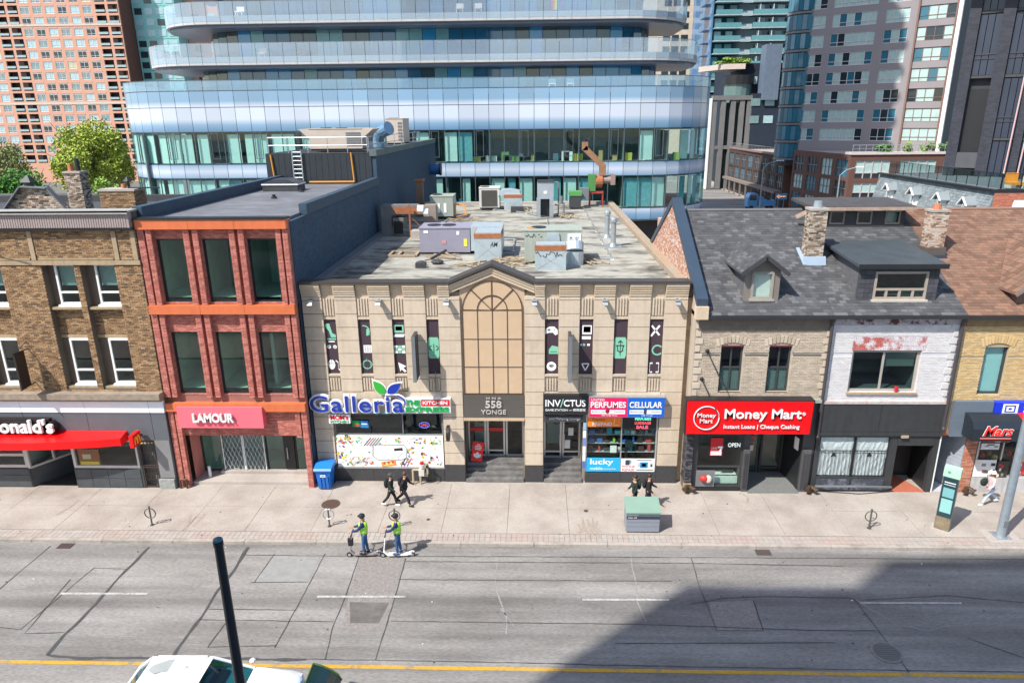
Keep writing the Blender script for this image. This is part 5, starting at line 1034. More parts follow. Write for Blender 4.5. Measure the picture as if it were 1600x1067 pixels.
gw = M().prism([(6.98, Y0 - .1, 8.3), (6.98, Y0 - .1, 9.1), (6.98, 5.75, 12.45), (6.98, 12.2, 9.1), (6.98, 12.2, 8.3)], (.27, 0, 0))
gw = ob('gable_wall', gw, mat('whitewashed_mortar', (.45, .36, .31), r=.95, n=.2), b)
OBR = mat('orange_whitewashed_brick', (.42, .21, .13), r=.9, cols=[(.42, .2, .12), (.47, .26, .18), (.5, .34, .27), (.38, .17, .10), (.55, .46, .41)], n=.12)
m = M(); z = 8.35; r_ = 0
while z < 12.35:
    ya = max(.35, Y0 + (z - 9.0) * (6.45 / 3.35)) if z > 9 else .35; yb = 12.2 - (z - 9.1) * (6.45 / 3.35) if z > 9.1 else 12.2
    q = bricks(0, max(.05, yb - ya - .15), z, z + .075, 0, d=.02); rotbricks(q, (6.98, yb - .05, 0), -math.pi / 2); m.add(q.v, q.f); z += .075
ob('brick', m, OBR, gw, kind='stuff', fix=False)
NV = mat('navy_flashing', (.035, .055, .085), r=.45, n=.1)
ob('parapet_cap', M().prism([(6.9, Y0 - .25, 8.9), (6.9, 5.75, 12.42), (6.9, 5.75, 12.75), (6.9, Y0 - .25, 9.22)], (.48, 0, 0)).prism([(6.9, 5.76, 12.42), (6.9, 12.3, 9.0), (6.9, 12.3, 9.3), (6.9, 5.76, 12.75)], (.48, 0, 0)), NV, gw)
ob('kneeler', M().box(6.88, 7.4, Y0 - .4, Y0 - .02, 8.35, 8.9), STONE2, gw); ob('back_chimney', bx(7.0, 7.5, 9.5, 10.1, 9.5, 11.2), OBR, gw)
slope_roof(b, 7.38, 12.74, SHG, DECKG)
gable_dormer(b, 9.84, .74, -.15, 8.88, 10.36, 10.92, SHG, TAUPE, (-.47, .47), (9.02, 10.22), mat('putty_trim', (.30, .275, .24), r=.6), DGREY)
# loan shop front and sign
RS = mat('signal_red', C('EE0A12'), r=.35, n=.02)
sg = thing('shop_sign', 'big red sign with white lettering and a white ring emblem on the buff brick house', 'sign', (9.7, Y0, 3.6))
m = M().prism([(6.72, Y0 - .62, 4.7), (6.72, Y0 - .55, 3.12), (6.72, Y0 - .1, 3.12), (6.72, Y0 - .1, 4.7)], (5.48, 0, 0)); ob('box', m, RS, sg)
ob('edge', M().box(6.68, 12.25, Y0 - .6, Y0 - .1, 4.71, 4.75).box(12.21, 12.26, Y0 - .6, Y0 - .1, 3.1, 4.7).box(6.67, 6.715, Y0 - .6, Y0 - .1, 3.1, 4.7), BLACK, sg)
yt = Y0 - .63
ob('ring', M().tube([(7.6 + .55 * math.cos(q * math.pi / 16), yt, 3.92 + .55 * math.sin(q * math.pi / 16)) for q in range(33)], .024, 6), SW, sg)
text('lettering', 'Money\nMart', 7.2, 8.0, 3.68, 4.14, yt + .015, SW, sg, ext=.02, off=.008)
text('lettering', 'Money Mart', 8.38, 11.72, 3.76, 4.34, yt + .02, SW, sg, ext=.05, off=.012); text('lettering', '®', 11.76, 11.9, 4.04, 4.2, yt + .02, SW, sg, ext=.02)
text('lettering', 'Instant Loans | Cheque Cashing', 8.38, 11.7, 3.36, 3.6, yt + .025, SW, sg, ext=.03, off=.006)
for x, z in ((7.55, 6.85), (7.4, 5.55)):
    ob('stay_rod', M().tube([(x, Y0, z), (x + .65, Y0 - .75, z - 1.4)], .025, 6).ball((x, Y0 - .05, z), .09), BLACK, b)
ob('shop_wall', wall(7.25, 12.74, .0, 4.46, Y0 + .02, Y0 + .25, [(7.45, 9.55, .18, 2.86), (9.85, 12.2, 0, 2.86)]), DGREY, b)
window(b, 7.45, 9.55, .18, 2.86, Y0 + .05, DGREY, GL, fw=.07, hz=(.38,), name='shop_window')
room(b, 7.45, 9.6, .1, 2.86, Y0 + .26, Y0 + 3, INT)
ob('display_ledge', M().box(7.5, 9.5, Y0 + .3, Y0 + 1.0, .2, .55), BLIND, b)
ob('vent_panel', bx(7.5, 8.35, Y0 - .02, Y0 + .048, .2, 1.0), mat('grille_grey', (.17, .17, .175), r=.6), b)
ob('wall_bell', M().ball((7.85, Y0 - .1, .65), .2, .12, .16), paint('C8302A'), b); ob('wall_bell', M().ball((8.05, Y0 - .09, .62), .16, .1, .2), paint('D9CDB8'), b)
sg = thing('window_poster', 'red and white poster with a large seven in the loan shop window', 'poster', (8.4, Y0, 2.2)); ob('sheet', bx(8.05, 8.6, Y0 + .0, Y0 + .045, 1.78, 2.66), paint('C01822'), sg); ob('sheet', bx(8.08, 8.57, Y0 - .006, Y0 - .001, 1.8, 2.0), paint('F0D8D8'), sg); text('lettering', '7', 8.38, 8.62, 1.82, 2.25, Y0 - .008, SW, sg, ext=.006, off=.03); text('lettering', 'LOW FEES', 8.1, 8.35, 2.1, 2.2, Y0 - .002, SW, sg, ext=.004)
sg = thing('window_sign', 'white open lettering in the loan shop window', 'sign', (9.15, Y0, 2.5)); text('lettering', 'OPEN', 8.85, 9.4, 2.2, 2.4, Y0 + .04, mat('white_tube', (.8, .85, .85), em=(.8, .9, .9, .6)), sg, ext=.01)
for a, c in ((9.57, 9.84), (12.22, 12.6)):
    p_ = ob('pilaster', bx(a, c, Y0 - .12, Y0 + .02, 0, 2.1), mat('ribbed_grey', (.085, .083, .083), r=.6), b)
    for i in range(3): ob('pilaster_rib', bx(a + .03 + i * (c - a) / 3, a + .03 + (i + .6) * (c - a) / 3, Y0 - .15, Y0 - .12, .15, 1.95), DGREY, p_)
ob('entrance_side', M().prism([(12.2, Y0 + .1, 0), (11.9, Y0 + 1.5, 0), (12.0, Y0 + 1.6, 0), (12.3, Y0 + .1, 0)], (0, 0, 2.86)), BLACK, b)
ob('side_notice', M().prism([(12.14, Y0 + .3, 1.9), (12.07, Y0 + .6, 1.9), (12.07, Y0 + .6, 2.5), (12.14, Y0 + .3, 2.5)], (-.02, 0, 0)), WH2, b)
m = M(); yd = Y0 + 1.5
window(b, 9.9, 10.75, .15, 2.86, yd, BLACK, GLG, fw=.07, name='side_light'); window(b, 10.85, 11.9, .15, 2.86, yd, BLACK, GLG, fw=.1, name='door', hz=(.1,))
for z, h_, c_ in ((2.2, .3, 'C02030'), (1.85, .25, 'B83A40'), (1.3, .3, 'D8C8B0')): ob('door_sticker', bx(10.1, 10.5, yd - .02, yd, z, z + h_), paint(c_), b)
text('door_lettering', 'style', 11.2, 11.55, 2.2, 2.32, yd - .0, WH2, b)
room(b, 9.9, 12, .1, 2.86, yd + .12, yd + 3, INTM)
ob('entrance_ramp', M().prism([(9.85, Y0 - .25, 0), (12.2, Y0 - .25, 0), (12.2, yd, 0), (9.85, yd, 0)], (0, 0, .02)).prism([(9.9, Y0 - .2, .021), (12.15, Y0 - .2, .021), (12.15, yd, .15), (9.9, yd, .15)], (0, 0, .012)), mat('chequer_plate', (.16, .165, .16), r=.55, n=.2, ns=9, bump=.4, bs=60), b)
ob('base_rail', bx(7.3, 9.56, Y0 - .06, Y0 + .05, 0, .17), BLACK, b)
KBR = mat('black_glazed_brick', (.02, .022, .03), r=.5, cols=[(.02, .022, .03), (.05, .05, .06), (.03, .03, .04), (.10, .10, .11)], n=.1)
pr = ob('corner_pier', bx(6.95, 7.24, Y0 - .12, Y0 + .6, 0, 2.86), MORT, b); ob('brick', bricks(6.95, 7.24, .45, 2.84, Y0 - .12, d=.03), KBR, pr, kind='stuff', fix=False); ob('pier_base', bx(6.9, 7.26, Y0 - .2, Y0 - .1, 0, .42), SAND, pr)
q = rotbricks(bricks(0, .72, .45, 2.84, 0, d=.02), (6.95, Y0 + .6, 0), -math.pi / 2); ob('brick', q, KBR, pr, kind='stuff', fix=False)
# ---- white painted house
WBR = mat('white_painted_brick', (.62, .6, .63), r=.8, n=.06, ns=3, cols=[(.64, .62, .615), (.67, .65, .645), (.59, .57, .565), (.65, .63, .625), (.61, .59, .585)], c2=(.42, .33, .32), c2s=1.2, c2t=.72, c2w=.03)
PEEL = mat('peeling_red_brick', (.45, .12, .1), r=.9, n=.2, ns=6, c2=(.6, .56, .58), c2s=2.4, c2t=.5, c2w=.06)
X0, X1 = 12.76, 18.24
b = thing('white_brick_house', 'white painted brick house with peeling red paint over its window and a black shopfront', 'building', (15.5, Y0, 0))
wa, wb, w0, w1 = 13.84, 16.78, 4.92, 6.85
ob('wall', wall(X0, X1, 4.3, 8.5, Y0, Y0 + .3, [(wa, wb, w0, w1)]), mat('white_mortar', (.55, .53, .55), r=.9, n=.1), b)
lint = (wa - .05, wb + .15, w1, w1 + .62)
ob('brick', bricks(X0 + .1, X1 - .1, 4.5, 8.0, Y0, [(wa, wb, w0, w1), lint, (X0, X1, 6.64, 6.69)], d=.022), WBR, b, kind='stuff', fix=False)
ob('brick', bricks(lint[0] + .01, lint[1] - .01, w1 + .01, w1 + .6, Y0, d=.028, bl=.1, bh=.2), PEEL, b, kind='stuff', label='red brick lintel showing through peeling white paint', fix=False)
ob('frieze', bx(X0 + .1, X1 - .1, Y0 - .06, Y0 - .0, 8.02, 8.36), mat('peeled_frieze', (.42, .38, .40), r=.9, n=.3, ns=4, c2=(.10, .04, .04), c2s=3, c2t=.56, c2w=.05), b)
for i in range(10):
    z = 4.75 + i * .345; ob('quoin', bx(17.85 if i % 2 else 17.98, 18.16, Y0 - .05, Y0 - .024, z, z + .25), WBR, b)
f = window(b, wa, wb, w0, w1, Y0 + .1, mat('stone_grey_frame', (.36, .33, .29), r=.7), GLD, fw=.11, vx=(.48,), sill=SAND, sill_d=.2)
ob('blind', bx(wa + 1.5, wb - .12, Y0 + .24, Y0 + .26, 6.05, w1 - .1), mat('drab_blind', (.24, .25, .22), r=.9), f); room(b, wa, wb, w0, w1, Y0 + .3, Y0 + 2.5, INT)
tag(ob('cup', M().cyl((15.95, Y0 + .0, w0 + .0), (15.95, Y0 + .0, w0 + .25), .06, .075, n=12), paint('B8202A'), None, loc=(15.95, Y0, w0)), 'red drink cup standing on the sill of the white house', 'cup')
BKF = mat('black_fascia', (.035, .036, .038), r=.6, n=.15, ns=3, streak=.25)
for a, c in ((X0, 15.4), (15.4, X1)): ob('fascia_panel', bx(a + .006, c - .006, Y0 - .12, Y0 + .1, 3.05, 4.4), BKF, b)
ob('fascia_rail', bx(X0, X1, Y0 - .15, Y0 + .1, 2.86, 3.04), BKF, b)
ob('fascia_ledge', bx(X0 + .05, X1, Y0 - .15, Y0 + .05, 4.4, 4.52), mat('flaking_ledge', (.46, .40, .38), r=.9, n=.3, ns=5, c2=(.3, .1, .08), c2s=2.5, c2t=.6, c2w=.05), b)
ob('shop_wall', wall(X0, X1, 0, 2.86, Y0 - .05, Y0 + .2, [(12.95, 16.05, .75, 2.75), (16.4, 18.0, 0, 2.35)]), BKF, b)
SHEET = mat('grey_cloth_sheet', (.42, .48, .48), r=.9, n=.12, ns=2, bump=.5, bs=3)
for k, (a, c) in enumerate(((12.98, 14.48), (14.58, 16.02))):
    wv = M(); nx, nz = 14, 8
    vs_ = [(a + (c - a) * i / nx, Y0 + .06 + random.uniform(-.02, .02), .8 + 1.92 * j / nz) for j in range(nz + 1) for i in range(nx + 1)]
    wv.add(vs_, [(j * (nx + 1) + i, j * (nx + 1) + i + 1, (j + 1) * (nx + 1) + i + 1, (j + 1) * (nx + 1) + i) for j in range(nz) for i in range(nx)])
    w_ = ob('shop_window', M().box(a - .04, a, Y0 - .02, Y0 + .1, .75, 2.75).box(c, c + .04, Y0 - .02, Y0 + .1, .75, 2.75), BLACK, b); ob('covering_sheet', wv, SHEET, w_, fix=False)
    bars = M()
    for i in range(9): bars.cyl((a + .1 + i * (c - a - .2) / 8, Y0 - .01, .78), (a + .1 + i * (c - a - .2) / 8, Y0 - .01, 2.05), .011, n=5)
    bars.box(a, c, Y0 - .02, Y0 + .0, 2.04, 2.08); ob('window_bars', bars, BLACK, w_)
    ob('tear', M().prism([(a + .55, Y0 + .03, 1.75), (a + .8, Y0 + .03, 1.78), (a + .68, Y0 + .03, 1.98)], (0, .005, 0)), BLACK, w_)
    ob('lower_panel', bx(a, c, Y0 - .09, Y0 - .06, .12, .66), mat('scuffed_blue_black', (.05, .058, .075), r=.6, n=.3, ns=4, c2=(.14, .15, .19), c2s=2, c2t=.6, c2w=.08), b)
ob('bench_rail', M().bar((12.9, Y0 - .2, .35), (14.6, Y0 - .55, .55), .07).bar((14.6, Y0 - .55, .55), (16.4, Y0 - .15, .3), .07), MGREY, b)
yd = Y0 + 1.6
ob('entrance_side', M().box(16.32, 16.4, Y0 + .2, yd, 0, 2.6).box(18.0, 18.1, Y0 + .2, yd, 0, 2.6).box(16.3, 18.1, Y0 + .2, yd + .1, 2.5, 2.6).box(17.3, 18.0, yd, yd + .1, 0, 2.5), BLACK, b)
window(b, 16.42, 17.35, .15, 2.5, yd, MGREY, GLG, fw=.1, name='door'); room(b, 16.4, 17.4, .1, 2.5, yd + .12, yd + 2, INTM)
ob('entrance_tile', M().prism([(16.4, Y0 - .05, 0), (18.0, Y0 - .05, 0), (17.4, yd, 0), (16.4, yd, 0)], (0, 0, .02)), mat('terracotta_tile', (.40, .12, .07), r=.7, n=.15, ns=8), b)
ob('door_head', M().box(16.4, 18.0, Y0 - .07, Y0 + .1, 2.36, 2.85), BKF, b); ob('light_fitting', bx(16.45, 16.75, Y0 - .2, Y0 - .05, 2.78, 2.9), SAND, b)
slope_roof(b, 12.74, 18.3, SHG, DECKG)
# shed dormer
d = ob('dormer', wall(13.95, 17.3, 8.85, 10.42, -.1, .05, [(14.6, 16.85, 8.98, 10.2)]), mat('dark_slate_cladding', (.055, .055, .065), r=.8, n=.2, ns=4), b, 'wide shed dormer with a membrane roof')
m = M()
for a, c in ((13.96, 14.58), (16.87, 17.29)):
    z = 8.87
    while z < 10.3:
        x = a
        while x < c - .05: m.box(x + .005, min(x + .24, c) - .005, -.125 - random.uniform(0, .01), -.1, z + .005, z + .19, back=False); x += .24
        z += .2
ob('shingle', m, mat('slate_siding', (.06, .06, .072), r=.8, isl=.25, n=.1), d, kind='stuff', fix=False)
for x, s in ((13.95, .08), (17.3, -.08)):
    ob('cheek', M().prism([(x, .05, 8.95), (x, .05, 10.42), (x, 3.0, 10.6)], (s, 0, 0)), SHG if False else mat('cheek_shingle', (.105, .105, .115), r=.9, n=.25, ns=6), d)
ob('roof', M().prism([(13.75, -.35, 10.42), (17.5, -.35, 10.42), (17.35, 3.45, 10.86), (13.65, 3.3, 10.78)], (0, 0, .12)), mat('dark_membrane', (.05, .062, .07), r=.6, n=.2, ns=1.5, c2=(.16, .165, .165), c2s=2.2, c2t=.72, c2w=.05), d)
ob('fascia', bx(13.75, 17.5, -.38, -.35, 10.36, 10.56), BLACK, d)
f = window(d, 14.6, 16.85, 8.98, 10.2, -.14, mat('cream_trim', (.36, .30, .255), r=.6), GLD, fw=.1, hz=(.36,), sill=mat('cream_sill', (.5, .45, .38), r=.6), dep=.1)
m = M()
for q in (.25, .5, .75): m.box(14.6 + 2.25 * q - .05, 14.6 + 2.25 * q + .05, -.135, -.05, 9.05, 9.4)
ob('glazing_bar', m, bpy.data.materials['cream_trim'], d)
for i, q in enumerate((.13, .63, .88)): ob('drawn_blind', bx(14.6 + 2.25 * q - .18, 14.6 + 2.25 * q + .18, -.03, -.02, 9.06, 9.38), paint(('2A1C20', '3E6A60', '5A6A5A')[i]), d)
room(d, 14.6, 16.85, 8.98, 10.2, .06, 1.5, INT)
# roof light box on the ridge
d = ob('monitor', wall(13.7, 17.9, 11.35, 12.3, 4.6, 4.75, [(a, a + .72, 11.55, 12.2) for a in (14.3, 15.6, 16.95)]), mat('black_timber', (.04, .04, .042), r=.7, n=.2, ns=3), b, 'long black roof light box with three small windows')
for a in (14.3, 15.6, 16.95): window(d, a, a + .72, 11.55, 12.2, 4.56, TAUPE, GLD, fw=.08, blind=BLIND if a > 16 else None, bz=1)
ob('side', M().box(13.7, 13.8, 4.75, 6.9, 11.3, 12.3).box(17.8, 17.9, 4.75, 6.9, 11.3, 12.3).box(13.8, 17.8, 6.8, 6.9, 11.5, 12.3).box(13.8, 17.8, 5.2, 5.25, 11.4, 12.3), BLACK, d)
ob('roof', M().prism([(13.3, 4.25, 12.3), (18.2, 4.25, 12.3), (18.2, 7.2, 12.42), (13.3, 7.2, 12.42)], (0, 0, .14)), mat('felt_roof', (.06, .058, .06), r=.8, n=.3, ns=3), d)
ob('fascia', M().box(13.28, 18.22, 4.2, 4.26, 12.24, 12.4).bar((13.3, 4.2, 12.35), (12.7, 4.6, 11.9), .06, .2), mat('worn_cream_board', (.35, .26, .2), r=.8, n=.3, ns=5), d)
c1 = chimney('chimney', 12.5, 13.2, 2.2, 2.85, 9.8, 12.5, b, mt=RCH, pots=((12.85, 2.5, .2, .3, GALV),), label='weathered brick chimney with a steel cap, left of the shed dormer')
ob('flashing', M().prism([(12.35, 2.0, rz_(2.0) + .02), (13.35, 2.0, rz_(2.0) + .02), (13.35, 2.15, rz_(2.15) + .3), (12.35, 2.15, rz_(2.15) + .3)], (0, .04, .02)).prism([(12.3, 2.0, rz_(2) + .03), (12.47, 2.0, rz_(2) + .03), (12.47, 3.1, rz_(3.1) + .03), (12.3, 3.1, rz_(3.1) + .03)], (0, 0, .05)), paint('93A3B3', r=.4), c1)
c2 = chimney('chimney', 18.1, 18.8, 2.6, 3.2, 9.9, 12.35, b, mt=mat('pinkish_chimney_brick', (.42, .3, .22), r=.95, cols=[(.45, .32, .23), (.5, .4, .32), (.38, .22, .15), (.55, .47, .4), (.2, .15, .12)], n=.15), pots=((18.4, 2.9, .18, .25, TERRA),), label='pinkish brick chimney with a clay pot, between the grey and brown roofs')
ob('chimney_shoulder', bx(18.0, 18.9, 2.5, 3.3, 9.9, 10.75), RCH, c2); ob('flashing', bx(17.95, 18.95, 2.42, 2.5, 10.2, 10.42), NV, c2)
DP = mat('dark_downpipe', (.05, .045, .05), r=.5)
for x, z0, lab in ((12.75, 2.9, 'left'), (18.22, 3.3, 'right')): ob('downpipe', M().tube([(x, EY - .08, 8.4), (x, Y0 - .14, 8.1), (x, Y0 - .14, z0), (x - .05, Y0 - .3, z0 - .1)], .075, 8), DP, b)
# ---- yellow brick house with the convenience store
YBR = mat('yellow_brick', (.44, .31, .14), r=.9, n=.1, ns=2, cols=[(.58, .41, .2), (.53, .36, .17), (.62, .46, .25), (.5, .37, .2), (.6, .43, .21)], bump=.15)
X0, X1 = 18.26, 30.
b = thing('yellow_brick_house', 'yellow brick house with a brown shingle roof over the corner shop', 'building', (22, Y0, 0))
wns = [(19.45, 20.45), (22.0, 23.0), (24.6, 25.6)]
holes = [(a, c, 4.82, 7.0) for a, c in wns]
ob('wall', wall(X0, X1, 4.3, 8.5, Y0, Y0 + .3, holes), mat('yellow_mortar', (.4, .33, .22), r=.95), b)
ob('brick', bricks(X0 + .1, 27, 4.5, 8.42, Y0, holes + [h for a, c in wns for h in arched_holes(a - .05, c + .05, 7.0, .34)] + [(X0, X1, 6.55, 6.6)]), YBR, b, kind='stuff', fix=False)
for a, c in wns:
    m = M()
    for i in range(11):
        q = (i - 5) / 5; xm = (a + c) / 2 + q * .62; z = 7.02 + .18 * (1 - q * q)
        m.prism([(xm - .05, Y0 - .05, z), (xm + .05, Y0 - .05, z), (xm + .06 + q * .1, Y0 - .05, z + .36), (xm - .06 + q * .1, Y0 - .05, z + .36)], (0, .05, 0))
    ob('arch_brick', m, YBR, b, kind='stuff'); f = window(b, a, c, 4.82, 7.05, Y0 + .1, DGREY, GL, fw=.09)
    ob('blind', bx(a + .08, c - .08, Y0 + .2, Y0 + .23, 4.9, 6.98), mat('aqua_blind', (.38, .62, .66), r=.8, n=.04), f)
ob('frieze', bx(X0 + .15, 27, Y0 - .075, Y0 - .032, 7.95, 8.36), mat('brown_frieze', (.26, .18, .09), r=.9, n=.25, ns=4), b)
slope_roof(b, 18.3, 30, SHB, DECKB)
gable_dormer(b, 22.35, 1.75, -.3, 8.8, 9.5, 10.9, SHB, mat('brown_cladding', (.17, .10, .07), r=.8, n=.2, ns=3), (-1.0, 1.0), (8.95, 9.55), OFFW, mat('mauve_trim', (.22, .17, .16), r=.6))
ob('white_roof_sheet', M().prism([(24.0, 6.4, 11.75), (27, 6.4, 11.75), (27, 7.6, 12.2), (24.9, 7.6, 12.2)], (0, 0, .1)), paint('D8DCE2', r=.5), b)
BGP = mat('blue_grey_panel', (.13, .16, .20), r=.5, n=.08, ns=2)
ob('fascia_panel', M().box(18.5, 20.15, Y0 - .25, Y0 + .1, 3.7, 4.58).box(18.5, 19.6, Y0 - .26, Y0 + .1, 2.9, 3.699), BGP, b)
ob('stucco_strip', bx(18.26, 18.48, Y0 - .03, Y0 + .1, 3.2, 4.4), SAND, b); ob('brick_patch', M().box(18.26, 18.5, Y0 - .04, Y0 + .1, 2.85, 3.19), TERRA, b)
sg = thing('shop_sign', 'blue sign with white characters over the black awning', 'sign', (21.5, Y0, 4.2)); ob('board', bx(20.18, 24.5, Y0 - .32, Y0 + .05, 3.95, 4.56), paint('1436C8', r=.35), sg)
text('lettering', '回', 20.5, 21.15, 4.0, 4.5, Y0 - .32, SW, sg, ext=.02, off=.02); text('lettering', '移', 21.4, 22.0, 4.0, 4.5, Y0 - .32, SW, sg, ext=.02, off=.02); text('lettering', '鲜', 22.3, 22.9, 4.0, 4.5, Y0 - .32, SW, sg, ext=.02, off=.02)
aw = thing('awning', 'rounded black shop awning with red outlined lettering and a red end', 'awning', (20.6, Y0, 3.2))
pf = [(Y0 - .02, 4.1), (Y0 - .5, 4.06), (Y0 - .85, 3.9), (Y0 - 1.02, 3.6), (Y0 - 1.05, 3.05), (Y0 - .02, 3.05)]
ob('canopy', M().prism([(18.98, y, z) for y, z in pf], (2.15, 0, 0)), mat('black_vinyl', (.018, .024, .032), r=.4), aw); ob('canopy_end', M().prism([(21.135, y, z) for y, z in pf], (2.8, 0, 0)), paint('E02418', r=.4), aw, 'red part of the awning')
text('outline', 'Mars', 19.37, 20.66, 3.3, 3.78, Y0 - 1.055, SW, aw, ext=.01, off=.05, shear=.3); text('lettering', 'Mars', 19.4, 20.63, 3.32, 3.76, Y0 - 1.065, paint('E0281C'), aw, ext=.015, off=.02, shear=.3); ob('underline', bx(19.3, 20.6, Y0 - 1.075, Y0 - 1.05, 3.17, 3.22), paint('E07060'), aw)
window(b, 20.05, 24.2, .75, 2.74, Y0 + .05, ALU, GL, fw=.08, vx=(.27, .52, .77), name='shop_window'); room(b, 20.1, 24.2, .6, 2.75, Y0 + .3, Y0 + 3, INT)
ob('base_wall', bx(20.0, 24.2, Y0 - .02, Y0 + .2, 0, .74), mat('grubby_white', (.45, .44, .43), r=.8, n=.15, ns=3, streak=.3), b)
cp = ob('corner_pier', bx(19.42, 19.95, Y0 - .02, Y0 + .25, 0, 2.74), mat('pier_mortar', (.36, .2, .14), r=.95), b); ob('brick', bricks(19.42, 19.95, 0, 2.74, Y0 - .02, d=.025), mat('salmon_brick', (.45, .17, .1), r=.9, cols=[(.45, .17, .1), (.5, .22, .14), (.4, .14, .08), (.48, .26, .19)], n=.1), cp, kind='stuff', fix=False)
sp = ob('splay_wall', M().prism([(19.42, Y0, 0), (18.75, Y0 + 1.9, 0), (18.9, Y0 + 1.95, 0), (19.5, Y0 + .2, 0)], (0, 0, 2.8)), mat('blue_grey_siding', (.28, .31, .36), r=.7, n=.1), b)
for i in range(14):
    z = .1 + i * .19; sp2 = ob('siding_board', M().prism([(19.4, Y0 - .0, z), (18.73, Y0 + 1.9, z), (18.74, Y0 + 1.9, z + .18), (19.41, Y0, z + .18)], (-.015, -.005, 0)), mat('siding', (.30, .33, .38), r=.7) if i == 0 else bpy.data.materials['siding'], b)
ob('entrance_floor', M().prism([(18.3, Y0 - .02, 0), (19.4, Y0 - .02, 0), (18.75, Y0 + 1.9, 0), (18.3, Y0 + 1.9, 0)], (0, 0, .03)), mat('pale_step', (.42, .43, .46), r=.8), b)
window(b, 18.32, 18.8, .1, 2.8, Y0 + 1.8, BLACK, GLD, fw=.08, name='door'); ob('white_edge', bx(18.24, 18.29, Y0 - .07, Y0 + .3, 0, 2.85), WHITE, b); ob('entrance_soffit', bx(18.3, 19.4, Y0 + .1, Y0 + 2, 2.8, 2.89), BLACK, b)
for k, (x, z, w_, h_, c_, lab) in enumerate(((20.5, 1.2, .95, .85, 'E4E2E0', 'white poster with dark pictures and a red band in the corner shop window'), (21.3, 1.15, .5, .85, '3A342E', 'dark food poster in the corner shop window'), (20.75, 2.6, 1.2, .22, '9A1420', 'dark red strip along the top of the corner shop window'), (20.55, 2.3, .8, .3, 'D8DADC', 'pale poster with a guitar outline in the corner shop window'), (22.2, 1.2, .6, .6, 'D04848', 'red and white poster low in the corner shop window'), (22.1, 1.95, .5, .8, 'E2B32A', 'tall yellow poster in the corner shop window'), (23.2, 1.4, .7, 1.0, 'DCDCE0', 'tall pale poster at the right of the corner shop window'))):
    sg = thing('window_poster', lab, 'poster', (x, Y0, z)); ob('sheet', bx(x - w_ / 2, x + w_ / 2, Y0 + .0, Y0 + .045, z - h_ / 2, z + h_ / 2), paint(c_), sg)
    random.seed(k)
    for i in range(7):
        a, zz = x + random.uniform(-.38, .38) * w_, z + random.uniform(-.38, .38) * h_; ob('printed_item', bx(a - w_ * .1, a + w_ * .1, Y0 - .008 - i * .0006, Y0 - .001, zz - h_ * .08, zz + h_ * .08), paint(random.choice(['B83038', '2A2A2C', '8A8278', 'E8D8C0', '3A5A3A', 'F0F0F0'])), sg)
for i in range(12):
    x = 20.3 + i * .3; tag(ob('goods', M().ball((x, Y0 + .5, 1.5 + .12 * (i % 3)), .14, .12, .16, 8, 5), paint(['3E6A2E', 'B8302A', '6A5A3A', 'D8B070'][i % 4]), b))
# hose connections at the foot of the fronts
BRASS = mat('aged_brass', (.10, .065, .04), r=.5, m=.5, n=.3)
for x, lab in ((7.12, 'dark twin hose connection at the left corner of the loan shop'), (12.68, 'dark twin hose connection between the loan shop and the black shopfront'), (19.75, 'dark twin hose connection by the salmon brick pier')):
    t = thing('hose_connection', lab, 'hydrant', (x, Y0 - .3, 0))
    ob('riser', M().cyl((x, Y0 - .25, 0), (x, Y0 - .25, .4), .08, n=8), BRASS, t)
    for s in (-1, 1): o_ = ob('outlet', M().cyl((x + s * .05, Y0 - .25, .35), (x + s * .2, Y0 - .42, .28), .09, n=8).cyl((x + s * .2, Y0 - .42, .28), (x + s * .23, Y0 - .46, .26), .12, n=8), BRASS, t); ob('chain', M().tube([(x + s * .2, Y0 - .42, .2), (x + s * .15, Y0 - .4, .08)], .02, 4), BLACK, o_)
# ================================================================== BEHIND THE ROW
def ramp_mat(name, stops, r=.15, spec=.6):
    """printed frit and painted-in reflections on curtain wall glass: tone changes with height on the panel"""
    M_ = bpy.data.materials.new(name); M_.use_nodes = True; t = M_.node_tree; N = t.nodes; L = t.links; b = N['Principled BSDF']
    g = N.new('ShaderNodeNewGeometry'); s = N.new('ShaderNodeSeparateXYZ'); L.new(g.outputs['Position'], s.inputs[0])
    mr = N.new('ShaderNodeMapRange'); z0, z1 = stops[0][0], stops[-1][0]; mr.inputs[1].default_value = z0; mr.inputs[2].default_value = z1; L.new(s.outputs[2], mr.inputs[0])
    cr = N.new('ShaderNodeValToRGB'); e = cr.color_ramp.elements
    for i, (z, c) in enumerate(stops):
        q = e[i] if i < 2 else e.new((z - z0) / (z1 - z0)); q.position = (z - z0) / (z1 - z0); q.color = (*c, 1)
    L.new(mr.outputs[0], cr.inputs[0]); oi = N.new('ShaderNodeObjectInfo'); vr = N.new('ShaderNodeMapRange'); vr.inputs[3].default_value = .86; vr.inputs[4].default_value = 1.06; L.new(oi.outputs['Random'], vr.inputs[0]); mxc = N.new('ShaderNodeMix'); mxc.data_type = 'RGBA'; mxc.blend_type = 'MULTIPLY'; mxc.inputs[0].default_value = 1; L.new(cr.outputs[0], mxc.inputs[6]); L.new(vr.outputs[0], mxc.inputs[7]); L.new(mxc.outputs[2], b.inputs['Base Color']); b.inputs['Roughness'].default_value = r; b.inputs['Specular IOR Level'].default_value = spec
    return M_
FB, FW, FG = (.10, .21, .34), (.54, .60, .69), (.22, .36, .50)
FRIT = ramp_mat('frit_reflection_glass', [(5.5, FB), (6.3, FG), (6.9, FW), (10.55, FG), (11.3, FW), (12.1, FG), (15.5, FB), (16.3, FG), (16.9, FW), (18.3, FW), (18.8, FG), (19.9, FG)])  # printed frit whose pale bands also paint in neighbour reflections
gx0, gx1, GY, GR = -48.6, 20.7, 50., 9.
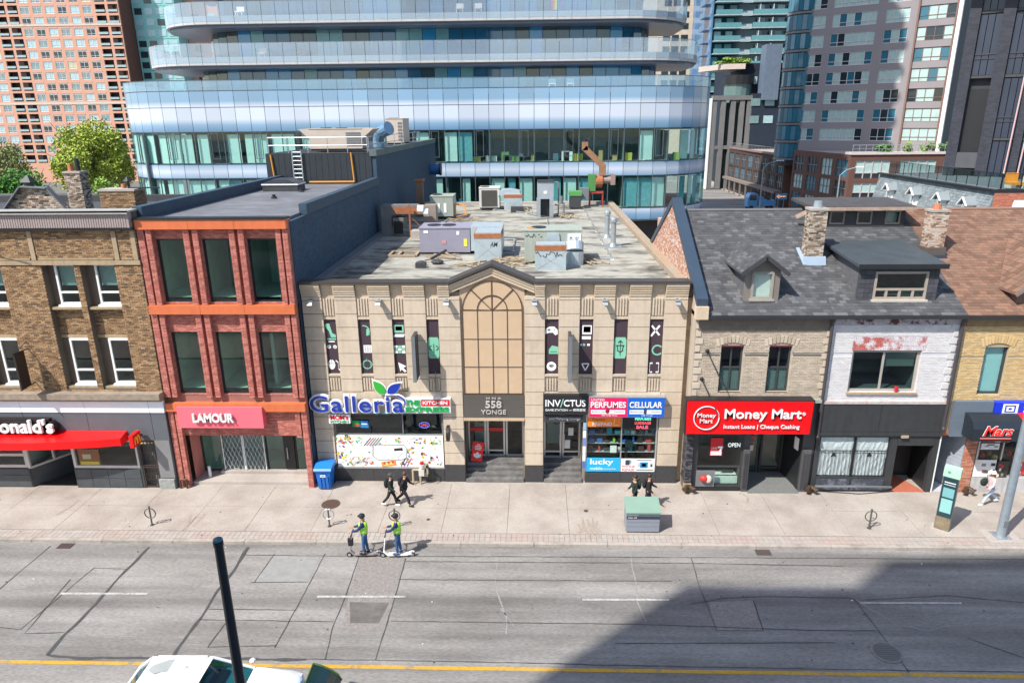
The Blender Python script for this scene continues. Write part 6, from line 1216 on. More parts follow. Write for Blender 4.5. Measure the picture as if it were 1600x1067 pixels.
def outline(x0, x1, yf, R_, back=16., step=1.65):
    """points along the front of a plan with rounded corners, evenly spaced"""
    pts = [(x0, yf + back), (x0, yf + R_)] + [(x0 + R_ - R_ * math.cos(a), yf + R_ - R_ * math.sin(a)) for a in [math.pi / 2 * i / 24 for i in range(1, 25)]]
    pts += [(x1 - R_ + R_ * math.sin(a), yf + R_ - R_ * math.cos(a)) for a in [math.pi / 2 * i / 24 for i in range(25)]] + [(x1, yf + back)]
    d = [0.]
    for a, b_ in zip(pts, pts[1:]): d.append(d[-1] + math.hypot(b_[0] - a[0], b_[1] - a[1]))
    n = round(d[-1] / step); out = []; j = 0
    for i in range(n + 1):
        s = d[-1] * i / n
        while j < len(d) - 2 and d[j + 1] < s: j += 1
        q = (s - d[j]) / max(1e-6, d[j + 1] - d[j]); out.append((pts[j][0] + (pts[j + 1][0] - pts[j][0]) * q, pts[j][1] + (pts[j + 1][1] - pts[j][1]) * q))
    return out
def row(name, pl, z0, z1, mt, parent, off=0., gap=.05, th=.04, pick=None):
    """one panel per bay, sharing a mesh per material"""
    L_ = math.hypot(pl[1][0] - pl[0][0], pl[1][1] - pl[0][1]); cache = {}; P0 = WL[parent.name]; res = []
    for i, (a, c) in enumerate(zip(pl, pl[1:])):
        m_ = pick(i) if pick else mt
        if m_ is None: continue
        if m_.name not in cache: cache[m_.name] = bx(-L_ / 2 + gap / 2, L_ / 2 - gap / 2, -th, 0, 0, z1 - z0).mesh(name, m_)
        o = bpy.data.objects.new(name, cache[m_.name]); COL.objects.link(o); o.parent = parent
        ang = math.atan2(c[1] - a[1], c[0] - a[0]); nx, ny = -math.sin(ang) , math.cos(ang)
        o.location = Vector(((a[0] + c[0]) / 2 + nx * off, (a[1] + c[1]) / 2 + ny * off, z0)) - P0; o.rotation_euler.z = ang; res.append(o)
    return res
def ribbon(pl, z0, z1, off=0., m=None):
    m = m or M()
    for a, c in zip(pl, pl[1:]):
        ang = math.atan2(c[1] - a[1], c[0] - a[0]); nx, ny = -math.sin(ang) * off, math.cos(ang) * off
        m.quad((a[0] + nx, a[1] + ny, z0), (c[0] + nx, c[1] + ny, z0), (c[0] + nx, c[1] + ny, z1), (a[0] + nx, a[1] + ny, z1))
    return m
def plate(pl, z0, z1): return M().prism([(x, y, z0) for x, y in pl], (0, 0, z1 - z0))
g = thing('glass_building', 'curved white and blue glass building behind the row, with rounded corners and setback balconies', 'building', (-14, GY, 0))
pl = outline(gx0, gx1, GY, GR)
DKB = mat('curtain_wall_back', (.06, .085, .10), r=.6)
row('frit_panel', pl, 18.18, 19.84, FRIT, g); row('frit_panel', pl, 15.58, 18.14, FRIT, g)
row('spandrel_panel', pl, 10.58, 12.04, FRIT, g); row('spandrel_panel', pl, 5.7, 6.95, FRIT, g)
for za, zb_ in ((15.4, 19.9), (10.4, 12.15), (5.6, 7.05)): ob('backing', ribbon(pl, za, zb_, .06), DKB, g, fix=False)
VG = glass('vision_glass', (.86, .97, .95), 1.85, .02, (.75, .9, 1.0)); BG_ = frosted('balcony_glass', (.86, .92, .95), .20, (.60, .70, .80), 1.7)
row('vision_pane', pl, 12.08, 15.54, VG, g, gap=.09); row('vision_pane', pl, 6.98, 10.54, VG, g, gap=.09)
row('guard_pane', pl, 19.9, 20.92, frosted('guard_glass', (.8, .9, .93), .34, (.36, .54, .68), 1.7), g, gap=.04)
TRM = mat('dark_blue_transom', (.05, .08, .11), r=.5)
for z, h in ((20.93, .07), (19.84, .07), (18.14, .05), (15.54, .06), (12.04, .06), (10.52, .07), (6.95, .06), (5.64, .08)): ob('transom', ribbon(pl, z, z + h, -.055), TRM, g, fix=False)
mull = []
for z0, z1 in ((12.08, 15.54), (6.98, 10.54)):
    me = bx(-.04, .04, -.08, .06, 0, z1 - z0).mesh('mullion', mat('slim_mullion', (.07, .10, .11), r=.5) if not mull else mull[0].data.materials[0])
    for x, y in pl[9:-9]: mull.append(inst('mullion', me, g, (x, y, z0)))
# opening lights: narrow dark frames every three bays
fr = M().box(-.42, -.36, -.09, .0, .1, 2.9).box(.36, .42, -.09, 0, .1, 2.9).box(-.36, .36, -.09, 0, .1, .16).box(-.36, .36, -.09, 0, 2.84, 2.9)
me = fr.mesh('opening_light', mull[0].data.materials[0])
for i in range(12, len(pl) - 12, 3): inst('opening_light', me, g, (pl[i][0] + .6, pl[i][1], 12.55))
inner = outline(gx0 + 5, gx1 - 5, GY + 5.5, 6, back=10)
FLR = mat('office_floor', (.32, .33, .31), r=.8); INW = mat('office_wall', (.20, .28, .29), r=.9, n=.4, ns=.5)
for z in (15.42, 12.0, 10.44, 6.9, 5.55): ob('floor_slab', plate([(x, y + .12) if GY < y < GY + 1 else (x + (.12 if x < 0 else -.12), y + .06) for x, y in pl], z, z + .12), FLR if z in (12.0, 6.9) else WHITE, g)
ob('core_wall', ribbon(inner, 5.7, 15.4), INW, g, fix=False)
BLW = mat('vertical_blind', (.60, .70, .66), r=.9, n=.05, ns=3); BLT = mat('teal_curtain', (.16, .36, .40), r=.9, n=.2, ns=3); PLN = mat('room_partition', (.2, .24, .23), r=.9)
random.seed(4)
nb = len(pl) - 1
for z0, z1 in ((12.2, 15.3), (7.1, 10.3)):
    def pk(i, z0=z0):
        q = i / nb
        r_ = random.random()
        if z0 > 10: return BLW if r_ < (.86 if q < .48 else .22) else (BLT if r_ > .93 else None)
        return (BLW if r_ < .65 else BLT if r_ < .85 else None) if q < .6 else (BLT if r_ < .4 else BLW if r_ < .72 else None)
    for o in row('blind', pl, z0, z1, BLW, g, off=.35, gap=.25, th=.03, pick=pk): o.scale.x = random.choice((1.1, 1, .85, .6)); o.location.x += random.uniform(-.25, .25)
for i in range(10, nb - 10, 3): ob('partition', bx(pl[i][0], pl[i][0] + .12, GY + .6, GY + 5.4, 7.0, 15.3), PLN, g)
random.seed(8)
for i in range(26):
    x = random.uniform(-12, 17); z = random.choice((12.12, 12.12, 7.02)); h = random.uniform(.5, 1.1); ob('office_furniture', bx(x, x + random.uniform(.4, 1.6), GY + 1, GY + 1.8, z, z + h), paint(random.choice(['D8D8D0', '6A8A4A', 'C8B84A', '3A4A4A', 'B89A6A', 'E8E8E4', '4A6A7A'])), g)
# ground floor below the glass skirt
ob('ground_floor', ribbon(outline(gx0 + 2, gx1 - 1.5, GY + 2, 8), -.1, 5.6), mat('dark_ground_floor', (.03, .028, .026), r=.5, n=.3, ns=.6), g, fix=False)
# setback storeys: slab edge, glass balustrade, recessed glazing
EDGE = mat('pale_slab_edge', (.46, .46, .46), r=.7, n=.08, ns=3); SOF = mat('soffit', (.12, .15, .21), r=.35, n=.05)
def storey(x0, x1, yf, zt, zg0, rb, glaze_x):
    """zt: top of the slab edge; zg0: bottom of the glazing under it"""
    p_ = outline(x0, x1, yf, 7.5, back=14, step=1.5)
    pin = [(x + (.2 if x < 0 else -.2) * (abs(x) > 20 or x > 8), y + .25) for x, y in p_]
    s = ob('slab', plate(p_, zt - .85, zt), EDGE, g); ob('soffit_lip', plate(pin, zt - 1.15, zt - .853), SOF, s); ob('lip_trim', ribbon(p_, zt - .92, zt - .86, -.02), DGREY, s, fix=False)
    row('edge_panel', p_, zt - .82, zt - .02, EDGE, g, off=-.01, gap=.05)
    row('guard_pane', p_, zt - .55, zt + 1.38, BG_, g, off=-.06, gap=.05, th=.02)
    ob('handrail', ribbon(p_, zt + 1.385, zt + 1.43, -.07), MGREY, s, fix=False)
    gp = outline(glaze_x[0], glaze_x[1], yf + 3.4, 6, back=11, step=1.5)
    random.seed(int(zt * 10)); bank = [PB[0]] * 3 + [PB[1]] * 3 + [PB[2]] * 2 + [PB[3], PB[4]]
    row('glazing', gp, zg0, zt - 1.16, None, g, gap=.07, pick=lambda i: random.choice(bank) if i > 8 else random.choice((PB[2], PB[5], PB[5])))
    ob('glazing_back', ribbon(gp, zg0 - .1, zt - 1.1, .05), BLACK, g, fix=False)
PB = [mat('blue_pane', (.015, .22, .46), r=.04, spec=.8), mat('deep_blue_pane', (.01, .11, .22), r=.04, spec=.8), mat('teal_dark_pane', (.02, .06, .075), r=.04, spec=.8), mat('curtained_pane', (.12, .3, .36), r=.1), mat('pale_teal_pane', (.14, .34, .38), r=.08), mat('smoky_pane', (.045, .05, .045), r=.05, spec=.8)]
ob('terrace', plate(pl, 19.3, 19.84), EDGE, g)
storey(-44.8, 18.8, 51, 23.35, 19.9, 0, (-40, 14.5)); storey(-42.6, 17.4, 51.3, 27.5, 23.4, 0, (-38.5, 13.5)); storey(-41, 16.6, 51.6, 31.7, 27.55, 0, (-37.5, 12.8))
for i in range(24):
    x = -36 + i * 2.15; ob('standoff', M().cyl((x, 51.02, 24.6), (x, 50.95, 24.6), .04, n=6), WHITE, g)
tw = ob('tower', bx(-36, 13.2, 55.5, 68, 31.7, 108), mat('tower_glass', (.08, .12, .16), r=.2), g)
for i in range(18): ob('tower_slab', bx(-38, 13.6, 54.5, 68.2, 36 + i * 4, 36.4 + i * 4), EDGE, g)
fl = thing('rainbow_flag', 'rainbow flag hanging from a glass balcony guard', 'flag', (2.4, 51.2, 28))
for i, c_ in enumerate(('E0342A', 'F08A24', 'F2DA2A', '3AA04A', '2A5AC0', '8A3A9A')): ob('stripe', bx(1.9 + i * .17, 1.9 + i * .17 + .17, 51.26, 51.28, 27.6, 29.0), paint(c_), fl)
PCL = ['patio chair at the left end of the lower glass balcony, farther left of two', 'patio chair at the left end of the lower glass balcony, nearer the middle', 'patio chair left of the rainbow flag, farther from it', 'patio chair left of the rainbow flag, nearer to it', 'patio chair on the glass terrace above the white panels, left of two', 'patio chair on the glass terrace above the white panels, right of two', 'patio chair by the right rounded end of the lower glass balcony', 'patio chair at the far left end of the upper glass balcony']
random.seed(9)
for i, (x, z) in enumerate(((-30, 23.4), (-26, 23.4), (-8, 27.6), (-6, 27.6), (2, 19.9), (4, 19.9), (10, 23.4), (-32, 27.6))):
    c_ = random.choice(['E8E8E8', 'B8B0A8', '5A4A40']); t = thing('patio_chair', PCL[i], 'chair', (x, 52.4, z), 'chairs on the glass building balconies')
    ob('seat', bx(x - .4, x + .4, 52, 52.7, z + .35, z + .45), paint(c_), t); ob('backrest', bx(x - .4, x + .4, 52.7, 52.78, z + .45, z + .95), paint(c_), t)
    for sx in (-.36, .3): ob('leg', M().box(x + sx, x + sx + .06, 52.05, 52.1, z, z + .35).box(x + sx, x + sx + .06, 52.6, 52.66, z, z + .35), paint(c_), t)
# ---- salmon brick apartment block far left
SAL = mat('salmon_brick_wall', (.58, .31, .215), r=.9, n=.06, ns=.3); CRM = mat('cream_band', (.58, .48, .40), r=.85)
a_ = thing('apartment_block', 'tall salmon brick apartment block with rows of square windows at the far left', 'building', (-140, 183, 0))
PIT, FLO = 3.62, 2.92; xr = -117.2; nc, nr_ = 13, 17; zb = 5.6
types = ['b', 'b', 'w', 'w', 'w', 'w', 'w', 'w', 'b', 'b', 'w', 'w', 'w']
holes = []
for c in range(nc):
    for r_ in range(nr_):
        x1_ = xr - .55 - c * PIT + (.35 if types[c] == 'b' else 0); z = zb + r_ * FLO; holes.append((x1_ - 2.5 - (.35 if types[c] == 'b' else 0), x1_, z, z + (2.0 if types[c] == 'w' else 2.3)))
ob('wall', wall(-175, xr, -.1, 62, 183, 183.5, holes), SAL, a_); ob('side_wall', bx(xr - 1, xr, 183.51, 205, -.1, 62), mat('shaded_side_brick', (.16, .07, .05), r=.9), a_)  # side wall coloured darker to paint in its shade
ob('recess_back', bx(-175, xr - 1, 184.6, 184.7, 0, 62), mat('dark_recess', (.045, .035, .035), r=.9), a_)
wf = M().box(-1.25, 1.25, 0, .12, 1.72, 2.0); wf.box(-1.25, -1.17, 0, .12, 0, 1.72).box(1.17, 1.25, 0, .12, 0, 1.72).box(-.04, .04, 0, .12, .08, 1.72).box(-1.17, 1.17, 0, .12, 0, .08).box(-1.17, 1.17, 0, .12, .5, .56)
wfm = wf.mesh('window', WHITE); PN = [mat('far_pane_pale', (.36, .52, .55), r=.15), mat('far_pane_dark', (.03, .045, .05), r=.08), mat('far_pane_grey', (.18, .27, .28), r=.1), mat('far_pane_lit', (.5, .46, .3), r=.2)]
pnm = [bx(-1.17, 1.17, .06, .08, .02, 1.72).mesh('pane', p) for p in PN]
brm = M().box(-1.4, 1.4, -.12, -.04, .35, .85).box(-1.4, 1.4, -.14, -.02, .86, .95).mesh('balcony_rail', mat('pale_teal_rail', (.34, .46, .46), r=.5)); hdm = bx(-1.3, 1.3, -.06, -.002, 2.02, 2.3).mesh('window_head', mat('pink_lintel', (.52, .34, .27), r=.9))
random.seed(2)
for c in range(nc):
    for r_ in range(nr_):
        x = xr - .55 - c * PIT - 1.25; z = zb + r_ * FLO
        if types[c] == 'w':
            w = inst('window', wfm, a_, (x, 183.06, z)); inst('pane', pnm[random.choices((0, 1, 2, 3), (5, 4, 4, .4))[0]], w, (x, 183.06, z)); inst('window_head', hdm, a_, (x, 183, z))
        else: inst('balcony_rail', brm, a_, (x, 183, z))
for z in (22.2, 43.3): ob('cream_band', bx(-175, xr + .05, 182.9, 183 - .004, z, z + .55), CRM, a_)
for c in range(1, 3): pass
# teal glazed wing beside it
t_ = thing('teal_wing', 'narrow teal glazed apartment wing beside the salmon brick block', 'building', (-110, 190, 0))
TEA = mat('teal_spandrel', (.22, .52, .49), r=.3, n=.15, ns=.4); ob('wall', bx(-117, -104.5, 190, 205, 0, 62), TEA, t_)
wm = M().box(-1.1, 1.1, -.1, 0, 0, 1.7).mesh('window', PN[1]); wm2 = M().box(-1.1, 1.1, -.1, 0, 0, 1.7).mesh('window', PN[0]); sp_ = bx(-6.3, 6.3, -.08, 0, 0, .25).mesh('floor_band', mat('teal_band', (.26, .52, .48), r=.4))
for r_ in range(16):
    z = 6 + r_ * 2.92; inst('floor_band', sp_, t_, (-110.7, 190, z - .6))
    for i, x in enumerate((-115.4, -112.2, -109, -106)): inst('window', random.choice((wm, wm2, wm2)), t_, (x, 190, z))
t_ = thing('brick_wing', 'brick apartment wing with curved balconies behind the glass building corner', 'building', (-98, 196, 0)); ob('wall', bx(-104.4, -80, 196, 210, 0, 60), SAL, t_)
for r_ in range(14):
    z = 8 + r_ * 2.92
    for x in (-101.5, -96.5): inst('window', random.choice((wm, wm2)), t_, (x, 196, z))
    ob('balcony', M().cyl((-91.5, 196, z - .4), (-91.5, 196, z + .9), 2.2, n=14), mat('balcony_front', (.33, .16, .12), r=.8) if r_ == 0 else bpy.data.materials['balcony_front'], t_)
# ---- right side: teal balcony tower, cream tower, dark mid-rise
t_ = thing('balcony_tower', 'tall teal glass tower with long horizontal balconies', 'building', (60, 175, 0))
TD = mat('tower_dark_glass', (.012, .05, .07), r=.08, n=.4, ns=.4); TG = mat('teal_guard', (.11, .28, .30), r=.15); SLE = mat('tower_slab_edge', (.34, .42, .44), r=.6)
ob('wall', bx(48, 74, 177, 200, 0, 70), TD, t_); ob('side_glazing', bx(47.5, 47.95, 176, 200, 0, 70), mat('blue_side_glass', (.10, .22, .38), r=.1, n=.3, ns=.5), t_)
me1 = bx(-3.6, 3.6, -2.2, 0, -.28, 0).mesh('balcony_slab', SLE); me2 = bx(-3.5, 3.5, -2.15, -2.1, .05, 1.15).mesh('balcony_guard', TG); me3 = bx(-8.4, 8.4, -2.2, 0, -.28, 0).mesh('balcony_slab', SLE); me4 = bx(-8.3, 8.3, -2.15, -2.1, .05, 1.15).mesh('balcony_guard', TG); me5 = bx(-.06, .06, -2, 0, 0, 2.4).mesh('fin', mat('pale_fin', (.5, .58, .6), r=.5)); me6 = M().box(-1.6, 1.6, -.9, 0, -.3, .9).mesh('bay', SLE); me7 = bx(-.08, 3.0, -2.5, -2.3, -.4, 1.0).mesh('side_balcony', mat('side_balcony_blue', (.12, .22, .33), r=.4))
wpn = [bx(-.9, .9, -.05, 0, .1, 2.4).mesh('window', m_) for m_ in (PN[0], PN[2], PB[3])]
for r_ in range(15):
    z = 14 + r_ * 3.2
    for me_ in (me1, me2): inst(me_.name.split('.')[0], me_, t_, (51.8, 177, z))
    for me_ in (me3, me4): inst(me_.name.split('.')[0], me_, t_, (66.5, 177, z))
    inst('bay', me6, t_, (56.8, 177, z))
    for x in (60, 63.5, 68, 72): inst('fin', me5, t_, (x, 177, z))
    for x in (49.5, 53, 60.8, 66, 70): inst('window', random.choice(wpn), t_, (x + random.uniform(-.5, .5), 177, z))
    ob('side_balcony', M().box(46, 47.49, 178, 184, z - .3, z).box(46, 46.06, 178, 184, z, z + 1.1), SLE if r_ % 1 else bpy.data.materials['side_balcony_blue'], t_)
t_ = thing('cream_tower', 'cream apartment tower seen between the glass building and the teal tower', 'building', (42, 215, 0)); ob('wall', bx(28, 51, 215, 230, 0, 75), mat('cream_wall', (.55, .47, .38), r=.9), t_)
for r_ in range(12):
    for x in (42.5, 45.3, 48.2): inst('window', wm, t_, (x, 215, 20 + r_ * 3.4))
DNB = mat('dark_blue_brick', (.012, .022, .04), r=.8, n=.2, ns=.5)
t_ = thing('dark_midrise', 'dark blue brick mid-rise with a pale stair tower and a planted terrace', 'building', (55, 150, 0)); ob('wall', bx(49.2, 72, 150, 175, 0, 28.9), DNB, t_); ob('lower_wall', bx(51.5, 72, 146, 149.95, 0, 22), DNB, t_)
ob('stair_tower', bx(53.4, 57.0, 145, 149, 20.5, 32.6), mat('grey_blue_panel', (.12, .16, .22), r=.7), t_); ob('corner_bay', M().cyl((49.0, 150.5, 20), (49.0, 150.5, 24.2), 3.2, n=16), mat('bay_glass', (.10, .17, .17), r=.15), t_); ob('bay_band', M().cyl((49, 150.5, 24.2), (49, 150.5, 26.2), 3.6, n=16).cyl((49, 150.5, 19), (49, 150.5, 20), 3.4, n=16), BLACK, t_)
ob('terrace', M().prism([(41, 158, 27.5), (44.5, 149, 27.5), (49.6, 147.5, 27.5), (49.6, 158, 27.5)], (0, 0, 1.2)), mat('pinkish_concrete', (.5, .42, .37), r=.9), t_)
for z in (15.3, 19.2, 24.2):
    for x in (52.2, 55.5, 60.5, 63.5): w = inst('window', wm2 if (x + z) % 2 < 1.2 else bx(-1.1, 1.1, -.1, 0, 0, 1.7).mesh('window', PN[2]), t_, (x, 145.94 if z < 22 else 149.94, z))
def leaves(c, rx, ry, rz2, n, s, m=None, clumps=14, seed=1, cr_=1.):
    """leaf-sized faces gathered in clumps through the crown's volume"""
    rd = random.Random(seed); m = m or M(); cs = []
    for i in range(clumps):
        while True:
            p = Vector((rd.uniform(-1, 1), rd.uniform(-1, 1), rd.uniform(-1, 1)))
            if p.length < 1: break
        cs.append((Vector((p.x * rx * .8, p.y * ry * .8, p.z * rz2 * .8)), rd.uniform(.25, .5)))
    for i in range(n):
        c0, r_ = rd.choice(cs); r_ *= cr_; d = Vector((rd.gauss(0, 1), rd.gauss(0, 1), rd.gauss(0, 1))).normalized() * r_ * rd.uniform(.55, 1.05)
        p = Vector(c) + c0 + Vector((d.x * rx, d.y * ry, d.z * rz2)); u = Vector((rd.gauss(0, 1), rd.gauss(0, 1), rd.gauss(0, 1))).normalized(); v = u.orthogonal().normalized(); k = s * rd.uniform(.6, 1.3)
        m.quad(p - u * k, p + v * k * .6, p + u * k, p - v * k * .6)
    return m
GRS = [mat('leaf_' + n_, c_, r=.7, n=.25, ns=.5, isl=.4) for n_, c_ in (('olive', (.31, .38, .045)), ('green', (.06, .19, .02)), ('lime', (.19, .30, .04)), ('dusty', (.22, .25, .08)))]
BARK = mat('bark', (.09, .065, .045), r=.9, n=.3, ns=4)
pt = thing('planter_hedge', 'strip of bright green planting along the dark mid-rise terrace', 'hedge', (46, 150, 28.7)); ob('foliage', leaves((47, 149.5, 29.4), 4.2, 1.2, .9, 900, .35, seed=5), GRS[2], pt, kind='stuff', fix=False)
t_ = thing('column_building', 'grey concrete building with tall columns at the end of the side street', 'building', (46, 150, 0))
CGR = mat('grey_concrete', (.16, .16, .16), r=.9, n=.12, ns=.5); ob('wall', bx(45.2, 51.4, 147.6, 149.9, 0, 20), mat('dim_glass', (.03, .05, .055), r=.1), t_)
for x in (42.8, 44.9, 47.2, 49.3, 51.0): ob('column', bx(x - .55, x + .55, 146.2, 147.55, 0, 20.6), CGR, t_)
ob('beam', bx(42.2, 51.6, 146.0, 147.6, 20.6, 21.6), CGR, t_); ob('beam', bx(42.2, 51.6, 146.3, 147.5, 9.4, 10.2), CGR, t_); ob('white_edge', bx(41.8, 42.15, 146, 147.6, 0, 21), WHITE, t_)
# ---- white and brick tower on the right, turned to the street
ang = math.atan2(-14.2, 18.3)
t_ = thing('white_tower', 'pale stucco apartment tower with brown bay windows and a rounded glass corner', 'building', (48, 105, 0), rz=ang)
PAL = mat('pale_pink_stucco', (.27, .245, .255), r=.9, n=.05, ns=.3); BRN = mat('brown_frame', (.20, .11, .09), r=.6)
LT = 23.2; colsT = [(.5, 2.9), (4.0, 11.0), (12.4, 15.9), (17.3, 22.4)]; nf = 12; fz = 3.1
holes = [(a, c, 12.0 + i * fz + .55, 12.0 + i * fz + 2.65) for i in range(nf) for a, c in colsT]
ob('wall', wall(0, LT, 10, 80, 0, .5, holes), PAL, t_); ob('end_strip', bx(LT - .5, LT + .05, -.35, .4, 10, 80), paint('E6DEDA'), t_); ob('core', bx(0, LT - .2, .9, 14, 10, 80), mat('tower_core', (.05, .055, .06), r=.8), t_)
GLP = [mat('apartment_pane_pale', (.40, .54, .52), r=.12), mat('apartment_pane_dark', (.02, .035, .045), r=.06), mat('apartment_pane_teal', (.03, .14, .20), r=.08)]
for k, (a, c) in enumerate(colsT):
    w = c - a; nb_ = max(2, round(w / 1.15)); m = M().box(0, w, -.05, .1, 0, .09).box(0, w, -.05, .1, 2.01, 2.1).box(0, w, -.04, .1, .62, .7)
    for i in range(nb_ + 1): m.box(w * i / nb_ - .05, w * i / nb_ + .05, -.045, .095, .0, 2.1)
    me_ = m.mesh('window', BRN if k == 3 else paint('CFC8C6')); pm_ = [bx(.03, w / nb_ - .03, 0, .05, .05, 2.05).mesh('pane', p) for p in GLP]
    for i in range(nf):
        z = 12.0 + i * fz + .55; o = inst('window', me_, t_, (a, .12, z))
        for j in range(nb_): q = inst('pane', random.choices(pm_, (5, 2, 2))[0], o, (a + w * j / nb_, .14, z)); q.location = (w * j / nb_, .03, 0)
    if k == 3: ob('bay_frame', M().box(a - .25, a, -.3, .3, 10, 50).box(c, c + .25, -.3, .3, 10, 50), BRN, t_)
cyl_ = ob('corner_core', M().cyl((-1.2, 2.9, 8), (-1.2, 2.9, 80), 3.3, n=24), BLACK, t_)
m1 = M(); m2 = M()
for i in range(14):
    z = 9 + i * fz
    for q in range(12):
        a0, a1 = math.pi + .35 + q * .26, math.pi + .35 + (q + .93) * .26
        (m1 if (q * 7 + i * 3) % 5 < 3 else m2).quad(*[(-1.2 + 3.4 * math.cos(a), 2.9 + 3.4 * math.sin(a), zz) for a, zz in ((a0, z + .5), (a1, z + .5), (a1, z + 2.9), (a0, z + 2.9))])
ob('corner_pane', m1, GLP[2], t_, kind='stuff', fix=False); ob('corner_pane', m2, mat('mid_blue_pane', (.07, .2, .28), r=.08), t_, kind='stuff', fix=False)
for i in range(14): ob('corner_band', M().cyl((-1.2, 2.9, 9 + i * fz), (-1.2, 2.9, 9 + i * fz + .35), 3.5, n=24), MGREY, t_)
# podium of the tower: brick block with big windows and a planted terrace
BBR = mat('brown_podium_brick', (.13, .062, .045), r=.85, n=.12, ns=.6)
t_ = thing('brick_podium', 'brown brick podium with tall pale windows and a planted roof terrace', 'building', (57, 84, 0))
wn = [(50.2, 55.5), (57.0, 62.5), (63.6, 69)]; hz_ = [(0.8, 3.4), (4.3, 6.6), (7.3, 10.0)]
ob('wall', wall(49.4, 72, 0, 10.9, 84, 84.5, [(a, c, z0, z1) for a, c in wn for z0, z1 in hz_]), BBR, t_); ob('coping', bx(49.2, 72, 83.8, 86, 10.9, 11.25), paint('C8BCB8'), t_)
for a, c in wn:
    for z0, z1 in hz_:
        n_ = 4; m = M()
        for i in range(n_ + 1): m.box(a + (c - a) * i / n_ - .07, a + (c - a) * i / n_ + .07, 84.08, 84.25, z0, z1)
        m.box(a, c, 84.085, 84.24, z0 + .75, z0 + .87); f = ob('window', m, paint('B8B0B0'), t_); ob('pane', bx(a, c, 84.2, 84.22, z0 + .8, z1), GLP[0], f); ob('pane', bx(a, c, 84.2, 84.22, z0, z0 + .8), GLP[1], f)
p0, p1 = Vector((49.35, 84, 0)), Vector((47.2, 103, 0))
def sidewall(parent, p0, p1, zt, rows_, nb_, mt, win):
    L_ = (p1 - p0).length; an = math.atan2(p0.y - p1.y, p0.x - p1.x); q = wall(0, L_, 0, zt, 0, .5, [(L_ * (i + .14) / nb_, L_ * (i + .86) / nb_, z0, z1) for i in range(nb_) for z0, z1 in rows_]); rotbricks(q, p1, an); ob('street_wall', q, mt, parent)
    for i in range(nb_):
        for z0, z1 in rows_:
            a, c = L_ * (i + .14) / nb_, L_ * (i + .86) / nb_; m = M()
            for k in range(4): m.box(a + (c - a) * k / 3 - .06, a + (c - a) * k / 3 + .06, .1, .25, z0, z1)
            m.box(a, c, .105, .245, (z0 + z1) / 2 - .06, (z0 + z1) / 2 + .06); rotbricks(m, p1, an); f = ob('window', m, MGREY, parent); m = M(); m.box(a, c, .2, .22, z0, z1); rotbricks(m, p1, an); ob('pane', m, random.choice(win), f)
sidewall(t_, p0, p1, 10.9, [(1.2, 3.6), (4.4, 6.8), (7.4, 10)], 4, BBR, GLP)
ob('terrace_floor', M().prism([(49.4, 84.6, 10.6), (72, 84.6, 10.6), (72, 92, 10.6), (60, 97, 10.6), (48.5, 103, 10.6)], (0, 0, .2)), CONC, t_)
m = M()
for i in range(22): m.box(49.4 + i * 1.0, 49.46 + i * 1.0, 83.9, 83.96, 11.25, 12.3)
m.box(49.3, 72, 83.89, 83.97, 12.3, 12.38).box(49.3, 72, 83.9, 83.96, 11.75, 11.8); ob('railing', m, ALU, t_)
for x, w_, s_ in ((54.6, 1.5, 3), (58.5, .9, 4), (61.5, 1.3, 6), (64.4, 1.6, 7), (67, 1.5, 8)):
    pt = thing('terrace_shrub', {54: 'bright green shrub at the left end of the podium terrace', 58: 'small low shrub behind the railing, second from the left end of the podium terrace', 61: 'leafy shrub in the middle of the podium terrace', 64: 'dense green shrub right of the middle of the podium terrace', 67: 'rounded shrub on the podium terrace beside the black brick tower'}[int(x)], 'shrub', (x, 85.2, 11.2), 'shrubs on the podium terrace'); ob('foliage', leaves((x, 85.2, 11.9), w_, .8, .75, 420, .22, seed=s_), GRS[1 if s_ % 2 else 2], pt, fix=False); ob('stem', M().cyl((x, 85.2, 10.8), (x, 85.2, 12), .08), BARK, pt)
t_ = thing('street_block', 'low brown brick block with glazed bays along the side street', 'building', (48, 125, 0))
sidewall(t_, Vector((47.2, 107, 0)), Vector((46.8, 145, 0)), 9.6, [(3.4, 5.8), (6.3, 8.8)], 8, mat('shaded_brown_brick', (.07, .04, .032), r=.9, n=.12), [GLP[1], GLP[2]]); ob('roof', bx(47.2, 60, 107, 145, 9.2, 9.4), CONC, t_); ob('end_wall', bx(47.3, 60, 106.9, 107.1, 0, 9.6), BBR, t_)  # street wall brick darkened in colour for the shade over the block
ob('coping', M().box(46.7, 47.4, 107, 145, 9.6, 9.95), mat('mauve_coping', (.24, .16, .14), r=.8), t_); ob('canopy', M().box(45.6, 47.1, 107, 145, 2.7, 3.2), mat('taupe_canopy', (.2, .165, .14), r=.8), t_)
for i in range(9): ob('canopy_post', bx(45.6, 45.9, 108 + i * 4.4, 108.3 + i * 4.4, 0, 2.7), CGR, t_)
m = M()
for i in range(36): m.box(47.0, 47.04, 107.5 + i, 107.54 + i, 9.95, 10.9)
m.box(46.98, 47.06, 107, 145, 10.9, 10.97); ob('railing', m, ALU, t_)
